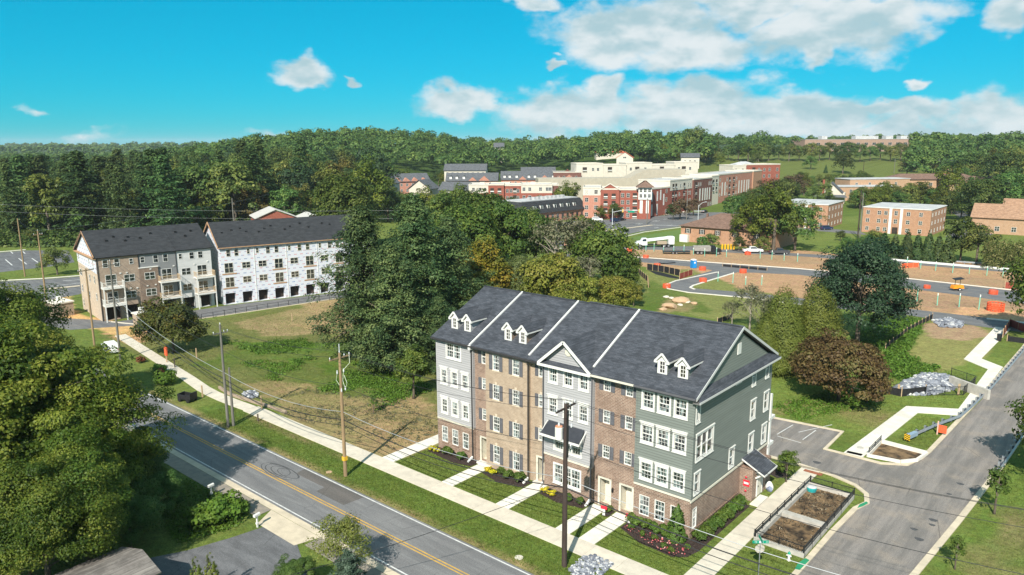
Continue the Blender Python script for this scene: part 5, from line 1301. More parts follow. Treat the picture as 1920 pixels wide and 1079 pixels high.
def leftrows():
    WOODP = mat('fresh_timber', (.58, .42, .26), (.48, .34, .2), 4, .8)
    # finished row: taupe brick, charcoal siding, pale siding
    T = empty('townhouse_row', (-121.2, .4, 0), math.atan2(20.8, 2.9), label='four-storey townhouse row in taupe brick, charcoal and pale siding with white balconies', cat='townhouse')
    zt = 12.1; L = 21.; D = 15.
    U = [(0, 7.2, 'b'), (7.2, 14.2, 'c'), (14.2, 21., 'p')]
    for x0, x1, k in U:
        holes = []
        if k == 'b': holes = [(4.3, 6.7, .05, 2.5, 1.), (.9, 3.4, .05, 2.5, 1.)]
        if k == 'c': holes = [(8.0, 9.9, .05, 2.4, 1.), (11, 13.4, .05, 2.4, 1.)]
        if k == 'p': holes = [(15, 17.2, .05, 2.4, 1.), (18.3, 20.4, .05, 2.4, 1.)]
        m_ = dict(b=BRT2, c=SIDD, p=SIDW)[k]
        wallmesh(x0, x1, 0, zt, holes).build('front_wall', m_, T)
        for h in holes: MB().quad((h[0], 1., h[2]), (h[1], 1., h[2]), (h[1], 1., h[3]), (h[0], 1., h[3])).build('garage_opening', GDARK, T)
    MB().box(7.2, 10.6, -.25, .0, 0, 9.3).build('brick_bay', BRD2, T); MB().box(7.1, 10.7, -.32, .0, 9.3, 9.45).build('bay_cap', WHITE, T)
    for x, z, w, h, n in ((1.5, 10.1, .95, 1.5, 1), (3.5, 10.1, .95, 1.5, 1), (6.0, 10.3, .7, 1.1, 1), (5.4, 7.0, 1.9, 1.4, 2), (5.4, 3.8, 1.9, 1.4, 2), (2.2, 6.6, 1.9, 2.1, 2), (2.2, 3.3, 1.9, 2.1, 2),
                          (8.0, 10.3, .8, 1.2, 1), (10.4, 10.1, .95, 1.5, 1), (12.2, 10.1, .95, 1.5, 1), (12.2, 6.6, 1.9, 2.1, 2), (12.2, 3.3, 1.9, 2.1, 2),
                          (15.0, 10.3, .7, 1.1, 1), (17.2, 10.1, .95, 1.4, 1), (18.9, 10.1, .95, 1.4, 1), (15.9, 7.0, 1.8, 1.4, 2), (15.9, 3.8, 1.8, 1.4, 2), (19.0, 6.6, 1.9, 2.1, 2), (19.0, 3.3, 1.9, 2.1, 2)):
        fwin(T, x, z, w, h, n)
    for z in (7.0, 3.8): fwin(T, 9.0, z, 1.9, 1.4, 2, y=-.25)
    for xb in (2.2, 12.3, 19.1):
        for z in (6.5, 3.2): balcony(T, xb, z, 3.7, 1.8, WHITE if xb < 3 else WOODP)
    for x, z in ((3.9, 8.7), (5.0, 8.65), (5.4, 5.6), (6.6, 5.5), (9.2, 8.9), (9.9, 5.75), (8.4, 5.7), (13.6, 9.0), (17.6, 8.9), (20.2, 9.2)): MB().box(x - .16, x + .16, -.36 if 7.2 < x < 10.6 else -.12, 0, z, z + .2).build('vent_hood', WHITE, T)
    for x in (.12, 7.25, 14.15): MB().box(x - .06, x + .06, -.12, -.0, 0, zt).build('downspout', DARKM, T)
    # left end wall: brick below, wrapped gable above
    b = MB(); b.quad((0, D, 0), (0, 0, 0), (0, 0, 9.0), (0, D, 9.8)); b.build('end_wall', brick('buff_brick', (.45, .35, .26), (.52, .41, .31), (.55, .46, .36)), T)
    b = MB(); b.quad((-.04, D, 9.8), (-.04, 0, 9.0), (-.04, 0, zt), (-.04, D, zt)); b.tri((-.04, D, zt), (-.04, 0, zt), (-.04, D / 2, 16.2)); b.build('wrapped_gable', WRAP, T)
    b = MB(); b.box(-.5, -.04, -.3, D + .3, zt - .3, zt - .05); b.build('gable_return', SHEATH, T)
    b = MB()
    for ya, yb in ((-.4, D / 2), (D + .4, D / 2)): b.bar((-.42, ya, zt + .05), (-.42, yb, 16.35), .12, .35)
    b.build('rake_board', SHEATH, T)
    for y, z, w, h in ((13.0, 7.2, 1.6, 1.3), (13.2, 3.9, .8, 1.4), (13.4, .9, .8, 1.4), (2.4, 7.0, .7, 1.4), (6.0, 6.8, .8, 1.4), (2.0, 3.7, .7, 1.4), (7.5, 3.4, .7, 1.4), (2.2, 10.2, .6, 1.2), (5.2, 10.3, .6, 1.1), (13.6, 10.3, .7, 1.2)): fwin(T, 0, z, w, h, 1, pos=(-.05, y, z), rz=R(-90))
    b = MB(); b.quad((L, 0, 0), (L, D, 0), (L, D, zt), (L, 0, zt)); b.tri((L, 0, zt), (L, D, zt), (L, D / 2, 16.2)); b.quad((L, D, 0), (0, D, 0), (0, D, zt), (L, D, zt)); b.build('rear_wall', SIDW, T)
    gable_roof(T, -.5, 14.2, 0, D, zt, 16.5, ROOF2); gable_roof(T, 14.24, L + .4, 0, D, zt, 16.45, ROOF2)
    for x, y in ((3, 4), (4.5, 5), (6.2, 3.6), (7, 4.6), (9, 4), (11.3, 5.2), (16, 5), (17.4, 3.6), (19, 5)): MB().box(x - .2, x + .2, y - .15, y + .15, zt + (y + .4) * .55, zt + (y + .4) * .55 + .35).build('roof_vent', BLK, T)
    # wrapped row
    T = empty('townhouse_row', (-117.0, 22.5, 0), math.atan2(24.6, 6.85), label='unfinished townhouse row in printed white house wrap with open garages', cat='townhouse')
    u = 6.75; n = 5; L = u * n; zt = 11.9; holes = []
    G_ = []
    for i in range(n):
        for gx in (1.45, 4.95): holes.append((i * u + gx - 1.05, i * u + gx + 1.05, .05, 2.35, 1.2))
    wallmesh(0, L, 0, zt, holes).build('wrapped_wall', WRAP, T)
    for h in holes: MB().quad((h[0], 1.2, h[2]), (h[1], 1.2, h[2]), (h[1], 1.2, h[3]), (h[0], 1.2, h[3])).build('garage_opening', GDARK, T)
    for i in range(1, n): MB().box(i * u - .06, i * u + .06, -.08, 0, 0, zt - .2).build('party_strip', WHITE, T)
    for i in range(n):
        x0 = i * u; fl = i > 0
        xs = (1.6, 3.2, 5.6) if not fl else (.7, 2.9, 4.7)
        for q, x in enumerate(xs):
            small = (q == 2) if not fl else (q == 0)
            fwin(T, x0 + x, 10.0 if not small else 10.25, .6 if small else .85, 1.1 if small else 1.4, 1, fr=WHITE2)
        sx, dx = (1.5, 5.0) if not fl else (5.0, 1.6)
        for z in (6.6, 3.6):
            fwin(T, x0 + sx, z, 1.75, 2.1, 2, fr=WHITE2, name='patio_door'); fwin(T, x0 + dx, z + .7, 1.7, 1.3, 2, fr=WHITE2)
            MB().box(x0 + sx - 1.4, x0 + sx + 1.5, -.06, -.01, z - .35, z - .1).build('ledger_board', SHEATH, T)
    b = MB(); b.quad((0, D, 0), (0, 0, 0), (0, 0, zt), (0, D, zt)); b.tri((0, D, zt), (0, 0, zt), (0, D / 2, 16.3)); b.quad((L, 0, 0), (L, D, 0), (L, D, zt), (L, 0, zt)); b.tri((L, 0, zt), (L, D, zt), (L, D / 2, 16.3)); b.quad((L, D, 0), (0, D, 0), (0, D, zt), (L, D, zt)); b.build('side_wall', WRAP, T)
    b = MB()
    for ya, yb in ((-.4, D / 2), (D + .4, D / 2)): b.bar((-.45, ya, zt + .05), (-.45, yb, 16.45), .12, .35)
    b.box(-.5, L + .4, -.5, -.42, zt - .12, zt + .05); b.build('rake_board', SHEATH, T)
    gable_roof(T, -.5, 6.7, 0, D, zt, 16.5, ROOF2); gable_roof(T, 6.72, L + .4, 0, D, zt, 16.45, ROOF2)
    for x, y in ((1.5, 4), (3.6, 4.6), (5.5, 5), (6.4, 3.9), (9, 3.6), (10.4, 4.4), (12, 5.2), (14.6, 3.8), (16, 4.6), (18.5, 5.4), (20, 4), (23.4, 5), (25, 4.4)): MB().box(x - .18, x + .18, y - .14, y + .14, zt + (y + .4) * .56, zt + (y + .4) * .56 + .35).build('roof_vent', BLK, T)
leftrows()
# court in front of the wrapped row, with its fence
sheet('rear_court', [(-119, 2), (-116.2, 22), (-113, 34), (-106, 56), (-101, 54), (-104.5, 38), (-108.6, 16), (-111.5, 5.6), (-119, -6), (-128, -8), (-135, -6), (-124, 0)], .014, ASPH3)
kerb('kerb', [(-104.2, 41), (-107.9, 18), (-110.8, 6.5)], .3, .1); kerb('kerb', [(-120, 1.2), (-117.0, 2.2), (-113.5, 3.6)], .3, .12, CONC)
def railfence(name, line, h, posts, m_, label, pickets=0, rails=(1.,), cat='fence'):
    p = [Vector((q[0], q[1], 0)) for q in line]; T = empty(name, p[0], label=label, cat=cat)
    acc = [0]
    for i in range(1, len(p)): acc.append(acc[-1] + (p[i] - p[i - 1]).length)
    def at(s):
        for i in range(1, len(p)):
            if s <= acc[i] + 1e-6: return p[i - 1].lerp(p[i], (s - acc[i - 1]) / (acc[i] - acc[i - 1])) - p[0]
        return p[-1] - p[0]
    n = max(1, round(acc[-1] / posts)); pm = MB().box(-.035, .035, -.035, .035, 0, h + .08).mesh('post', m_)
    for i in range(n + 1): ob('post', pm, T, at(acc[-1] * i / n))
    for r_ in rails:
        for i in range(len(p) - 1): MB().bar(p[i] - p[0] + Vector((0, 0, h * r_)), p[i + 1] - p[0] + Vector((0, 0, h * r_)), .05, .05).build('rail', m_, T)
    if pickets:
        b = MB(); k = int(acc[-1] / pickets)
        for i in range(k):
            q = at(acc[-1] * (i + .5) / k); b.box(q.x - .01, q.x + .01, q.y - .01, q.y + .01, h * rails[0], h * rails[-1])
        b.build('pickets', m_, T, kind='stuff')
    return T
railfence('rail_fence', [(-108.3, 13.2), (-107.3, 23), (-105.8, 33), (-102.9, 43.5)], 1.05, 2.2, BLK, 'low black rail fence along the court below the wrapped row', rails=(.45, 1.))
# ================================================================ distant buildings
BRR = brick('red_brick', (.24, .062, .042), (.30, .085, .055), (.34, .16, .12)); BRO = brick('orange_brick', (.36, .185, .11), (.44, .235, .14), (.46, .31, .22)); BRDK = brick('dark_red_brick', (.13, .055, .045), (.17, .075, .06), (.24, .14, .11)); BRP = brick('pink_brick', (.40, .17, .12), (.47, .21, .15), (.5, .3, .22))
CREAM = mat('cream_stucco', (.60, .55, .46), (.54, .49, .41), .6, .8, .2); FLAT = mat('flat_roof', (.50, .50, .49), (.37, .37, .37), .35, .9, .1); BEIGE = mat('beige_wall', (.42, .375, .295), (.37, .33, .26), .5, .85, .2)
BROWNR = shingle('brown_shingle', (.19, .115, .085), (.24, .15, .11)); TANR = shingle('tan_shingle', (.36, .21, .13), (.42, .26, .17)); GREYR = shingle('grey_shingle', (.10, .105, .115), (.14, .145, .155)); REDR = mat('red_roof', (.50, .13, .07), (.42, .1, .06), 2)
BUFF = brick('buff_orange_brick', (.38, .225, .13), (.44, .27, .165), (.45, .34, .25))
def frm(name, c0, c1, z=None, **t):
    """building frame: c0, c1 = left and right foot of its front in the camera's ground frame"""
    a = Vector(fromcam(*c0)); b_ = Vector(fromcam(*c1)); d = b_ - a
    zz = min(float(terrain(*a)), float(terrain(*b_))) if z is None else z
    T = empty(name, (a.x, a.y, zz), math.atan2(d.y, d.x), **t); return T, d.length
def body(T, x0, x1, y0, y1, z0, z1, m_, name='wall', roof=None, par=.0):
    o = MB().box(x0, x1, y0, y1, z0, z1).build(name, m_, T)
    if roof:
        MB().box(x0 + .3, x1 - .3, y0 + .3, y1 - .3, z1, z1 + .06).build('roof', roof, T)
        b = MB(); q = .3; h = .5
        b.box(x0 - .12, x1 + .12, y0 - .12, y0 + .18, z1 - .1, z1 + h); b.box(x0 - .12, x1 + .12, y1 - .18, y1 + .12, z1 - .1, z1 + h); b.box(x0 - .12, x0 + .18, y0 + .18, y1 - .18, z1 - .1, z1 + h); b.box(x1 - .18, x1 + .12, y0 + .18, y1 - .18, z1 - .1, z1 + h)
        b.build('parapet', CREAM, T)
    return o
def grid(T, xs, zs, w, h, n=2, y=0., side=None, **k):
    for x in xs:
        for z in zs:
            if side is None: fwin(T, x, z, w, h, n, y=y, **k)
            else: fwin(T, 0, z, w, h, n, pos=(side, x, z), rz=R(90), **k)
def hip(T, x0, x1, y0, y1, z0, z1, m_, ov=.6, name='roof', inset=None):
    x0 -= ov; x1 += ov; y0 -= ov; y1 += ov; i = (y1 - y0) / 2 if inset is None else inset; ym = (y0 + y1) / 2
    b = MB()
    if inset is None: p = [(x0 + i, ym, z1), (x1 - i, ym, z1)]
    b.add([(x0, y0, z0), (x1, y0, z0), (x1, y1, z0), (x0, y1, z0), (x0 + i, ym if inset is None else y0 + i, z1), (x1 - i, ym if inset is None else y0 + i, z1), (x1 - i, ym if inset is None else y1 - i, z1), (x0 + i, ym if inset is None else y1 - i, z1)],
          [(0, 1, 5, 4), (1, 2, 6, 5), (2, 3, 7, 6), (3, 0, 4, 7), (3, 2, 1, 0)] + ([(4, 5, 6, 7)] if inset is not None else []))
    return b.build(name, m_, T)
def loggia(T, x, z, w=2.2, h=2.3, y=0.):
    """recessed balcony: dark opening with a pale rail"""
    o = MB().box(x - w / 2, x + w / 2, y - .03, y - .005, z, z + h).build('balcony_opening', GDARK, T)
    MB().box(x - w / 2 - .1, x + w / 2 + .1, y - .35, y - .031, z - .15, z).build('balcony_slab', CREAM, o); MB().box(x - w / 2, x + w / 2, y - .3, y - .25, z + .5, z + .95).build('handrail', WHITE, o)
# ---- red apartment complex
T, L = frm('apartment_building', (-20, 350), (22, 349), label='red brick and cream apartment wing above the trees, left of the mansard building', cat='apartments')
body(T, 0, 9.2, 0, 16, 0, 9.4, BRR); body(T, 0, 9.2, -.02, 16, 9.4, 13, CREAM, roof=FLAT); body(T, 9.2, 16.5, -1.2, 16, 0, 13.2, BRR, roof=FLAT); body(T, 16.5, 24.5, 0, 16, 0, 12.8, BRR, roof=FLAT)
body(T, 24.5, 39, -.4, 16, 0, 9.4, BRR); body(T, 24.5, 39, -.42, 16, 9.4, 13, CREAM, roof=FLAT); body(T, 39, 42, 1.2, 16, 0, 12.8, BRDK, roof=FLAT)
grid(T, (2.2, 5.2, 7.6), (10.4, 6.9), 1.3, 1.6); grid(T, (18, 19.8, 23), (9.6, 6.3), 1.3, 1.7); grid(T, (25.8, 28.5, 33.5, 36.6, 38), (10.4, 6.6, 3.2), 1.4, 1.7, y=-.42)
for x in (11, 14.4): [loggia(T, x, z, 1.7, 2.2, -1.2) for z in (9.6, 6.2, 2.8)]
loggia(T, 21.6, 9.6, 1.7, 2.2); loggia(T, 21.6, 6.2, 1.7, 2.2)
for x in (6, 18, 30): MB().box(x - 1.2, x + 1.2, 5, 8, 13.1, 14.2).build('roof_unit', CREAM, T)
T, L = frm('apartment_building', (31, 324.5), (57, 321), label='red brick corner apartment block with white corner bay and pointed roof', cat='apartments')
body(T, 0, 7.6, 0, 16, 0, 10, BRP); body(T, 0, 7.6, -.02, 16, 10, 13.2, CREAM, roof=FLAT); body(T, 7.6, 15.6, -1, 16, 0, 12.6, BRR, roof=FLAT); body(T, 15.6, 24, 0, 16, 0, 12.4, BRR, roof=FLAT)
MB().add([(7.5, -1.05, 12.5), (15.7, -1.05, 12.5), (11.6, -1.05, 15), (7.5, 1, 12.5), (15.7, 1, 12.5), (11.6, 1, 15)], [(0, 1, 2), (3, 5, 4), (1, 4, 5, 2), (0, 2, 5, 3)]).build('gable', BRR, T)
b = MB(); b.bar((7.3, -1.15, 12.5), (11.6, -1.15, 15.15), .4, .4); b.bar((15.9, -1.15, 12.5), (11.6, -1.15, 15.15), .4, .4); b.build('gable_trim', CREAM, T)
grid(T, (1.6, 5.6), (10.6, 7.2, 3.9, .8), 1.5, 1.8); grid(T, (17, 19.4), (9.2, 6.2, 3.2, .6), 1.4, 1.8)
for x in (9.8, 13.2): [loggia(T, x, z, 1.7, 2.1, -1.) for z in (8.8, 5.7, 2.6)]
[loggia(T, 22.3, z, 1.9, 2.1) for z in (9, 6, 3, .2)]
body(T, 24, 29, -1.2, 4.6, 0, 8.4, BRR); o = body(T, 23.7, 29.3, -1.5, 4.9, 8.4, 13.6, WHITE, 'corner_bay'); hip(T, 23.7, 29.3, -1.5, 4.9, 13.6, 16.4, BROWNR, 1.1, 'bay_roof')
grid(T, (24.7, 26.5, 28.3), (9.2, 11.5), 1.2, 1.6, y=-1.5); grid(T, (0, 2, 3.8), (9.2, 11.5), 1.2, 1.6, side=29.3)
for x in (25, 27.6): MB().box(x - .6, x + .6, -1.26, -1.2, 2.5, 8).build('tall_window', WHITE, T)
T, L = frm('apartment_building', (60.5, 327.5), (72.4, 342), label='red brick apartment wing between the pointed corner bay and the cream topped wing', cat='apartments')
body(T, 0, L, 0, 14, 0, 12.2, BRR, roof=FLAT)
for x, z0, z1 in ((2.2, 6.8, 11), (2.2, .5, 5.5), (7, 6.8, 11), (7, .5, 5.5), (10, 7, 11.5), (13, 4.5, 9.6)): MB().box(x - .55, x + .55, -.06, -.003, z0, z1).build('tall_window', WHITE, T)
grid(T, (15.5,), (9.8, 6, .6), 1.6, 1.9)
T, L = frm('apartment_building', (72.6, 342.5), (101, 380), label='long apartment wing with cream top storey and dark brick along the avenue', cat='apartments')
body(T, 0, 24, 0, 16, 0, 10.6, BRR); body(T, -.6, 24.2, -.1, 16, 10.6, 15, CREAM, roof=FLAT); body(T, 24, L, -.8, 16, 0, 14.6, BRDK, roof=FLAT)
for x in (3, 6, 15): [loggia(T, x, z, 1.9, 2.3, -.1 if z > 10 else 0) for z in (11.3, 7.6, 4.2)]
grid(T, (10.5, 19.5, 22), (11.5,), 1.3, 1.8, y=-.1); grid(T, (10, 19.5, 22.2), (7.6, 4.2, 1), 1.3, 1.8)
[loggia(T, 27, z, 2, 2.3, -.8) for z in (11, 7.4, 3.8)]
grid(T, (30, 32.5, 43, 45.6), (11.2, .8), 1.4, 1.9, y=-.8)
for x in (32, 35.4, 38.4, 41, 44): MB().box(x - .65, x + .65, -.86, -.803, 4, 10).build('tall_window', WHITE, T)
T, L = frm('apartment_building', (101, 381), (146, 440), label='orange brick apartment wing farther up the avenue', cat='apartments')
body(T, 0, 10, -.5, 16, -1, 14.6, CREAM, roof=FLAT); body(T, 10, L - 14, 0, 16, -1, 15, BRP, roof=FLAT); body(T, L - 14, L, -.6, 16, -1, 15.2, BRO, roof=FLAT)
for x in (3, 7): [loggia(T, x, z, 2, 2.4, -.5) for z in (10.6, 6.8)]
for x in (16, 20, 40, 44, 48, 52, 55): MB().box(x - .7, x + .7, -.06 if x < L - 14 else -.66, -.003 if x < L - 14 else -.603, 4, 11).build('tall_window', WHITE, T)
[loggia(T, x, z, 2.2, 2.3) for x in (26, 32) for z in (11, 7.2, 3.4)]
grid(T, (13, 22.5, 36), (11.4, 7.6, 3.8), 1.4, 1.8)
T, L = frm('apartment_building', (138, 470), (172, 482), label='red brick apartment end with scalloped gable at the edge of the field', cat='apartments')
body(T, 0, 10, -.3, 14, -4, 12.2, CREAM, roof=FLAT); body(T, 10, L, 0, 14, -4, 12.6, BRR, roof=FLAT); hip(T, 6, 20, 2, 12, 12.6, 14.6, FLAT, .3)
loggia(T, 16, 8, 2.4, 3); grid(T, (20, 24, 28, 34), (8.4, 4.4), 1.6, 2.1); grid(T, (2.5, 7.5), (8.4, 4.4), 1.6, 2.1, y=-.3)
T, L = frm('parking_block', (14, 392), (92, 398), label='long plain beige block behind the red apartments', cat='building')
body(T, 0, L, 0, 14, 0, 13.5, BEIGE)
MB().add([(L - 30, -.02, 13.5), (L, -.02, 13.5), (L, -.02, 17.8), (L - 22, -.02, 17.8), (L - 30, 14, 13.5), (L, 14, 13.5), (L, 14, 17.8), (L - 22, 14, 17.8)], [(0, 1, 2, 3), (4, 7, 6, 5), (3, 2, 6, 7), (0, 3, 7, 4), (1, 5, 6, 2)]).build('raised_wall', BEIGE, T)
T, L = frm('apartment_building', (38, 440), (112, 452), label='cream stucco apartment block behind the beige block', cat='apartments')
for i, (a, c, h) in enumerate(((0, 16, 17.5), (16, 30, 16.6), (30, 46, 17.6), (46, 60, 16.4), (60, L, 17.8))): body(T, a, c, -(i % 2) * .8, 14, 0, h, CREAM, roof=FLAT)
[loggia(T, x, 13, 2.6, 2.6, -.0 if (x < 16 or 30 < x < 46 or x > 60) else -.8) for x in (5, 20, 37, 52, 66)]
grid(T, (10, 13, 33, 42, 63, 70), (13.4,), 1.4, 1.8)
T, L = frm('apartment_building', (24, 430), (40, 430), label='dark brick gabled block left of the cream stucco block', cat='apartments')
body(T, 0, L, 0, 14, 0, 14, BRDK, roof=FLAT); MB().add([(L / 2 - 2.2, -.05, 14), (L / 2 + 2.2, -.05, 14), (L / 2, -.05, 16)], [(0, 1, 2)]).build('gable', BRDK, T); grid(T, (3, 6, 10, 13), (10, 6.4), 1.2, 2.0, 1)
# ---- mansard building
T, L = frm('mansard_building', (4, 297), (32.5, 326), label='low brick building with dark mansard roof and seven white dormers', cat='building')
body(T, 0, L, 0, 16, 0, 4.2, BRP); hip(T, 0, L, 0, 16, 4.2, 9.0, ROOF2, .7, 'mansard_roof', 2.6); body(T, 2.4, L - 2.4, 2.4, 13.6, 8.8, 9.3, FLAT, 'roof_deck')
for i in range(7):
    x = 8 + i * 4.2; d = MB().box(x - .8, x + .8, .2, 2.6, 5.2, 7.4).build('dormer', WHITE, T); MB().box(x - 1., x + 1., 0, 2.8, 7.4, 7.7).build('dormer_roof', ROOF2, d); MB().box(x - .45, x + .45, .17, .2, 5.6, 7).build('pane', GL2, d)
for i in range(12): MB().box(2 + i * 3.2, 3.4 + i * 3.2, -.05, -.003, 1, 3.2).build('window', GL2, T)
for i in range(9): MB().box(10 + i * 2.6, 11.3 + i * 2.6, 5, 6.6, 9.3, 10.4).build('roof_unit', FLAT, T)
# ---- hip roofed brick building beside the site
T, L = frm('brick_building', (56.5, 247.5), (81, 227), label='orange brick building with brown hip roof above the parked trucks', cat='building')
body(T, 0, L, 0, 19, 0, 5.2, BRO); hip(T, 0, L, 0, 19, 5.2, 9.2, BROWNR, .8)
for x in (2.6, 7.6, 13, 19, 26): fwin(T, x, 2.9, 1.2, 1.5, 2); [MB().box(x + s * .85 - .2, x + s * .85 + .2, -.05, -.003, 2.9, 4.4).build('shutter', BLK, T) for s in (-1, 1)]
for x in (7.6, 11.5, 20): fwin(T, x, .6, 1.6, 1.5, 2)
MB().box(.3, 3.2, -1.4, -.01, 0, 2.4).build('bay', WHITE, T)
for x, y in ((6, 7), (14, 8), (21, 8.5)): MB().box(x - .3, x + .3, y - .3, y + .3, 7, 9.1 if x == 6 else 9.3).build('roof_vent', BROWNR, T)
# ---- flat roofed brick apartments
def flatapt(c0, c1, D, h, lb, cols=2):
    T, L = frm('flat_apartment_block', c0, c1, label=lb, cat='apartments')
    body(T, 0, L, 0, D, 0, h, BRO); MB().box(-.15, L + .15, -.15, D + .15, h, h + .22).build('roof_edge', WHITE, T); MB().box(.2, L - .2, .2, D - .2, h + .22, h + .3).build('roof', FLAT, T)
    for x in (L * .42, L * .58): MB().box(x - .45, x + .45, -.18, -.003, 0, h).build('entrance_pier', WHITE, T)
    MB().box(L * .46, L * .54, -.1, -.003, .1, 2.4).build('entrance_door', GDARK, T)
    grid(T, (L * .08, L * .25, L * .35, L * .68, L * .86), (.8, 3.7, 6.6), 1.2, 1.4); grid(T, (L * .5,), (3.7, 6.6), 1.1, 1.6)
    n = max(3, int(D / 4.5)); grid(T, [D * (i + .5) / n for i in range(n)], (.8, 3.7, 6.6), 1.1, 1.4, side=L)
flatapt((128.2, 271.5), (145, 257), 24, 9.0, 'orange brick three-storey flat roofed block with white entrance piers')
flatapt((104, 291), (119, 280), 24, 9.0, 'orange brick flat roofed block half hidden by the large tree')
# ---- white house
T, L = frm('white_house', (160, 392), (172, 386), label='white gabled house with brick chimney behind the flat roofed blocks', cat='house')
body(T, 0, L, 0, 10, -2, 5.4, CREAM); o = MB().add([(1.5, -.03, 5.4), (L - 1.5, -.03, 5.4), (L / 2, -.03, 10.4), (1.5, 10, 5.4), (L - 1.5, 10, 5.4), (L / 2, 10, 10.4)], [(0, 1, 2), (3, 5, 4)]).build('gable_wall', CREAM, T)
b = MB(); b.slab([(L / 2, -.6, 10.7), (1, -.6, 5.3), (1, 10.4, 5.3), (L / 2, 10.4, 10.7)], .2); b.slab([(L - 1, -.6, 5.3), (L / 2, -.6, 10.7), (L / 2, 10.4, 10.7), (L - 1, 10.4, 5.3)], .2); b.build('roof', GREYR, T); hip(T, -1, L + 1, -2.4, 0, 3.4, 4.6, GREYR, .4, 'porch_roof')
MB().box(2.6, 3.6, -.7, .3, 0, 12.2).build('chimney', BRR, T); grid(T, (5.6, 7.2), (6.4,), 1., 1.6, 1); grid(T, (2, 5, 6.4, 7.8), (1, ), 1.1, 1.6, 1, y=-.02)
# ---- other far roofs
def simple(nm, c0, c1, D, h, rise, wm, rm, lb, kind='gable', wins=(), cat='building', zb=-3, z=None):
    T, L = frm(nm, c0, c1, z, label=lb, cat=cat); body(T, 0, L, 0, D, zb, h, wm)
    if kind == 'gable':
        gable_roof(T, -.5, L + .5, 0, D, h, h + rise, rm, .6, .3)
        b = MB(); b.tri((0, D, h), (0, 0, h), (0, D / 2, h + rise - .3)); b.tri((L, 0, h), (L, D, h), (L, D / 2, h + rise - .3)); b.build('gable_wall', wm, T)
    elif kind == 'cross':
        b = MB(); b.slab([(L / 2, -.6, h + rise), (-.6, -.6, h), (-.6, D, h), (L / 2, D, h + rise)], .25); b.slab([(L + .6, -.6, h), (L / 2, -.6, h + rise), (L / 2, D, h + rise), (L + .6, D, h)], .25); b.build('roof', rm, T); MB().tri((0, -.02, h), (L, -.02, h), (L / 2, -.02, h + rise - .3)).build('gable_wall', wm, T)
    elif kind == 'hip': hip(T, 0, L, 0, D, h, h + rise, rm, .8)
    else: MB().box(-.3, L + .3, -.3, D + .3, h, h + .3).build('roof', rm, T)
    for x, zz, w, hh in wins:
        fwin(T, x if x >= 0 else L + x, zz, w, hh, 2)
    return T, L
W3 = lambda xs, zs, w=1.5, h=1.7: [(x, z, w, h) for x in xs for z in zs]
simple('flat_office', (172, 398), (208, 402), 14, 7.4, 0, BUFF, FLAT, 'low buff brick flat roofed block behind the white house', 'flat', W3((3, 9, 15, 21, 27, 33), (1.2, 4.4)))
simple('long_block', (218, 430), (268, 428), 14, 8.2, 3.0, BUFF, BROWNR, 'long buff block with brown hip roof in front of the field', 'hip', W3(range(4, 48, 6), (1, 4.6), 2))
simple('flat_office', (186, 412), (222, 418), 14, 10, 0, BUFF, FLAT, 'buff block with pale flat roof left of the brown hip roof', 'flat', W3((4, 12, 20, 28), (6.6,)))
simple('long_block', (240, 412), (272, 405), 16, 9.6, 2.2, BUFF, BROWNR, 'buff two-storey block with brown roof beside the car park', 'hip', W3((4, 10, 16, 22, 28), (1.4, 5.4), 1.8))
simple('brick_hall', (298, 520), (328, 520), 16, 7.4, 3.4, BRO, GREYR, 'brick hall with grey gable roof beyond the yellow bus', 'gable', W3((4, 10, 16, 22), (1.5,)))
T, L = simple('school', (310, 800), (442, 815), 30, 13.0, 0, brick('school_brick', (.30, .19, .14), (.36, .235, .175), (.4, .3, .24)), FLAT, 'wide brick school on the skyline behind a row of trees', 'flat', W3(range(6, 126, 9), (2, 7), 4, 2.6), cat='school')
for x, w in ((22, 6), (60, 26), (95, 8), (112, 14)): MB().box(x, x + w, 6, 14, 13.3, 16.6).build('roof_unit', FLAT, T)
simple('tan_roof_house', (166, 268), (186, 252), 13, 5.6, 4.6, BUFF, TANR, 'house with tan shingle roof at the right edge', 'gable', W3((3, 8, 13), (1,)), 'house'); simple('tan_roof_house', (186, 282), (204, 268), 12, 6.4, 4.4, BRO, TANR, 'farther tan roofed house at the right edge', 'gable', (), 'house')
simple('tan_roof_house', (181, 252), (190, 246), 8, 3.2, 1.6, BRDK, TANR, 'low tan roofed wing in front of the right-hand houses', 'gable', W3((3, 6), (.8,), 1.6, 1.2), 'house')
simple('red_roof_hall', (72, 640), (96, 640), 14, 6, 4.5, CREAM, REDR, 'distant hall with red roof in the trees', 'hip'); simple('red_roof_house', (78, 560), (90, 558), 10, 8, 4.4, CREAM, REDR, 'white gabled house with orange red roof above the cream blocks', 'cross', W3((6,), (7.8,), 2.4, 1.2), 'house')
simple('white_house', (126, 560), (139, 558), 9, 8.4, 3, CREAM, GREYR, 'white house with grey roof beside the tall tree', 'gable', W3((3, 6.5, 10), (4.5,)), 'house'); simple('grey_roof_house', (445, 700), (466, 695), 12, 8, 6, BUFF, GREYR, 'pale gabled house on the skyline at the right', 'cross', (), 'house'); simple('grey_roof_house', (415, 700), (432, 700), 10, 8, 4, BUFF, GREYR, 'grey roofed house in the trees at the right', 'gable', (), 'house')
simple('white_house', (-16, 700), (-7, 700), 9, 15, 4, CREAM, GREYR, 'small white house high in the left woods', 'gable', W3((2, 5), (11,)), 'house')
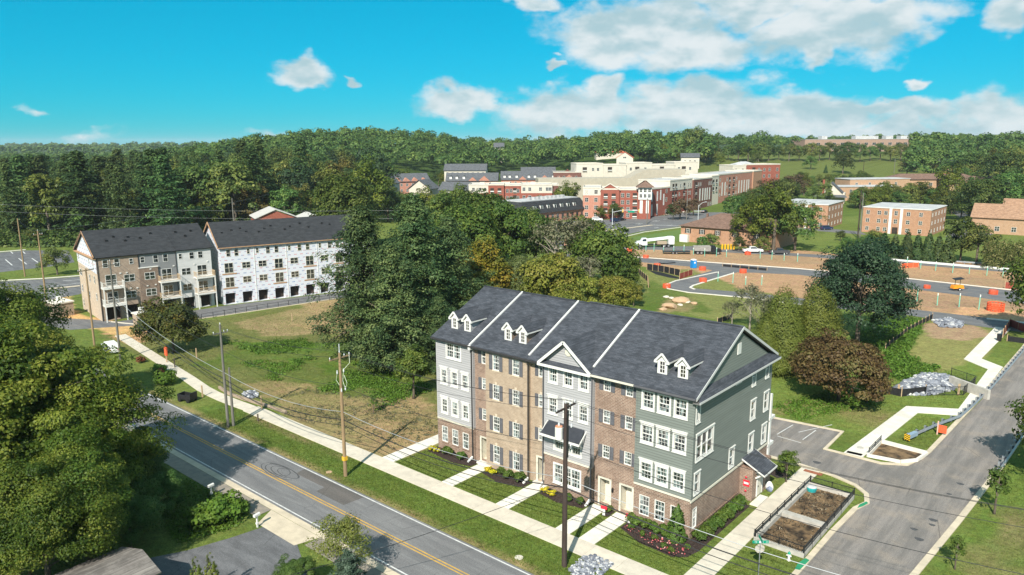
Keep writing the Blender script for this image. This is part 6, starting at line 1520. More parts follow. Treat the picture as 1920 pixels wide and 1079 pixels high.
# distant townhouse rows
def farrow(c0, c1, D, h, rise, wm, lb, dorm=(), gab=(), cols=None):
    T, L = simple('distant_townhouses', c0, c1, D, h, rise, wm, GREYR, lb, 'gable', W3([x for x in np.arange(2, L0(c0, c1) - 1, 3.2)], (h - 2.6, h - 5.8), 1.2, 1.6), 'townhouse')
    for x in dorm:
        d = MB().box(x - .7, x + .7, .8, 3.4, h + .5, h + 2.4).build('dormer', WHITE, T); MB().add([(x - .9, .6, h + 2.4), (x + .9, .6, h + 2.4), (x, .6, h + 3.2), (x - .9, 4, h + 2.4), (x + .9, 4, h + 2.4), (x, 4, h + 3.2)], [(0, 1, 2), (1, 4, 5, 2), (0, 2, 5, 3)]).build('dormer_roof', GREYR, d)
    for x, w in gab:
        MB().add([(x - w, -.5, h), (x + w, -.5, h), (x, -.5, h + w * .85), (x, 5, h + w * .85), (x - w, .6, h), (x + w, .6, h)], [(0, 1, 2), (1, 5, 3, 2), (4, 0, 2, 3)]).build('front_gable', wm, T)
    return T
def L0(a, b): return math.hypot(b[0] - a[0], b[1] - a[1])
farrow((-42, 470), (-16, 468), 11, 13.5, 4, CREAM, 'white rear of a distant townhouse row under a grey roof'); farrow((-37, 425), (-8, 424), 11, 10.5, 4.4, BRP, 'distant townhouse row with three dormers and two gables', (2.5, 6, 10), ((15, 2.4), (21.5, 3.2)))
farrow((-6, 432), (36, 430), 11, 10.5, 4.8, BRP, 'longer distant townhouse row with many dormers and gables', (2, 5, 9, 16, 19.5, 30), ((12.4, 2.3), (25, 3), (33.4, 2.4), (39, 3.4))); farrow((6, 446), (26, 446), 11, 12, 4.6, CREAM, 'cream distant townhouse end with grey roof')
farrow((-66, 415), (-46, 423), 16, 10.5, 4.2, BRP, 'clustered distant townhouses with stepped grey roofs', (), ((3, 2.4), (8, 2.4), (13, 2.4), (18, 2.2))); farrow((-36, 372), (-18, 366), 11, 9.4, 4, CREAM, 'cream townhouse with charcoal roof above the pines'); simple('grey_roof_house', (-76, 372), (-66, 368), 11, 9.4, 4.2, CREAM, GREYR, 'grey gabled house half hidden by trees', 'cross', (), 'house'); simple('grey_roof_house', (-52, 380), (-41, 376), 11, 9.4, 4.6, CREAM, GREYR, 'grey gabled house left of the charcoal roofed townhouse', 'cross', (), 'house'); simple('grey_roof_house', (-72, 395), (-63, 392), 10, 11, 4, CREAM, GREYR, 'farther grey gabled house in the trees', 'cross', (), 'house')
# brick house behind the wrapped row
T, L = simple('brick_house', (-90, 262), (-78, 268), 14, 6.6, 3.0, BRR, mat('pale_shingle', (.50, .48, .45), (.42, .41, .38), 2), 'red brick house with pale roof behind the wrapped row', 'cross', W3((2,), (3.6,)), 'house')
simple('brick_house', (-75, 260), (-65, 265), 12, 5.6, 2.4, BRR, mat('pale_shingle', (.5, .48, .45)), 'low wing with pale roof right of the red brick house', 'cross', (), 'house')
for cx_, cy_, r_ in ((-79, 270, 24), (-64, 268, 17), (-45, 398, 44), (-75, 385, 24), (-12, 700, 14), (84, 645, 22), (84, 562, 15), (132, 562, 16), (312, 528, 26), (250, 425, 42), (380, 820, 90), (196, 270, 30), (455, 702, 24), (425, 704, 18)): BLOCK.append((cx_, cy_, r_))
# ================================================================ far roads
def CF(*pts): return [fromcam(*p) for p in pts]
hw = sheet('avenue', CF((12, 232), (30, 250), (47, 274), (66, 291), (92, 318), (125, 360), (160, 410), (196, 470), (184, 480), (150, 440), (140, 425), (97, 368), (70, 337), (46, 319), (36, 318), (20, 290), (0, 258)), .012, ASPH3)
b = MB(); strip(b, CF((22, 262), (38, 280), (56, 296)), 1.6, .1); b.build('median', CURB, hw)
for off in ((60, 312), (75, 330), (52, 300)):
    for k in range(3):
        a = (off[0] + k * 9 - 10, off[1] + k * 11 - 12); b = MB(); strip(b, CF(a, (a[0] + 2.4, a[1] + 3)), .35, .02); b.build('lane_dash', PAINTW, hw)
for k in range(5):
    a = (34 + k * 7, 262 + k * 8); b = MB(); strip(b, CF(a, (a[0] + 2.2, a[1] + 2.6)), .35, .02); b.build('lane_dash', PAINTW, hw)
b = MB(); strip(b, CF((56, 297), (69, 292)), .6, .021); b.build('stop_line', PAINTW, hw)
sheet('avenue_sidewalk', CF((45, 320.5), (71, 339), (98, 370), (139, 426), (137, 428), (96, 372.5), (69, 341), (44, 323)), .05, CONCW); kerb('kerb', CF((13, 229), (32, 248.5), (49, 273), (67.5, 289.6)), .5, .14, CONCW)
sheet('verge', CF((70, 338.5), (98, 371), (139, 428), (136, 430), (94, 374), (66, 342.5)), .03, mat('verge_grass', (.085, .15, .025), (.12, .17, .04), 1, .9, coord='P'))
sheet('side_avenue', CF((36, 318), (46, 319), (36, 302), (14, 297), (4, 292), (0, 298), (14, 306)), .02, ASPH3)
sheet('front_lawn', CF((40, 256), (58, 275), (68, 284), (62, 262), (56, 248), (46, 246)), .02, mat('verge_grass', (.09, .15, .03)))
# left-hand highway and car park
lh = sheet('highway', PX((-60, 531), (0, 528), (80, 524), (175, 517), (190, 530), (150, 552), (75, 566), (-60, 580)), .012, ASPH3)
b = MB(); strip(b, PX((92, 543), (150, 537)), 1.6, .12); b.build('median', CURB, lh)
for k, (a, c) in enumerate((((118, 527), (150, 525)), ((90, 538), (150, 531)), ((72, 551), (108, 548)), ((75, 557), (122, 553)))): b = MB(); strip(b, PX(a, c), .3, .02); b.build('lane_line', PAINTW, lh)
sheet('car_park', PX((-80, 473), (0, 474), (48, 470), (128, 470), (140, 492), (95, 500), (0, 511), (-80, 518)), .014, ASPHD)
for q in (((10, 487), (23, 498)), ((20, 472), (24, 476)), ((35, 485), (50, 496)), ((43, 472), (47, 476)), ((60, 485), (72, 493)), ((-20, 488), (-8, 499))): b = MB(); strip(b, PX(*q), .3, .02); b.build('parking_line', PAINTW, lh)
kerb('kerb', PX((-60, 530), (80, 523), (170, 516)), .5, .14, CONCW); kerb('kerb', PX((-80, 472), (0, 473), (48, 469)), .6, .16, CONCW)
# car parks between the right-hand blocks
sheet('car_park', CF((118, 284), (128, 272), (126, 262), (112, 275), (106, 283)), .014, ASPH3); sheet('car_park', CF((150, 256), (185, 300), (214, 370), (236, 405), (246, 398), (220, 350), (196, 292), (160, 250)), .02, ASPH3)
sheet('field_road', CF((232, 440), (262, 470), (300, 512), (312, 512), (272, 468), (240, 436)), float(terrain(*fromcam(270, 470))) + .2, ASPH3)
sheet('lawn', CF((126, 262), (148, 244), (152, 250), (130, 269)), .03, mat('verge_grass', (.09, .15, .03)))
# ================================================================ building site
r1 = sheet('site_road', PX((1050, 476), (1100, 477), (1180, 482), (1330, 493), (1500, 505), (1690, 522), (1930, 549), (1930, 571), (1700, 541), (1500, 516), (1420, 512), (1345, 510), (1330, 506), (1300, 501), (1180, 490), (1100, 484), (1050, 482)), .012, ASPH3)
r2 = sheet('site_road', PX((1350, 504), (1395, 508), (1375, 513), (1300, 536), (1300, 541), (1400, 549), (1560, 566), (1700, 579), (1930, 606), (1930, 625), (1840, 613), (1700, 591), (1540, 576), (1400, 558), (1290, 548), (1252, 542), (1248, 535), (1268, 527), (1320, 512), (1338, 507)), .016, ASPH3)
kerb('kerb', PX((1180, 481.5), (1330, 492.5), (1500, 504.5), (1690, 521.5), (1930, 548)), .5, .12, CONCW)
kerb('kerb', PX((1375, 513), (1300, 536), (1294, 540), (1302, 543)), .5, .12, CONCW); kerb('kerb', PX((1345, 511), (1268, 527), (1248, 535), (1252, 542), (1290, 549), (1400, 559), (1540, 577)), .45, .12, CONCW); kerb('kerb', PX((1850, 598), (1930, 607)), .8, .12, CONCW)
r3 = sheet('site_road', PX((1180, 463), (1300, 462), (1400, 470), (1500, 476), (1660, 484), (1930, 506), (1930, 514), (1700, 496), (1500, 481), (1400, 476), (1300, 470), (1180, 468)), .012, ASPH3)
kerb('pale_barrier', PX((1670, 488.5), (1800, 499.5), (1930, 510)), .5, .5, WHITE)
sheet('asphalt_pile', PX((1235, 493), (1262, 491), (1268, 494), (1240, 496)), .3, ASPHD)
# mesh drums, stakes, cones
ORM = mat('orange_mesh', (.75, .13, .05), (.62, .09, .03), 5, .7); STK = mat('pvc_white', (.72, .75, .68), rough=.5); STG = mat('pvc_green', (.16, .48, .36), (.2, .55, .42), 3, .5)
b = MB(); n = 14
for k in range(n):
    a = 6.283 * k / n; b.bar((math.cos(a), math.sin(a), 0), (math.cos(a + .2), math.sin(a + .2), 1.0), .09, .04); b.bar((math.cos(a), math.sin(a), 0), (math.cos(a - .2), math.sin(a - .2), 1.0), .09, .04)
for z in (.04, .26, .48, .72, .98): b.tube([(math.cos(6.283 * i / 14), math.sin(6.283 * i / 14), z) for i in range(15)], .06, 4, cap=False)
drum = b.mesh('mesh_drum', ORM)
for px, py, s, w in ((1232, 501, 1., 'beside the silt pond'), (1317, 507, 1., 'right of the blue toilet'), (1393, 512, 1., 'at the junction of the site roads'), (1318, 529, 1., 'on the bend of the lower site road'), (1250, 540, 1., 'at the left tip of the lower site road'), (1738, 541, .8, 'left of the orange trailer'), (1862, 552, 1., 'right of the orange trailer'), (1866, 583, 1.7, 'on the pale earth, the largest one'), (1180, 472, 1., 'at the left edge of the site'), (1211, 484, .9, 'above the upper site road on the left'), (1402, 478, 1., 'beside the white pickup')):
    x, y = G(px, py, 0); ob('mesh_drum', drum, None, (x, y, 0), px, label='orange mesh ring ' + w, cat='barrier').scale = (s * .85, s * .85, s * .9)
ORD = 'first second third fourth fifth sixth seventh eighth ninth tenth eleventh twelfth thirteenth fourteenth fifteenth sixteenth seventeenth eighteenth nineteenth twentieth twenty-first'.split()
def stake(px, py, h, i):
    x, y = G(px, py, 0); T = empty('pipe_stake', (x, y, 0), label='green pipe stake, ' + ORD[i - next(s for s in (26, 22, 14, 0) if i >= s)] + ' from the left in the ' + ('back row left of the dark tree' if i < 14 else 'back row right of the dark tree' if i < 22 else 'island of bare earth' if i < 26 else 'front row right of the dark tree'), cat='stake', group='pipe stakes on the building site')
    o = MB().tube([(0, 0, 0), (.03 * (i % 3 - 1), 0, h)], .09, 6).build('pipe', STG, T); MB().tube([(.03 * (i % 3 - 1), 0, h - .45), (.03 * (i % 3 - 1), 0, h + .02)], .105, 6).build('cap', STK, T)
for i, (px, py) in enumerate(((1194, 468), (1211, 471), (1226, 472), (1244, 474), (1263, 476), (1282, 476), (1300, 478), (1321, 481), (1343, 481), (1362, 482), (1425, 485), (1447, 487), (1470, 489), (1495, 491), (1700, 500), (1726, 504), (1754, 508), (1786, 512), (1817, 514), (1850, 517), (1880, 519), (1917, 523), (1346, 528), (1374, 531), (1398, 535), (1428, 535), (1719, 566), (1757, 573), (1798, 576), (1835, 581))): stake(px, py, 2.1 + .25 * (i % 3) + (.4 if i > 25 else 0), i)
# portable toilet
x, y = G(1300, 503, 0); T = empty('portable_toilet', (x, y, 0), YAW + .3, label='blue portable toilet with white roof beside the site road', cat='toilet')
BLU = mat('toilet_blue', (.01, .25, .62), (.01, .2, .52), 3, .5)
MB().box(-.6, .6, -.6, .6, .1, 2.15).build('cabin', BLU, T); MB().box(-.62, .62, -.62, .62, 0, .1).build('base', mat('grey_plastic', (.1, .1, .1)), T); MB().add([(-.65, -.65, 2.15), (.65, -.65, 2.15), (.65, .65, 2.15), (-.65, .65, 2.15), (-.35, -.35, 2.42), (.35, -.35, 2.42), (.35, .35, 2.42), (-.35, .35, 2.42)], [(0, 1, 5, 4), (1, 2, 6, 5), (2, 3, 7, 6), (3, 0, 4, 7), (4, 5, 6, 7)]).build('roof', WHITE, T)
o = MB().box(-.42, .42, -.64, -.605, .15, 2.0).build('door', BLU, T); MB().box(-.2, .25, -.66, -.64, 1.3, 1.75).build('door_sign', WHITE, o)
# silt pond with its fence
BLKF = mat('black_fabric', (.012, .012, .013), (.022, .022, .024), 3, .8); PST = mat('stake_wood', (.50, .36, .22), (.4, .28, .17), 4, .9); REDF = mat('rust_fabric', (.30, .06, .04), (.22, .045, .03), 3, .8)
def fabric(name, pts, h, m_, label, posts=2.2, pm=None, cat='silt fence'):
    p = [Vector((*q, 0)) for q in pts]; T = empty(name, p[0], label=label, cat=cat); b = MB(); pmesh = MB().box(-.05, .05, -.05, .05, 0, h + .3).mesh('post', pm or PST)
    for i in range(len(p) - 1):
        d = (p[i + 1] - p[i]); n_ = max(1, round(d.length / posts)); nn = Vector((-d.y, d.x, 0)).normalized() * .03; a, c = p[i] - p[0], p[i + 1] - p[0]
        b.box(0, 0, 0, 0, 0, 0); b.add([a - nn, c - nn, c - nn + Vector((0, 0, h)), a - nn + Vector((0, 0, h)), a + nn, c + nn, c + nn + Vector((0, 0, h)), a + nn + Vector((0, 0, h))], [(0, 1, 2, 3), (5, 4, 7, 6), (3, 2, 6, 7)])
        for k in range(n_ + (i == len(p) - 2)): ob('post', pmesh, T, a.lerp(c, k / n_))
    b.v = b.v[0:]; b.build('fabric', m_, T); return T
sheet('pond_liner', PX((1215, 507), (1240, 511), (1272, 520), (1278, 524), (1255, 521), (1230, 515)), .018, BLKF)
fabric('silt_fence', PX((1213, 506), (1245, 511), (1275, 518)), 1.6, BLKF, 'black silt fence along the pond edge on the site'); fabric('silt_fence', PX((1274, 524), (1298, 516)), 1.4, REDF, 'rust red silt fence at the right end of the pond')
fabric('silt_fence', PX((1195, 512), (1214, 528), (1216, 540)), 1.2, BLKF, 'black silt fence behind the olive trees'); fabric('silt_fence', PX((1660, 657), (1700, 625), (1748, 598)), .9, BLKF, 'black silt fence along the mown lawn edge'); fabric('silt_fence', PX((1345, 607), (1372, 597)), .9, BLKF, 'short black silt fence on the rear lawn')
fabric('silt_fence', PX((1656, 737), (1690, 744), (1735, 739)), 1.0, BLKF, 'curved black fabric fence in front of the riprap', 5.)
fabric('mesh_fence', PX((1690, 503), (1722, 501)), 1.2, ORM, 'orange mesh fence behind the large dark tree'); fabric('mesh_fence', PX((1355, 500), (1438, 508)), .6, BLKF, 'low dark fabric line along the upper site road')
fabric('mesh_fence', PX((1884, 541), (1925, 543)), 1.4, REDF, 'rust coloured barrier at the right edge of the upper site road'); fabric('board_barrier', PX((1880, 633), (1893, 612), (1925, 625)), 1.3, REDF, 'brown fabric barrier at the end of the bent walk'); fabric('silt_fence', PX((1888, 640), (1925, 645)), .9, BLKF, 'black fabric fence beside the bent walk')
# bins
x, y = G(1873, 640, 0); MB().tube([(0, 0, 0), (0, 0, 1.15)], [.34, .38], 12).build('barrel', BLK, None, (x, y, .07), label='black barrel at the end of the bent walk', cat='barrel')
# orange trailer with a raised lamp frame
x, y = G(1795, 545, 0); T = empty('light_trailer', (x, y, 0), YAW + .1, label='orange site trailer with dark raised panel on the upper site road', cat='trailer')
ORG = mat('machine_orange', (.80, .30, .02), (.7, .25, .02), 3, .5)
b = MB(); b.add([(-1.4, -.6, .5), (1.2, -.6, .5), (1.2, .6, .5), (-1.4, .6, .5), (-1.2, -.6, 1.25), (.9, -.6, 1.25), (.9, .6, 1.25), (-1.2, .6, 1.25)], [(0, 1, 5, 4), (1, 2, 6, 5), (2, 3, 7, 6), (3, 0, 4, 7), (4, 5, 6, 7), (3, 2, 1, 0)]); b.build('hull', ORG, T)
for s in (-.7, .7): o = MB().tube([(0, s - .1, .35), (0, s + .1, .35)], .35, 12).build('wheel', BLK, T); MB().tube([(0, s - .11, .35), (0, s + .11, .35)], .17, 8).build('rim', WHITE, o)
b = MB(); [b.bar((xx, 0, 1.2), (xx, 0, 2.6), .08) for xx in (-.7, .5)]; b.bar((1.2, 0, .5), (2.4, 0, .45), .1); b.build('mast', BLK, T); MB().slab([(-1.1, -.6, 2.5), (1.0, -.6, 2.7), (1.0, .6, 2.9), (-1.1, .6, 2.7)], .1).build('panel', BLK, T)
# yellow bollards
YEL = mat('bollard_yellow', (.80, .42, .02), (.72, .36, .02), 2, .5)
for i, px in enumerate((1354, 1359.5, 1365, 1370.5, 1376)):
    x, y = G(px, 468, 0); MB().lathe([(.28, 0), (.28, 1.5), (.22, 1.65), (.08, 1.7)], 10).build('bollard', YEL, None, (x, y, 0), label=('first', 'second', 'third', 'fourth', 'fifth')[i] + ' yellow bollard from the dump truck', cat='bollard', group='yellow bollards by the site')
# boulders on the rear lawn
def rock(seed, r_, sq=.6, n=1):
    bm = bmesh.new(); bmesh.ops.create_icosphere(bm, subdivisions=2, radius=r_); rr = random.Random(seed); k = [Vector((rr.uniform(-1, 1), rr.uniform(-1, 1), rr.uniform(-1, 1))).normalized() for _ in range(9)]; d = [rr.uniform(.58, .95) * r_ for _ in k]
    for v in bm.verts:
        for q, dd in zip(k, d):
            t = v.co.dot(q) - dd
            if t > 0: v.co -= q * t
        v.co.z *= sq
    me = bpy.data.meshes.new('boulder'); bm.to_mesh(me); bm.free(); return me
SAND_ = mat('sandstone', (.52, .34, .20), (.40, .28, .18), 2.5, .9, bump=.4); PALE_ = mat('pale_stone2', (.60, .55, .45), (.48, .45, .38), 2.5, .9, bump=.4)
for i, (px, py, r_, m_, w) in enumerate(((1276, 566, 2.1, SAND_, 'largest sandstone boulder, at the back of the rear lawn group'), (1256, 577, 1.9, SAND_, 'broad sandstone boulder at the front left of the lawn group'), (1249, 558, .8, PALE_, 'small pale boulder at the far left of the lawn group'), (1259, 561, .9, PALE_, 'pale boulder left of the largest one'), (1289, 568, .9, PALE_, 'grey boulder right of the largest one'), (1301, 570, .9, SAND_, 'rightmost sandstone boulder on the rear lawn'), (1275, 573, .7, PALE_, 'small white boulder in the middle of the lawn group'), (1243, 581, 1., SAND_, 'flat boulder at the front of the lawn group'))):
    me = rock(i + 3, r_ * .9, .42); me.materials.append(m_); x, y = G(px, py, 0); ob('boulder', me, None, (x, y, .15 * r_), i, label=w, cat='boulder')
RIP1 = mat('riprap_stone', (.42, .43, .46), (.24, .25, .28), 1.1, .85, bump=.4, coord='P', detail=6)
def riprap(name, poly, n, r0, h, label, seed, m_=None):
    rs = random.Random(seed); src = [rock(seed * 10 + k, 1, .75) for k in range(6)]; V = []; Fc = []
    A = np.array(poly); xs, ys = A[:, 0], A[:, 1]; c = A.mean(0); m = 0
    while m < n:
        x, y = rs.uniform(xs.min(), xs.max()), rs.uniform(ys.min(), ys.max())
        if not inpoly(np.array([x]), np.array([y]), poly)[0]: continue
        e = min(1, min(math.hypot(x - (poly[i][0] + (poly[(i + 1) % len(poly)][0] - poly[i][0]) * t), y - (poly[i][1] + (poly[(i + 1) % len(poly)][1] - poly[i][1]) * t)) for i in range(len(poly)) for t in (0, .25, .5, .75)) / (2.2 * r0 * 3))
        me = src[rs.randrange(6)]; s = r0 * rs.uniform(.5, 1.4); a = rs.uniform(0, 6.28); k = len(V); z = h * e * rs.uniform(.4, 1)
        R_ = Matrix.Rotation(a, 3, 'Z') @ Matrix.Rotation(rs.uniform(-.6, .6), 3, 'X')
        V += [tuple(R_ @ v.co * s + Vector((x, y, z + s * .3))) for v in me.vertices]; Fc += [tuple(i + k for i in p.vertices) for p in me.polygons]; m += 1
    me = bpy.data.meshes.new(name); me.from_pydata(V, [], Fc); at = me.attributes.new('tint', 'FLOAT', 'FACE'); at.data.foreach_set('value', np.repeat(np.random.RandomState(seed).rand(n), len(Fc) // n).astype(np.float32))
    M = MATS.get('riprap_mix')
    if M is None:
        M = bpy.data.materials.new('riprap_mix'); MATS['riprap_mix'] = M; M.use_nodes = True; t = M.node_tree; N = NT(t); bs = t.nodes['Principled BSDF']; bs.inputs['Roughness'].default_value = .85
        cr = N.n('ShaderNodeValToRGB'); cr.color_ramp.elements[0].color = (.09, .10, .125, 1); cr.color_ramp.elements[1].color = (.55, .545, .52, 1); e = cr.color_ramp.elements.new(.75); e.color = (.26, .275, .31, 1)
        N.put(cr.inputs[0], N.n('ShaderNodeAttribute', attribute_name='tint').outputs['Fac']); N.put(bs.inputs['Base Color'], cr.outputs[0])
    me.materials.append(M); me.update(); return ob(name, me, kind='stuff', label=label, cat='stones')
riprap('riprap', PX((1672, 733), (1700, 716), (1725, 702), (1770, 704), (1792, 712), (1790, 732), (1745, 742), (1700, 742)), 900, .29, .45, 'pale grey riprap stones filling the outfall basin', 2)
riprap('riprap', PX((1748, 602), (1778, 598), (1806, 606), (1804, 616), (1762, 614)), 340, .3, .55, 'heap of pale stones beside the lower site road', 3)
riprap('riprap', PX((1066, 1069), (1090, 1046), (1112, 1041), (1152, 1058), (1128, 1079), (1100, 1090), (1075, 1085)), 620, .11, .10, 'grey stone patch at the foot of the dark utility pole', 4); riprap('riprap', PX((452, 738), (480, 734), (484, 744), (462, 750)), 90, .24, .4, 'small heap of grey stones in the meadow', 5)
# outfall headwall and fences
b = MB(); a, c = G(1780, 722, 0), G(1822, 738, 0); T = empty('headwall', (*a, 0), math.atan2(c[1] - a[1], c[0] - a[0]), label='concrete headwall behind the riprap basin', cat='wall'); MB().box(0, 6.2, -.2, .2, 0, 1.3).build('wall', WALLC, T)
railfence('picket_fence', [G(1783, 706, 0), G(1829, 722, 0), G(1806, 742, 0), G(1735, 742, 0)], 1.25, 2.4, BLK, 'black picket fence round the outfall basin', .16, (.1, .96))
# ---- planters by the side street
def basin(name, x0, x1, y0, y1, label, split=None, fence=True):
    T = empty(name, (x0, y0, 0), label=label, cat='planter'); w, d = x1 - x0, y1 - y0; t = .22; h = .42
    for q in ((0, w, 0, t), (0, w, d - t, d), (0, t, t, d - t), (w - t, w, t, d - t)): MB().box(q[0], q[1], q[2], q[3], 0, h).build('wall', WALLC, T)
    if split: MB().box(t, w - t, split - .35, split + .35, 0, h * .85).build('wall', WALLC, T)
    MB().poly([(t, t), (w - t, t), (w - t, d - t), (t, d - t)], .02).build('soil', mat('basin_soil', (.25, .165, .09), (.022, .019, .017), .8, .95, .1, bump=1., coord='P', detail=7), T)
    return T
basin('planter_basin', 4.2, 8.35, 3.3, 16.6, 'fenced concrete planter of bare soil between sidewalk and side street', 6.0)
railfence('picket_fence', [(4.25, 3.35), (4.25, 16.6)], 1.0, 1.75, BLK, 'black picket fence on the sidewalk side of the fenced planter', 0, (.62, .8, 1.), 'fence'); railfence('picket_fence', [(4.3, 16.55), (8.3, 16.55)], 1.0, 2.0, BLK, 'black picket fence at the back end of the fenced planter', .12, (.45, 1.)); railfence('picket_fence', [(8.32, 16.5), (8.32, 3.4)], 1.0, 1.8, BLK, 'black picket fence on the street side of the fenced planter', .12, (.3, 1.)); railfence('picket_fence', [(4.3, 3.38), (8.3, 3.38)], 1.0, 2.0, BLK, 'black picket fence at the near end of the fenced planter', .12, (.1, 1.))
x, y = 4.75, 15.6; T = empty('drum', (x, y, .02), label='teal plastic tub in the fenced planter', cat='tub'); MB().lathe([(.42, 0), (.48, .3), (.46, .42)], 14).build('body', mat('teal', (.02, .35, .33), (.03, .28, .3), 4, .4), T); MB().lathe([(.47, .42), (.3, .55), (.1, .56)], 14).build('lid', FLAT, T)
T = empty('planter_basin', (6.6, 27.2, 0), label='small concrete planter of bare soil at the street corner', cat='planter')
q = [(0, 0), (3.0, .5), (4.2, 2.0), (4.6, 4.6), (0, 4.9)]
MB().poly(q, .05).build('soil', mat('basin_soil', (.34, .22, .11)), T)
for i in range(len(q)):
    a, c = Vector((*q[i], .22)), Vector((*q[(i + 1) % 5], .22)); MB().bar(a, c, .25, .44 if i > 2 else .3).build('wall', CONCW, T)
railfence('picket_fence', [(6.6, 27.5), (6.65, 31.8)], .95, 2.1, BLK, 'short black rail fence beside the small corner planter', 0, (.55, .8, 1.))
# ---- street name sign, hydrant, trash bags, small signs
x, y = 6.55, -1.35; T = empty('stop_sign', (x, y, 0), YAW, label='stop sign seen from behind with green street name blades on one post', cat='sign')
ST = mat('galvanised', (.42, .44, .46), (.34, .36, .38), 4, .45, .5, metal=.6)
MB().tube([(0, 0, 0), (0, 0, 3.05)], .035, 8).build('post', ST, T)
b = MB(); pts = [(math.cos(R(22.5 + 45 * k)) * .39, math.sin(R(22.5 + 45 * k)) * .39) for k in range(8)]; b.add([(p[0], .05, p[1] + 2.25) for p in pts] + [(p[0], .065, p[1] + 2.25) for p in pts], [tuple(range(8)), tuple(range(15, 7, -1))] + [(i, i + 8, (i + 1) % 8 + 8, (i + 1) % 8) for i in range(8)]); b.build('octagon_plate', mat('bare_aluminium', (.46, .42, .36), (.4, .37, .32), 3, .5), T)
CER_ = mat('clamp_white', (.55, .58, .6), None, rough=.4)
GS = mat('sign_green', (.0, .25, .16), None, rough=.4)
bl = MB().box(-.62, .62, -.02, .0, 2.72, 2.96).build('name_blade', GS, T); bl.rotation_euler[2] = .0
def lettering(body, size, parent, loc, rot, m_, name='lettering'):
    cu = bpy.data.curves.new(name, 'FONT'); cu.body = body; cu.size = size; cu.align_x = 'CENTER'; cu.extrude = .002
    o = bpy.data.objects.new(name, cu); COL.objects.link(o); dg = bpy.context.evaluated_depsgraph_get(); me = bpy.data.meshes.new_from_object(o.evaluated_get(dg)); bpy.data.objects.remove(o); me.materials.clear(); me.materials.append(m_)
    q = ob(name, me, parent, loc); q.rotation_euler = rot; return q
lettering('CE', .17, bl, (-.36, -.025, 2.78), (R(90), 0, 0), WHITE); lettering('DR', .11, bl, (.48, -.025, 2.8), (R(90), 0, 0), WHITE); MB().box(-.12, .2, -.05, -.02, 2.76, 2.93).build('clamp', CER_, T)
b2 = MB().box(-.015, .015, -.5, .5, 2.98, 3.2).build('name_blade', GS, T)
x, y = 7.55, 2.25; T = empty('fire_hydrant', (x, y, 0), label='white fire hydrant with green bonnet beside the fenced planter', cat='hydrant')
MB().lathe([(.16, 0), (.16, .06), (.1, .08), (.1, .5), (.13, .52), (.13, .58)], 12).build('barrel', WHITE, T); MB().lathe([(.12, .58), (.11, .68), (.05, .76), (.03, .8)], 12).build('bonnet', GS, T)
for a in (0, 1.57, 3.14): MB().tube([(0, 0, .42), (math.cos(a) * .19, math.sin(a) * .19, .42)], .06, 8).build('nozzle', WHITE, T)
x, y = 1.55, 13.3; T = empty('rubbish_bags', (x, y, 0), label='white bagged bundle leaning by the side door', cat='bags'); me = rock(51, .42, 1.3); me.materials.append(WHITE); ob('bag', me, T, (0, 0, .35)); me = rock(52, .34, 1.); me.materials.append(mat('blue_grey_bag', (.2, .23, .32))); ob('bag', me, T, (.15, -.35, .25))
for x, y, w in ((-7.78, -1.1, 'left of the fourth front walk'), (-5.3, -.9, 'beside the fourth front door walk')):
    T = empty('sale_sign', (x, y, 0), R(12), label='small white sign post with red top board ' + w, cat='sign'); MB().box(-.12, .12, -.03, .03, 0, .62).build('post', WHITE, T); MB().box(-.3, .3, -.04, .04, .62, .9).build('board', mat('sign_red', (.6, .03, .05)), T)
# mailboxes
def mailbox(px, py, lb, rz):
    x, y = G(px, py, 0); T = empty('mailbox', (x, y, 0), rz, label=lb, cat='mailbox'); MB().box(-.06, .06, -.06, .06, 0, 1.05).build('post', WHITE, T); MB().box(-.1, .1, -.1, .1, .3, .45).build('post_collar', WHITE, T)
    b = MB(); pr = [(-.12, 0), (.12, 0), (.12, .14)] + [(.12 * math.cos(R(a)), .14 + .12 * math.sin(R(a))) for a in range(20, 180, 20)] + [(-.12, .14)]; n = len(pr); b.add([(p[0], -.3, 1.05 + p[1]) for p in pr] + [(p[0], .3, 1.05 + p[1]) for p in pr], [tuple(range(n)), tuple(range(2 * n - 1, n - 1, -1))] + [(i, i + n, (i + 1) % n + n, (i + 1) % n) for i in range(n)]); b.build('box', WHITE, T)
mailbox(483, 989, 'white mailbox on a post at the driveway mouth', .2); mailbox(397, 932, 'white mailbox half hidden by the vines beside the street', .2)
# black cart on the verge, white box, meadow posts
x, y = G(352, 752, 0); T = empty('cart', (x, y, 0), .3, label='black open cart standing on the verge beside the sidewalk', cat='cart'); b = MB(); b.box(-1.1, 1.1, -.6, .6, .35, .5); b.box(-1.1, -1., -.6, .6, .5, 1.); b.box(1., 1.1, -.6, .6, .5, 1.3); b.box(-1., 1., -.6, -.52, .5, .95); b.box(-1., 1., .52, .6, .5, .95); b.build('bed', BLK, T)
for s in (-.65, .65):
    for q in (-.7, .7): MB().tube([(q, s - .06, .28), (q, s + .06, .28)], .28, 10).build('wheel', BLK, T)
for i, (px, py, h, w, c) in enumerate(((491, 768, 1.8, 'beside the sidewalk in the meadow', PST), (380, 745, 1.6, 'at the low stone wall', PST), (369, 672, 1.6, 'under the spreading tree', PST), (313, 680, 2.0, 'with orange ribbon beside the sidewalk', PST), (328, 690, 1.5, 'grey, near the orange ribbon post', BARK), (548, 602, 1.4, 'on the bare patch below the court', PST), (484, 790, .9, 'low, at the sidewalk edge', BARK))):
    x, y = G(px, py, 0); T = empty('marker_post', (x, y, 0), label='wooden post ' + w, cat='post'); MB().box(-.07, .07, -.07, .07, 0, h).build('stake', c, T)
    if i == 3: MB().box(-.35, .3, -.1, .1, 1.1, 2.4).build('ribbon', ORM, T)
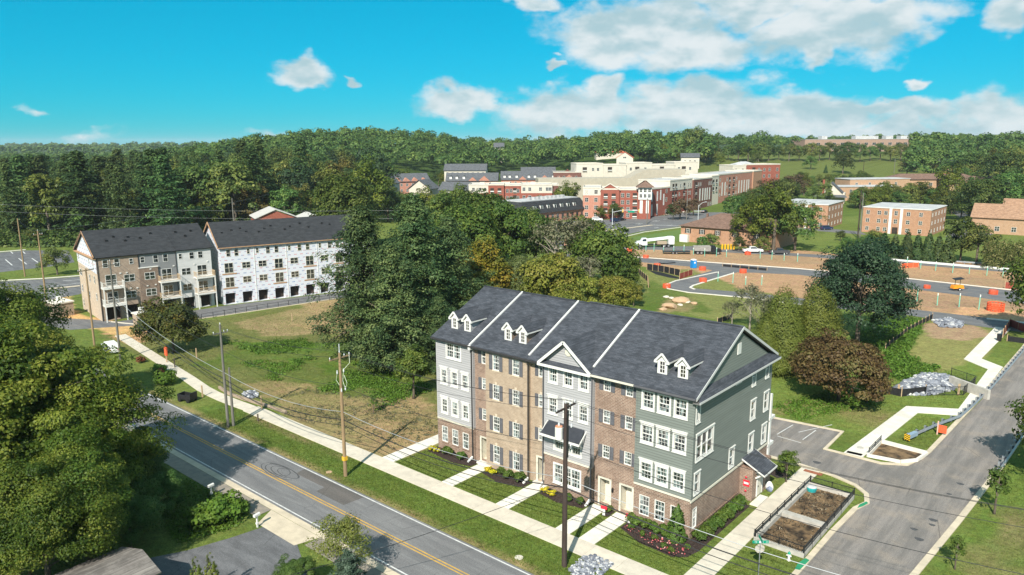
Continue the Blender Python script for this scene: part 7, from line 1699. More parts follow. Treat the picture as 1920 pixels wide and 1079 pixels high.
for i, (px, py, r_, m_) in enumerate(((617, 886, .32, SAND_), (690, 853, .3, SAND_), (973, 1046, .35, PALE_), (1613, 841, .35, WALLC), (404, 800, .3, PALE_))):
    x, y = G(px, py, 0); MB().lathe([(r_, 0), (r_, .03), (r_ * .9, .04)], 16).build('manhole_cover', m_, None, (x, y, .008 if i != 3 else .075), label=('round rusty cover in the verge left of the wooden pole', 'round rusty cover on the sidewalk by the first walk', 'pale utility lid in the verge by the dark pole', 'round cover on the pale walk beside the small planter', 'pale lid in the verge by the twin poles')[i], cat='cover')
# gate piers
STONE = brick('stone_pier', (.26, .19, .14), (.38, .29, .21), (.45, .38, .3))
for (x, y, w, d, h, lb) in ((-109.0, 2.6, 1.1, 1.1, 3.0, 'stone gate pier with white cap beside the spreading tree'), (-133.5, -2.6, 2.2, 1.6, 2.6, 'stone gate pier beside the tan end wall')):
    T = empty('gate_pier', (x, y, 0), .1, label=lb, cat='pier'); MB().box(-w, w, -d, d, 0, h).build('shaft', STONE, T); MB().box(-w - .15, w + .15, -d - .15, d + .15, h, h + .25).build('cap', CONCW, T); MB().box(-.35, .35, -.35, .35, h + .25, h + 1.1).build('finial', WHITE, T)
# low wall at the sidewalk bend
kerb('low_wall', [(-67.5, -5.3), (-64, -5.8), (-60.5, -5.6), (-56, -5.1), (-52, -4.9)], .3, .35, STONE)
# red sign at the far left
x, y = G(63, 590, 0); T = empty('roadside_sign', (x, y, 0), YAW, label='pink and white roadside sign above the left-hand trees', cat='sign'); MB().box(-.05, .05, -.05, .05, 0, 3).build('post', WHITE, T); MB().box(-.8, .8, -.06, .06, 1.8, 2.6).build('board', WHITE, T); MB().box(-.8, .8, -.07, .07, 2.61, 3.3).build('board', mat('pink', (.7, .12, .2)), T)
# ---- house at the bottom-left corner
T = empty('garden_house', (*G(250, 1079, 0), 0), label='house corner with weathered grey shingle roof at the bottom left', cat='house')
pl, pr = G(290, 1046, 3.4), G(160, 1105, 3.4); o_ = Vector((*G(268, 1038, 3.4), 0)); e_ = Vector((*G(158, 1085, 3.4), 0)); dv = (e_ - o_).normalized(); nv = Vector((-dv.y, dv.x, 0)); T.location = (o_.x, o_.y, 0); T.rotation_euler[2] = math.atan2(dv.y, dv.x)
side_ = 1 if (Vector((CAM.x, CAM.y, 0)) - o_).dot(nv) > 0 else -1
WSH = shingle('weathered_shingle', (.17, .15, .135), (.25, .225, .2), .26)
b = MB(); b.slab([(0, 0, 3.6), (9, 0, 3.6), (9, side_ * 2.6, 2.8), (0, side_ * 2.6, 2.8)] if side_ < 0 else [(9, 0, 3.6), (0, 0, 3.6), (0, 2.6, 2.8), (9, 2.6, 2.8)], .12); b.slab([(0, 0, 3.6), (9, 0, 3.6), (9, -side_ * 3.4, 2.6), (0, -side_ * 3.4, 2.6)] if side_ > 0 else [(9, 0, 3.6), (0, 0, 3.6), (0, -side_ * 3.4, 2.6), (9, -side_ * 3.4, 2.6)], .12); b.build('roof', WSH, T)
MB().bar((0, 0, 3.66), (9, 0, 3.66), .3, .08).build('ridge_cap', WSH, T); MB().box(.3, 8.8, -2.2, 2.2, 0, 2.6).build('wall', SIDG, T)
# ---- guardrails
def guardrail(line, lb, term=None):
    p = [Vector((*q, 0)) for q in line]; T = empty('guardrail', p[0], label=lb, cat='guardrail'); acc = [0]
    for i in range(1, len(p)): acc.append(acc[-1] + (p[i] - p[i - 1]).length)
    def at(s):
        for i in range(1, len(p)):
            if s <= acc[i] + 1e-6: return p[i - 1].lerp(p[i], (s - acc[i - 1]) / (acc[i] - acc[i - 1])) - p[0], (p[i] - p[i - 1]).normalized()
        return p[-1] - p[0], (p[-1] - p[-2]).normalized()
    n = int(acc[-1] / 1.9); prof = [(.05, .42), (.0, .48), (.06, .55), (.0, .62), (.06, .69), (.0, .75), (.05, .8)]
    b = MB(); N_ = int(acc[-1]); base = 0
    for i in range(N_ + 1):
        q, d = at(acc[-1] * i / N_); nn = Vector((d.y, -d.x, 0)); b.v += [tuple(q + nn * a + Vector((0, 0, z))) for a, z in prof]
        if i:
            k = (i - 1) * 7; b.f += [(k + j, k + 7 + j, k + 8 + j, k + 1 + j) for j in range(6)]; b.m += [0] * 6
    b.build('rail', ST, T); pm = MB().box(-.08, .08, -.1, .1, 0, .82).mesh('post', ST); bm_ = MB().box(-.07, .07, -.09, .09, .45, .78).mesh('block', mat('dark_block', (.05, .06, .08)))
    for i in range(n + 1):
        q, d = at(acc[-1] * i / n); rz = math.atan2(d.y, d.x); nn = Vector((d.y, -d.x, 0)); ob('post', pm, T, q - nn * .3, rz); ob('block', bm_, T, q - nn * .11, rz)
    if term:
        q, d = at(0); rz = math.atan2(d.y, d.x); e = empty('end_terminal', q - d * .2, rz); e.parent = T
        MB().box(-.5, 1.4, -.22, .22, .4, .85).build('end_box', mat('steel_blue', (.25, .33, .42), None, rough=.4), e)
        M = bpy.data.materials.new('hazard_stripes'); M.use_nodes = True; N = NT(M.node_tree); t = N.n('ShaderNodeTexCoord').outputs['Object']; _, yy, zz = N.sep(t); fr = N.math('FRACT', N.math('MULTIPLY', N.math('ADD', yy, zz), 4.)); N.put(M.node_tree.nodes['Principled BSDF'].inputs['Base Color'], N.mix(N.math('GREATER_THAN', fr, .5), (.85, .5, .02), (.015, .015, .015)))
        MB().box(-.56, -.5, -.32, .32, .28, .95).build('hazard_plate', M, e)
    return T
guardrail([(8.9, 34.9), (10.3, 40.4), (11.9, 45.5), (12.45, 52), (12.95, 60), (13.4, 72), (13.9, 88), (14.3, 120)], 'galvanised guardrail with striped end plate along the bent walk', True)
guardrail([(17.75, 30.6), (18.15, 38), (18.6, 50), (19.2, 75)], 'galvanised guardrail on the right side of the side street'); guardrail([G(1640, 484, 0), G(1800, 495, 0), G(1925, 504, 0)], 'guardrail along the back of the building site')
x, y = G(1757, 815, 0); T = empty('marker_post', (x, y, 0), label='pink post with orange mesh beside the guardrail end', cat='post'); MB().box(-.06, .06, -.06, .06, 0, 1.6).build('stake', mat('pink_wood', (.65, .4, .33)), T); MB().box(.06, .9, -.03, .03, .3, 1.2).build('mesh', ORM, T)
for i, (px, py, w) in enumerate(((1684, 742, 'left wooden stake in front of the riprap'), (1797, 741, 'right wooden stake beside the outfall fence'))): x, y = G(px, py, 0); MB().box(-.12, .12, -.12, .12, 0, 1.5).build('wooden_stake', PST, None, (x, y, 0), label=w, cat='post')

rs = np.random.RandomState(17); n = 1500; x = rs.uniform(4.5, 8.1, n); y = rs.uniform(3.6, 16.3, n); k = (np.abs(y - 9.3) > .5) & (fbm(x, y, 2.2) > .42)
ob('plant_litter', leafmesh('plant_litter', np.stack([x[k], y[k], rs.uniform(.04, .14, k.sum())], 1), rs.normal(size=(k.sum(), 3)) * .6 + np.array((0, 0, 1)), .22 * rs.uniform(.4, 1.4, k.sum()), rs.rand(k.sum()), leafmat('dead_litter', [(.02, .017, .014), (.05, .04, .03), (.13, .11, .07), (.30, .24, .16)], .1, .0), .3), kind='stuff', label='dead plant litter over the soil of the fenced planter', cat='litter')
# ================================================================ utility poles and lines
WOODL = mat('pole_wood', (.33, .23, .13), (.22, .155, .09), 3, .9, .1, stretch=(1, 1, .12)); WOODG = mat('grey_pole', (.20, .19, .165), (.13, .125, .11), 3, .9, .1, stretch=(1, 1, .12)); WOODD = mat('tarred_pole', (.045, .032, .028), (.07, .052, .045), 3, .8, .15, stretch=(1, 1, .12)); CER = mat('porcelain', (.55, .57, .58), None, rough=.3)
WIRE = mat('wire_black', (.022, .022, .024), None, rough=.5); WIREP = mat('wire_bare', (.5, .5, .5), None, rough=.4, metal=.5)
def pole(px, py, top, m_, lb, r_=.15, arm=None, pos=None, extra=None, z0=0):
    x, y = pos or G(px, py, 0); h = Hof(x, y, top); T = empty('utility_pole', (x, y, 0), label=lb, cat='utility pole')
    MB().tube([(0, 0, -.1), (0, 0, h * .5), (0, 0, h)], [r_ * 1.15, r_, r_ * .75], 10).build('shaft', m_, T)
    if arm:
        za, w, ang = arm; d = Vector((math.cos(ang), math.sin(ang), 0)); z = h + za
        MB().bar(-d * w + Vector((0, 0, z)), d * w + Vector((0, 0, z)), .11, .13).build('crossarm', m_, T)
        pin = MB().lathe([(.03, 0), (.03, .08), (.07, .1), (.05, .2), (.02, .24)], 8).mesh('insulator', CER)
        for q in (-.95, .95, .45): ob('insulator', pin, T, d * w * q + Vector((0, 0, z + .06)))
        ob('insulator', pin, T, (0, 0, h))
    return T, Vector((x, y, h))
A_ = R(90)
P1, p1 = pole(648, 893, 662, WOODL, 'light brown utility pole with crossarm in the verge left of the row', .17, (-.5, 1.25, A_ + .05)); P2, p2 = pole(1058, 1062, 757, WOODD, 'dark tarred utility pole with transformer in front of the row', .19, (-.35, 1.3, A_ + .05)); P3, p3 = pole(428, 801, 609, WOODG, 'tall grey pole of the twin poles by the meadow', .15, (-1., .9, A_)); P4, p4 = pole(438, 799, 690, WOODG, 'short grey pole of the twin poles by the meadow', .15)
P5, p5 = pole(226, 676, 490, WOODG, 'grey pole beside the stone gate pier', .15, (-.6, 1.1, A_)); P6, p6 = pole(178, 655, 504, WOODL, 'light brown pole in front of the tan end wall', .15, (-.3, 1.4, A_ * 1.2)); P7, p7 = pole(88, 572, 433, WOODL, 'brown pole beside the highway at the left', .16, (-.8, .8, A_)); P8, p8 = pole(47, 519, 410, WOODL, 'leaning brown pole at the far left of the highway', .16)
MB().box(-.03, .03, -.03, .03, 0, .9).build('top_pin', CER, P1, (0, 0, p1.z)); MB().box(-.2, .2, -.2, .2, 1.7, 2.1).build('yellow_band', mat('tag_yellow', (.7, .4, .03)), P1)
for dx, dy, dz in ((-.35, -.1, -2.2), (.4, .1, -1.9), (-.3, .2, -3.9), (.55, .1, -3.7), (.45, -.3, -3.8), (-.1, -.3, -2.1)): MB().lathe([(.05, 0), (.08, .1), (.06, .25), (.03, .4)], 8).build('cutout', CER, P1, (dx, dy, p1.z + dz))
for k, pts in enumerate(([(.3, .9, -.3), (.75, .6, -1.0), (.45, .1, -1.6)], [(-.35, -.1, -2.0), (-.75, 0, -2.9), (-.35, .2, -3.6)], [(.4, .1, -1.6), (.2, .1, -2.8), (.5, .1, -3.5)], [(.45, .1, -2.2), (.85, .1, -2.9), (.55, .1, -3.5)])):
    MB().tube([Vector(q) + Vector((0, 0, p1.z)) for q in pts], .022, 5).build('jumper', mat('jumper_white', (.6, .65, .5)), P1)
tr = MB().lathe([(.26, 0), (.30, .05), (.30, .95), (.26, 1.02), (.1, 1.06)], 16).build('transformer', WHITE, P2, (-.45, -.25, p2.z - 2.9)); MB().lathe([(.29, .0), (.27, .06), (.1, .1)], 14).build('transformer_lid', mat('rust', (.5, .16, .06), (.6, .3, .2), 6), tr, (0, 0, 1.02))
MB().lathe([(.06, 0), (.09, .1), (.05, .3)], 8).build('bushing', CER, tr, (0, 0, 1.05)); MB().box(-.03, .03, -.1, .1, p2.z - 4.3, p2.z - .5).build('conduit', BLK, P2, (.19, 0, 0))
for s, dz in ((-.4, -2.4), (.3, -3.6), (.35, -1.9)): MB().lathe([(.05, 0), (.08, .1), (.05, .3)], 8).build('cutout', CER, P2, (s, .25, p2.z + dz))
def wire(a, b, sag, label, r_=.016, m_=WIRE, group=None):
    a, b = Vector(a), Vector(b); n = 22; pts = [a.lerp(b, i / n) - Vector((0, 0, 4 * sag * (i / n) * (1 - i / n))) - a for i in range(n + 1)]
    return MB().tube(pts, r_, 5).build('power_line', m_, None, a, label=label, cat='cable', group=group)
step = p2 - p1; pe = p2 + Vector((step.x * 1.15, step.y * 1.0 + .4, 0)); pe.z = p2.z + .3; y_ = Vector((0, 1.2, 0))
for nm, off in (('street side', -y_), ('building side', y_), ('middle', Vector((0, 0, .45)))):
    o2 = off + Vector((0, 0, -.15)); wire(p1 + o2 + Vector((0, 0, -.15)), p2 + o2, .75, f'{nm} conductor between the wooden and the dark pole'); wire(p2 + o2, pe + o2, .8, f'{nm} conductor running right from the dark pole'); wire(p3 + o2 * .7 + Vector((0, 0, -.6)), p1 + o2, .6, f'{nm} conductor between the grey and the wooden pole'); wire(p5 + o2 * .8, p3 + o2 * .7 + Vector((0, 0, -.6)), .7, f'{nm} conductor between the two grey poles')
for k, (dz, sg, rr, mm, nm) in enumerate(((-3.3, .8, .02, WIRE, 'upper neutral cable'), (-6.0, .9, .026, WIREP, 'pale telephone cable'), (-6.8, 1.0, .045, WIRE, 'thick black telephone cable'), (-7.4, 1.0, .03, WIRE, 'lowest telephone cable'))):
    v = Vector((0, 0, dz)); wire(p1 + v, p2 + v, sg, nm + ' between the wooden and the dark pole', rr, mm); wire(p2 + v, pe + v, sg, nm + ' running right from the dark pole', rr, mm)
    q3 = Vector((p3.x, p3.y, p1.z + dz - .1)); wire(q3, p1 + v, sg, nm + ' between the grey and the wooden pole', rr, mm); wire(Vector((p5.x, p5.y, p5.z + dz + .6)), q3, sg, nm + ' between the two grey poles', rr, mm)
wire(p2 + Vector((0, 0, -6.4)), (-18., -31., 3.2), .5, 'service wire crossing the street from the dark pole', .02); wire(p6, p5, .4, 'short line between the poles at the gate'); wire(p7 + Vector((0, 0, -.8)), p6, .7, 'line from the highway pole to the gate pole'); wire(p8, p7, .8, 'line between the two highway poles'); wire(p7, p7 + Vector((-60, 90, 0)), 1., 'line running from the highway pole into the woods', .015, WIREP)
for dz in (0, -2.2): wire(p8 + Vector((-60, 10, dz)), p8 + Vector((60, 75, dz)), 1., 'line along the wood edge' + (', lower one' if dz else ', upper one'), .015, WIREP)
# far poles and lamps
for px, py, top, m_, lb in ((1287, 413, 356, WOODG, 'grey utility pole on the far side of the avenue'), (1213, 421, 372, WOODG, 'utility pole at the avenue corner'), (1608, 447, 358, WOODD, 'dark pole left of the flat roofed block'), (1612, 446, 362, WOODG, 'grey pole beside the dark one before the flat roofed block'), (440, 440, 372, WOODG, 'grey lamp pole behind the wrapped row'), (481, 432, 388, WOODG, 'grey pole behind the wrapped row, right of the lamp pole'), (1676, 326, 298, WOODG, 'pole at the field edge'), (1618, 330, 303, WOODD, 'dark floodlight pole on the field')):
    pole(px, py, top, m_, lb, .2, (-.8, 1.2, YAW) if px in (1287, 481) else None, pos=G(px, py))
x, y = G(1308, 432, 0); T = empty('street_lamp', (x, y, 0), YAW, label='pale street lamp beside the avenue', cat='street lamp'); MB().tube([(0, 0, 0), (0, 0, 9.5)], [.14, .08], 8).build('post', CER, T); MB().tube([(0, 0, 9), (1.2, 0, 10.2), (2.4, 0, 10.6)], .06, 6).build('arm', CER, T); MB().box(2.2, 3., -.15, .15, 10.5, 10.65).build('lamp_head', CER, T); MB().bar((-1.6, 0, 7.2), (2.2, 0, 7.2), .2, .2).build('sign_arm', CER, T)
x, y = G(1148, 425, 0); T = empty('traffic_signal', (x, y, 0), YAW, label='traffic signal mast with long arm at the avenue corner', cat='traffic light'); MB().tube([(0, 0, 0), (0, 0, 7)], [.16, .1], 8).build('post', CER, T); MB().tube([(0, 0, 5.6), (4, 0, 6.4), (11, 0, 6.3)], .09, 6).build('arm', CER, T); MB().box(6, 8.6, -.06, .06, 5.4, 6.1).build('name_board', GS, T)
for xx in (4, 10.4): MB().box(xx - .2, xx + .2, -.2, .2, 5.6, 6.8).build('signal_head', mat('signal_yellow', (.7, .45, .1)), T)
# ================================================================ vehicles
RUB = mat('tyre_rubber', (.015, .015, .016), None, rough=.8); RIM = mat('alloy_rim', (.5, .5, .52), None, rough=.35, metal=.8); CGL = mat('car_glass', (.015, .02, .025), None, rough=.08, spec=.7); LAMP = mat('lamp_lens', (.75, .75, .7), None, rough=.2); TAIL = mat('tail_lens', (.45, .02, .02), None, rough=.3)
def paint(n, c): return mat('paint_' + n, c, None, rough=.28, spec=.6)
def extr(prof, w, bev=.12):
    """side profile (x, z) turned into a body of half width w, drawn in towards the top"""
    b = MB(); n = len(prof); zs = [p[1] for p in prof]; z0, z1 = min(zs), max(zs)
    ring = lambda s, k: [(p[0], s * w * (1 - k * max(0, (p[1] - z0) / (z1 - z0) - .4)), p[1]) for p in prof]
    a, c = ring(-1, bev), ring(1, bev); b.add(a + c, [tuple(range(n)), tuple(range(2 * n - 1, n - 1, -1))] + [(i, i + n, (i + 1) % n + n, (i + 1) % n) for i in range(n)]); return b
def wheels(T, xs, w, r_):
    t = MB().tube([(0, -.12, 0), (0, .12, 0)], r_, 14).mesh('wheel', RUB); q = MB().tube([(0, -.13, 0), (0, .13, 0)], r_ * .6, 10).mesh('rim', RIM)
    for x in xs:
        for s in (-1, 1): o = ob('wheel', t, T, (x, s * w, r_)); ob('rim', q, o)
def car(nm, pos, rz, col, lb, kind='sedan', cat='car'):
    T = empty(nm, (*pos, float(terrain(*pos)) + .02), rz, label=lb, cat=cat); P = paint(*col)
    if kind == 'pickup':
        extr([(-2.9, .45), (2.85, .45), (2.9, .8), (2.75, 1.12), (1.5, 1.2), (.6, 1.22), (-2.85, 1.15), (-2.9, .8)], .98, .06).build('body', P, T); cb = extr([(-.95, 1.2), (1.35, 1.2), (.65, 1.85), (-.75, 1.88)], .88, .3).build('cabin', P, T)
        extr([(-.86, 1.26), (1.22, 1.26), (.62, 1.78), (-.7, 1.8)], .90, .3).build('side_windows', CGL, cb); MB().slab([(1.3, -.7, 1.26), (1.3, .7, 1.26), (.72, .62, 1.82), (.72, -.62, 1.82)], .03).build('windscreen', CGL, cb); MB().box(-2.75, -1.05, -.8, .8, 1.13, 1.17).build('bed', BLK, T); wheels(T, (-1.85, 1.9), .88, .4); L_ = 2.9
    elif kind == 'suv':
        extr([(-2.3, .35), (2.3, .35), (2.35, .8), (2.2, 1.02), (1.2, 1.1), (-2.25, 1.1), (-2.35, .7)], .92, .08).build('body', P, T); cb = extr([(-2.2, 1.1), (1.3, 1.1), (.6, 1.68), (-1.9, 1.7)], .86, .3).build('cabin', P, T)
        extr([(-2.05, 1.15), (1.15, 1.15), (.55, 1.6), (-1.8, 1.62)], .88, .3).build('side_windows', CGL, cb); MB().slab([(1.25, -.65, 1.15), (1.25, .65, 1.15), (.66, .58, 1.66), (.66, -.58, 1.66)], .03).build('windscreen', CGL, cb); wheels(T, (-1.4, 1.45), .82, .36); L_ = 2.33
    else:
        extr([(-2.3, .32), (2.3, .32), (2.35, .6), (2.2, .82), (1.1, .95), (-1.6, .98), (-2.3, .9), (-2.36, .6)], .9, .08).build('body', P, T); cb = extr([(-1.7, .96), (1.15, .94), (.4, 1.42), (-1.0, 1.45)], .82, .32).build('cabin', P, T)
        extr([(-1.5, 1.0), (1.0, .98), (.36, 1.36), (-.95, 1.38)], .84, .32).build('side_windows', CGL, cb); MB().slab([(1.1, -.62, .97), (1.1, .62, .97), (.45, .52, 1.4), (.45, -.52, 1.4)], .03).build('windscreen', CGL, cb); wheels(T, (-1.4, 1.4), .8, .33); L_ = 2.33
    for s in (-.62, .62): MB().box(L_ - .06, L_ + .02, s - .2, s + .2, .62, .8).build('headlight', LAMP, T); MB().box(-L_ - .02, -L_ + .06, s - .16, s + .16, .65, .9).build('tail_light', TAIL, T)
    return T
WH = ('white', (.78, .78, .77)); DG = ('dark_grey', (.06, .06, .065)); BK = ('black', (.012, .012, .014)); BL = ('navy', (.015, .025, .07)); SV = ('silver', (.42, .43, .44)); RD = ('red', (.35, .03, .03))
W_CF = lambda cx, cy: fromcam(cx, cy)
car('pickup_truck', G(1411, 474, 0), YAW - .05, WH, 'white pickup truck parked by the building site', 'pickup', 'pickup'); car('pickup_truck', G(1461, 477, 0), YAW - .08, DG, 'dark grey pickup truck right of the white one', 'pickup', 'pickup')
car('parked_car', G(208, 660, 0), R(172), WH, 'white car on the street half hidden by the left-hand tree', 'suv')
car('waiting_car', CF((43, 309))[0], YAW + .7, BL, 'navy car waiting at the avenue corner', 'suv'); car('waiting_car', CF((36, 313))[0], YAW - .2, WH, 'white car left of the navy one at the avenue corner', 'suv'); car('waiting_car', CF((46, 314))[0], YAW + .6, BK, 'black car behind the navy one at the avenue corner'); car('passing_car', CF((90, 348))[0], YAW + .9, BK, 'black car driving along the avenue'); car('parked_car', CF((118, 278))[0], YAW + .2, BL, 'dark blue car between the flat roofed blocks', 'suv')
car('parked_car', CF((178, 291))[0], YAW + .9, WH, 'white car beside the right flat roofed block', 'suv'); car('parked_car', CF((214, 368))[0], YAW + .3, WH, 'white van like car in the far car park', 'suv'); car('parked_car', CF((206, 350))[0], YAW + .2, BK, 'dark car in the far car park', 'suv'); car('parked_car', CF((226, 375))[0], YAW + .8, SV, 'silver car in the far car park'); car('parked_car', CF((196, 240))[0], YAW + .4, BL, 'blue car at the right edge beyond the bamboo', 'suv')
car('parked_car', CF((222, 355))[0], YAW + .8, DG, 'grey car in the far car park'); car('site_car', CF((33, 226))[0], YAW + .1, SV, 'silver car beside the brick gate pier', 'sedan')
x, y = CF((18, 236))[0]; T = empty('gate_pier', (x, y, 0), label='orange brick pier left of the building site entrance', cat='pier'); MB().box(-.9, .9, -.9, .9, 0, 3.4).build('shaft', BRP, T); MB().box(-1., 1., -1., 1., 3.4, 3.6).build('cap', BRP, T)
x, y = CF((292, 505))[0]; T = empty('school_bus', (x, y, float(terrain(x, y))), YAW, label='yellow school bus in front of the grey roofed hall', cat='bus'); BY = paint('bus_yellow', (.8, .42, .02)); extr([(-5, .5), (4.2, .5), (4.2, 2.9), (-5, 3.0)], 1.2, .1).build('body', BY, T); MB().box(4.2, 5.6, -1.05, 1.05, .5, 1.7).build('bonnet', BY, T); MB().box(-4.6, 4., -1.22, 1.22, 1.8, 2.5).build('side_windows', CGL, T); wheels(T, (-3, 4.4), 1.05, .5)
# dump truck
T = empty('dump_truck', (*G(1326, 477, 0), 0), YAW - .12, label='black dump truck with grey bed parked by the site', cat='truck'); MB().box(-3.8, 3.2, -.5, .5, .6, .9).build('chassis', BLK, T)
extr([(1.0, .7), (3.9, .7), (4.0, 1.2), (3.7, 1.7), (2.5, 1.85), (2.1, 2.6), (1.05, 2.65)], 1.05, .12).build('cab', paint(*BK), T); extr([(1.2, 1.85), (2.4, 1.85), (2.02, 2.5), (1.2, 2.52)], 1.07, .12).build('side_windows', CGL, T)
MB().add([(-3.9, -1.15, 1.1), (.8, -1.15, 1.0), (.8, 1.15, 1.0), (-3.9, 1.15, 1.1), (-4.2, -1.25, 2.4), (.85, -1.25, 2.5), (.85, 1.25, 2.5), (-4.2, 1.25, 2.4)], [(3, 2, 1, 0), (0, 1, 5, 4), (1, 2, 6, 5), (2, 3, 7, 6), (3, 0, 4, 7)]).build('tipper_bed', mat('bed_grey', (.30, .29, .27), (.22, .21, .2), 2), T); wheels(T, (-2.9, -1.8, 3.), .95, .5)
MB().box(-13, -5, -1.2, 1.2, .6, .85).build('trailer', BLK, T); wheels(T, (-10, -9), 1., .4)
# white mixer style truck
T = empty('crane_truck', (*G(1219, 464, 0), 0), YAW + R(180) + .05, label='white heavy truck with long boom by the site entrance', cat='truck'); MB().box(-7, 3.5, -.5, .5, .7, 1.05).build('chassis', BLK, T)
extr([(1.2, .8), (4.6, .8), (4.7, 1.4), (4.4, 1.9), (3.0, 2.05), (2.6, 2.9), (1.25, 2.95)], 1.15, .1).build('cab', paint(*WH), T); extr([(1.5, 2.05), (2.9, 2.05), (2.5, 2.75), (1.5, 2.78)], 1.17, .1).build('side_windows', CGL, T)
MB().bar((1, 0, 2.3), (-6.5, 0, 3.1), .8, .8).build('boom', paint(*WH), T); MB().box(-7.4, -5.6, -1.1, 1.1, 1.0, 3.4).build('rear_body', paint(*WH), T); MB().box(-5, -2, -1.1, 1.1, 1.05, 2.0).build('outrigger_box', mat('machine_tan', (.35, .28, .2)), T); wheels(T, (-5.6, -4.3, 3.4), 1.05, .55)
# ---------------------------------------------------------------- trees between the distant buildings
L_MID = leafmat('leaf_bright', [(.035, .060, .008), (.075, .105, .012), (.135, .16, .02), (.20, .20, .03)], .3, .15)
MT = {'d': FT[0], 'e': FT[1], 'l': FT[2], 'p': FT[3]}
MT['b'] = fartree('mid_bright', 105, 6.6, 6.8, 7.6, 60, 80, .55, L_MID); MT['m'] = fartree('mid_maroon', 106, 5.6, 5, 5.6, 60, 50, .55, leafmat('leaf_maroon', [(.04, .035, .015), (.09, .06, .03), (.12, .09, .04)], .2)); MT['n'] = fartree('mid_dark', 107, 6.2, 6.4, 6.9, 60, 70, .55, L_FAR)
me_, _ = conecrown('mid_cone', 108, 14, 3.4, L_FARP, 420, 12, .7, .8); MT['c'] = me_
HT = dict(d=17.5, e=16, l=16, p=24, b=14.8, m=10.6, n=13.6, c=14)
def mids(lst):
    for i, (k, px, py, top, lb) in enumerate(lst):
        x, y = G(px, py); z = float(terrain(x, y)); s = max(.15, Hof(x, y, top, z) / HT[k])
        o = ob({'c': 'cone_tree', 'p': 'pine_tree'}.get(k, 'broadleaf_tree'), MT[k], None, (x, y, z - .2), i * 2.4, label=lb, cat='tree'); o.scale = (s, s, s)

mids([('b', 1450, 472, 350, 'large bright green tree right of the brown hip roof'), ('b', 1405, 462, 372, 'bright green tree over the right end of the hip roof'), ('n', 1490, 470, 372, 'dark green tree left of the half hidden flat block'), ('b', 1512, 440, 380, 'thin bright tree in front of the half hidden block'), ('n', 1475, 400, 330, 'green tree in front of the far brick wing'), ('m', 1445, 395, 335, 'maroon tree in front of the far brick wing'),
      ('m', 1275, 412, 372, 'maroon tree before the long apartment wing'), ('n', 1262, 412, 380, 'dark green tree beside the maroon one on the avenue'), ('m', 1300, 405, 372, 'second maroon tree before the long apartment wing'), ('n', 1152, 412, 378, 'round green tree in front of the gabled red bay'), ('b', 1125, 412, 386, 'small bright tree left of the round green one'), ('b', 1070, 400, 342, 'bright green tree between the red wings'), ('b', 1052, 404, 350, 'bright green tree beside the mansard roof'),
      ('n', 1545, 385, 340, 'dark tree left of the white house'), ('n', 1525, 380, 345, 'green tree behind the bright thin tree'), ('n', 1610, 388, 352, 'tree right of the white house'), ('n', 1640, 392, 348, 'dark tree before the buff block'), ('n', 1668, 392, 345, 'dark tree left of the gap before the buff block'), ('n', 1700, 392, 345, 'tall tree above the flat roofed block'), ('l', 1725, 390, 342, 'paler tree above the flat roofed block'), ('b', 1775, 392, 312, 'yellow green tree right of the flat roofed block'), ('p', 1815, 400, 335, 'dark spire shaped tree near the car park'),
      ('n', 1790, 400, 365, 'low tree by the car park'), ('d', 1850, 420, 330, 'large dark tree over the tan roofs'), ('d', 1890, 410, 320, 'dark tree at the right edge over the tan roofs'), ('n', 1915, 400, 335, 'tree cut by the right edge over the tan roofs'), ('d', 1870, 372, 282, 'tall dark tree near the skyline at the right'), ('d', 1905, 360, 275, 'dark tree at the right edge under the skyline'), ('d', 1835, 350, 288, 'dark tree right of the grey roofed hall'), ('n', 1750, 330, 300, 'tree beside the field road'), ('m', 1700, 330, 298, 'maroon tree at the field edge'),
      ('d', 1300, 300, 238, 'tallest tree on the skyline'), ('n', 1328, 300, 252, 'tree right of the tallest skyline tree'), ('b', 1350, 312, 288, 'round bright tree at the field edge'), ('b', 1402, 306, 268, 'bright tree standing in the field corner'), ('n', 1418, 310, 285, 'small dark tree beside the bright field tree'), ('n', 1520, 318, 290, 'round dark tree alone in the field'), ('n', 1580, 326, 282, 'large dark tree in the field'), ('n', 1615, 345, 318, 'dark tree in the lower field'), ('n', 1500, 345, 320, 'bush like tree in the lower field'), ('c', 1548, 325, 309, 'tiny conifer in the field'),
      ('n', 1335, 470, 435, 'dense bush before the orange brick wall'), ('n', 1315, 470, 440, 'dense bush left of the other before the orange wall'), ('n', 1385, 472, 440, 'bush behind the white pickup'), ('n', 1430, 474, 440, 'bush behind the dark grey pickup'), ('n', 1575, 452, 430, 'small tree in front of the entrance piers'), ('n', 1640, 470, 428, 'dark tree before the lawn of the flat block')])
mids([('c', px, py, top, 'dark conifer in the row behind the site barrier') for px, py, top in ((1655, 486, 432), (1676, 487, 436), (1698, 489, 430), (1718, 490, 436), (1738, 492, 432), (1757, 492, 438), (1775, 494, 436))])
for o in [o for o in COL.objects if o.get('label') == 'dark conifer in the row behind the site barrier']: o['group'] = 'conifer row behind the site'
mids([('l', 1800, 492, 408, 'olive tree right of the conifer row'), ('n', 1830, 496, 415, 'broad olive tree before the tan roofed house'), ('n', 1590, 480, 440, 'dark bush mass left of the conifer row'), ('n', 1620, 484, 436, 'second dark bush mass left of the conifer row')])
mids([('n', px, 300 + (px * 7 % 5), 263 + (px * 13 % 9), 'tree in the row before the school') for px in range(1365, 1745, 19)])
def fill(lst, lb, gr):
    mids([(k, px, py, top, lb) for k, px, py, top in lst])
    for o in COL.objects:
        if o.get('label') == lb: o['group'] = gr
rs_ = random.Random(8)
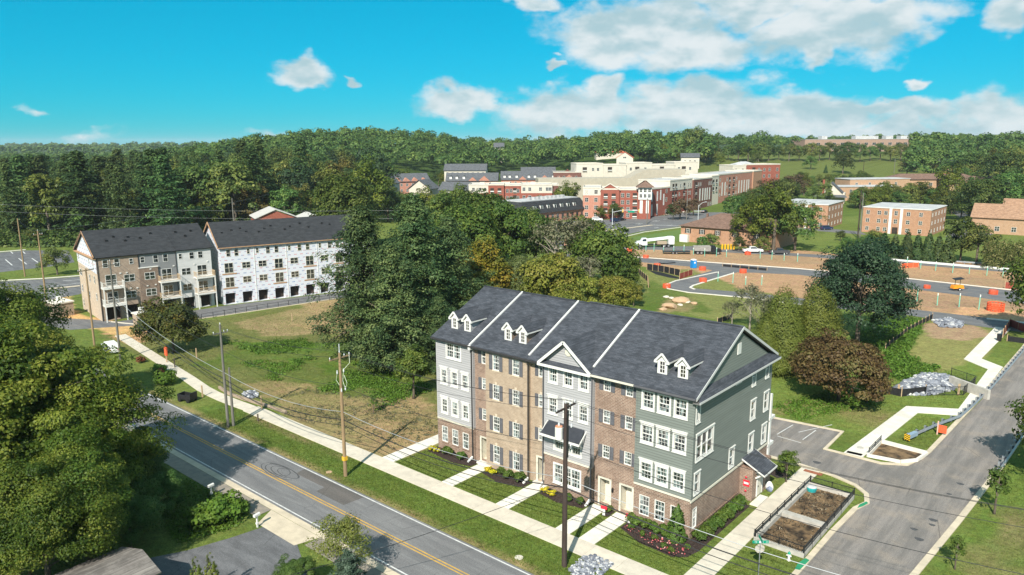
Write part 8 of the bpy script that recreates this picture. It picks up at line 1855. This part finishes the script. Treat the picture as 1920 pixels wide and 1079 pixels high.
fill([(rs_.choice('nndlb'), px + rs_.uniform(-8, 8), 418 - (px - 740) * .03 + rs_.uniform(-8, 8), 352 + rs_.uniform(-8, 14)) for px in range(730, 905, 14)], 'leafy tree between the pines and the distant townhouses', 'trees by the distant townhouses')
fill([(rs_.choice('nnld'), px + rs_.uniform(-8, 8), 400 + rs_.uniform(-8, 10), 368 + rs_.uniform(-6, 8)) for px in range(880, 1060, 13)], 'leafy tree hiding the foot of the red apartments', 'trees before the red apartments')
fill([(rs_.choice('nnlb'), px + rs_.uniform(-10, 10), 350 + rs_.uniform(-6, 8), 322 + rs_.uniform(-6, 6)) for px in range(740, 850, 13)], 'leafy tree among the farthest grey roofs', 'trees among the grey roofs')
fill([(rs_.choice('nnbm'), 1372 + i * 15, 412 - i * 5 + rs_.uniform(-4, 4), 360 - i * 4 + rs_.uniform(-6, 6)) for i in range(10)], 'leafy street tree along the far end of the avenue', 'avenue trees')
fill([(rs_.choice('nnnlb'), px + rs_.uniform(-6, 6), 392 + rs_.uniform(-5, 8), 346 + rs_.uniform(-6, 10)) for px in range(1600, 1790, 12)], 'leafy tree in the belt behind the flat roofed blocks', 'tree belt behind the blocks')
fill([(rs_.choice('nndl'), px + rs_.uniform(-8, 8), 412 + rs_.uniform(-10, 14), 340 + rs_.uniform(-10, 24)) for px in range(1775, 1935, 12)], 'leafy tree in the wood above the tan roofs', 'wood above the tan roofs')
fill([(rs_.choice('nnd'), px + rs_.uniform(-8, 8), 345 + rs_.uniform(-10, 12), 296 + rs_.uniform(-8, 16)) for px in range(1790, 1935, 13)], 'leafy tree on the slope at the right skyline', 'right slope trees')
fill([(rs_.choice('nnlb'), px + rs_.uniform(-6, 6), 305 + rs_.uniform(-4, 3), 275 + rs_.uniform(-6, 8)) for px in range(1180, 1345, 13)], 'leafy tree behind the cream apartment block', 'trees behind the cream block')
fill([(rs_.choice('nnl'), px, 350 + rs_.uniform(-4, 4), 326 + rs_.uniform(-5, 5)) for px in range(1520, 1640, 15)], 'leafy tree at the foot of the field', 'trees at the foot of the field')
mids([('b', 302, 432, 352, 'yellow green tree at the wood edge above the tan row'), ('b', 345, 436, 362, 'second yellow green tree at the wood edge above the tan row'), ('b', 402, 430, 328, 'tall bright green tree at the wood edge'), ('b', 388, 440, 384, 'low bright tree behind the gap between the rows'), ('b', 690, 420, 300, 'bright tree behind the left pine'), ('n', 108, 516, 459, 'dark spreading tree beside the left car park'), ('n', 62, 462, 425, 'bushy tree behind the left car park'), ('e', 25, 450, 420, 'bushy tree at the left edge behind the car park')])
for o in [o for o in COL.objects if o.get('label') == 'tree in the row before the school']: o['group'] = 'tree row before the school'
# bamboo screen at the right edge
rs = np.random.RandomState(31); PP = []; 
for i in range(260):
    px = rs.uniform(1842, 1935); x, y = G(px, rs.uniform(497, 505), 0); h = rs.uniform(5, 7.5); s = rs.rand(26)
    PP.append(np.stack([x + rs.normal(size=26) * .25, y + rs.normal(size=26) * .25, h * s], 1))
P = np.concatenate(PP); ob('bamboo_screen', leafmesh('bamboo_screen', P, rs.normal(size=P.shape) * np.array((1, 1, .3)), .6 * rs.uniform(.6, 1.5, len(P)), rs.rand(len(P)), leafmat('leaf_bamboo', [(.05, .07, .015), (.11, .12, .03), (.24, .2, .09)], .25), .3), kind='stuff', label='tall straw and green bamboo screen at the right edge', cat='bamboo')
# undergrowth that closes the edge of the wood
def edge_shrubs():
    rs = np.random.RandomState(41); PP, NN, TT, SS = [], [], [], []
    for i in range(420):
        k = rs.uniform(-.74, -.2); cy = (240 if k < -.45 else 264) + rs.uniform(0, 14) + (54 if k > -.25 else 0); cx = k * cy
        if any((cx - a) ** 2 + (cy - b) ** 2 < (r_ - 6) ** 2 for a, b, r_ in BLOCK): continue
        x, y = fromcam(cx, cy); n = 60; d = rs.normal(size=(n, 3)); d /= np.linalg.norm(d, axis=1, keepdims=True); h = rs.uniform(2, 6); PP.append(np.abs(d * np.array((3, 3, h))) * np.sign(d * np.array((1, 1, 0)) + np.array((0, 0, 1))) + np.array((x, y, 0))); NN.append(d + np.array((0, 0, .4))); TT.append(rs.rand(n) * .6 + rs.rand() * .4); SS.append(rs.uniform(.6, 1.3, n))
    ob('wood_edge', leafmesh('wood_edge', np.concatenate(PP), np.concatenate(NN), np.concatenate(SS), np.concatenate(TT), L_FAR), kind='stuff', label='dark undergrowth along the edge of the left wood', cat='undergrowth')
edge_shrubs()
# ---------------------------------------------------------------- haze
def haze():
    M = bpy.data.materials.new('haze'); M.use_nodes = True; t = M.node_tree; t.nodes.clear()
    v = t.nodes.new('ShaderNodeVolumePrincipled'); v.inputs['Color'].default_value = (.80, .90, 1., 1); v.inputs['Density'].default_value = .00007; v.inputs['Anisotropy'].default_value = .0
    o = t.nodes.new('ShaderNodeOutputMaterial'); t.links.new(v.outputs[0], o.inputs['Volume'])
    MB().box(-8800, 4800, -2400, 9300, -8, 80).build('haze', M, kind='stuff', label='thin pale haze over the whole scene', cat='haze')
haze()
woods()
# number the members of short rows from the left (or from the street)
def number(label, text, key):
    m = sorted((o for o in COL.objects if o.get('label') == label), key=key)
    for i, o in enumerate(m):
        if i < len(ORD): o['label'] = text.format(ORD[i])
pxk = lambda o: px_of(*camxy(o.location.x, o.location.y), o.location.z)[0]
number('tree in the row before the school', '{} tree from the left in the row before the school', pxk)
number('dark conifer in the row behind the site barrier', '{} dark conifer from the left in the row behind the site barrier', pxk)
number('green bush in the hedge along the brick side wall', '{} bush from the street in the hedge along the brick side wall', lambda o: o.location.y)
number('green bush in the front hedge under the corner windows', '{} bush from the left in the front hedge under the corner windows', lambda o: o.location.x)
number('small round bush in the corner mulch bed', '{} small round bush from the left in the corner mulch bed', lambda o: o.location.x)
number('small bush in the mulch behind the side door', '{} small bush in the mulch behind the side door, counted from the street', lambda o: o.location.y)
number('leafy street tree along the far end of the avenue', '{} leafy street tree from the left along the far avenue', pxk)
number('leafy tree at the foot of the field', '{} leafy tree from the left at the foot of the field', pxk)
number('leafy tree among the farthest grey roofs', '{} leafy tree from the left among the farthest grey roofs', pxk)
number('leafy tree hiding the foot of the red apartments', '{} leafy tree from the left hiding the foot of the red apartments', pxk)
number('leafy tree between the pines and the distant townhouses', '{} leafy tree from the left between pines and distant townhouses', pxk)
number('leafy tree in the belt behind the flat roofed blocks', '{} leafy tree from the left in the belt behind the flat blocks', pxk)
number('leafy tree behind the cream apartment block', '{} leafy tree from the left behind the cream apartment block', pxk)
number('leafy tree in the wood above the tan roofs', '{} leafy tree from the left in the wood above the tan roofs', pxk)
number('leafy tree on the slope at the right skyline', '{} leafy tree from the left on the right skyline slope', pxk)
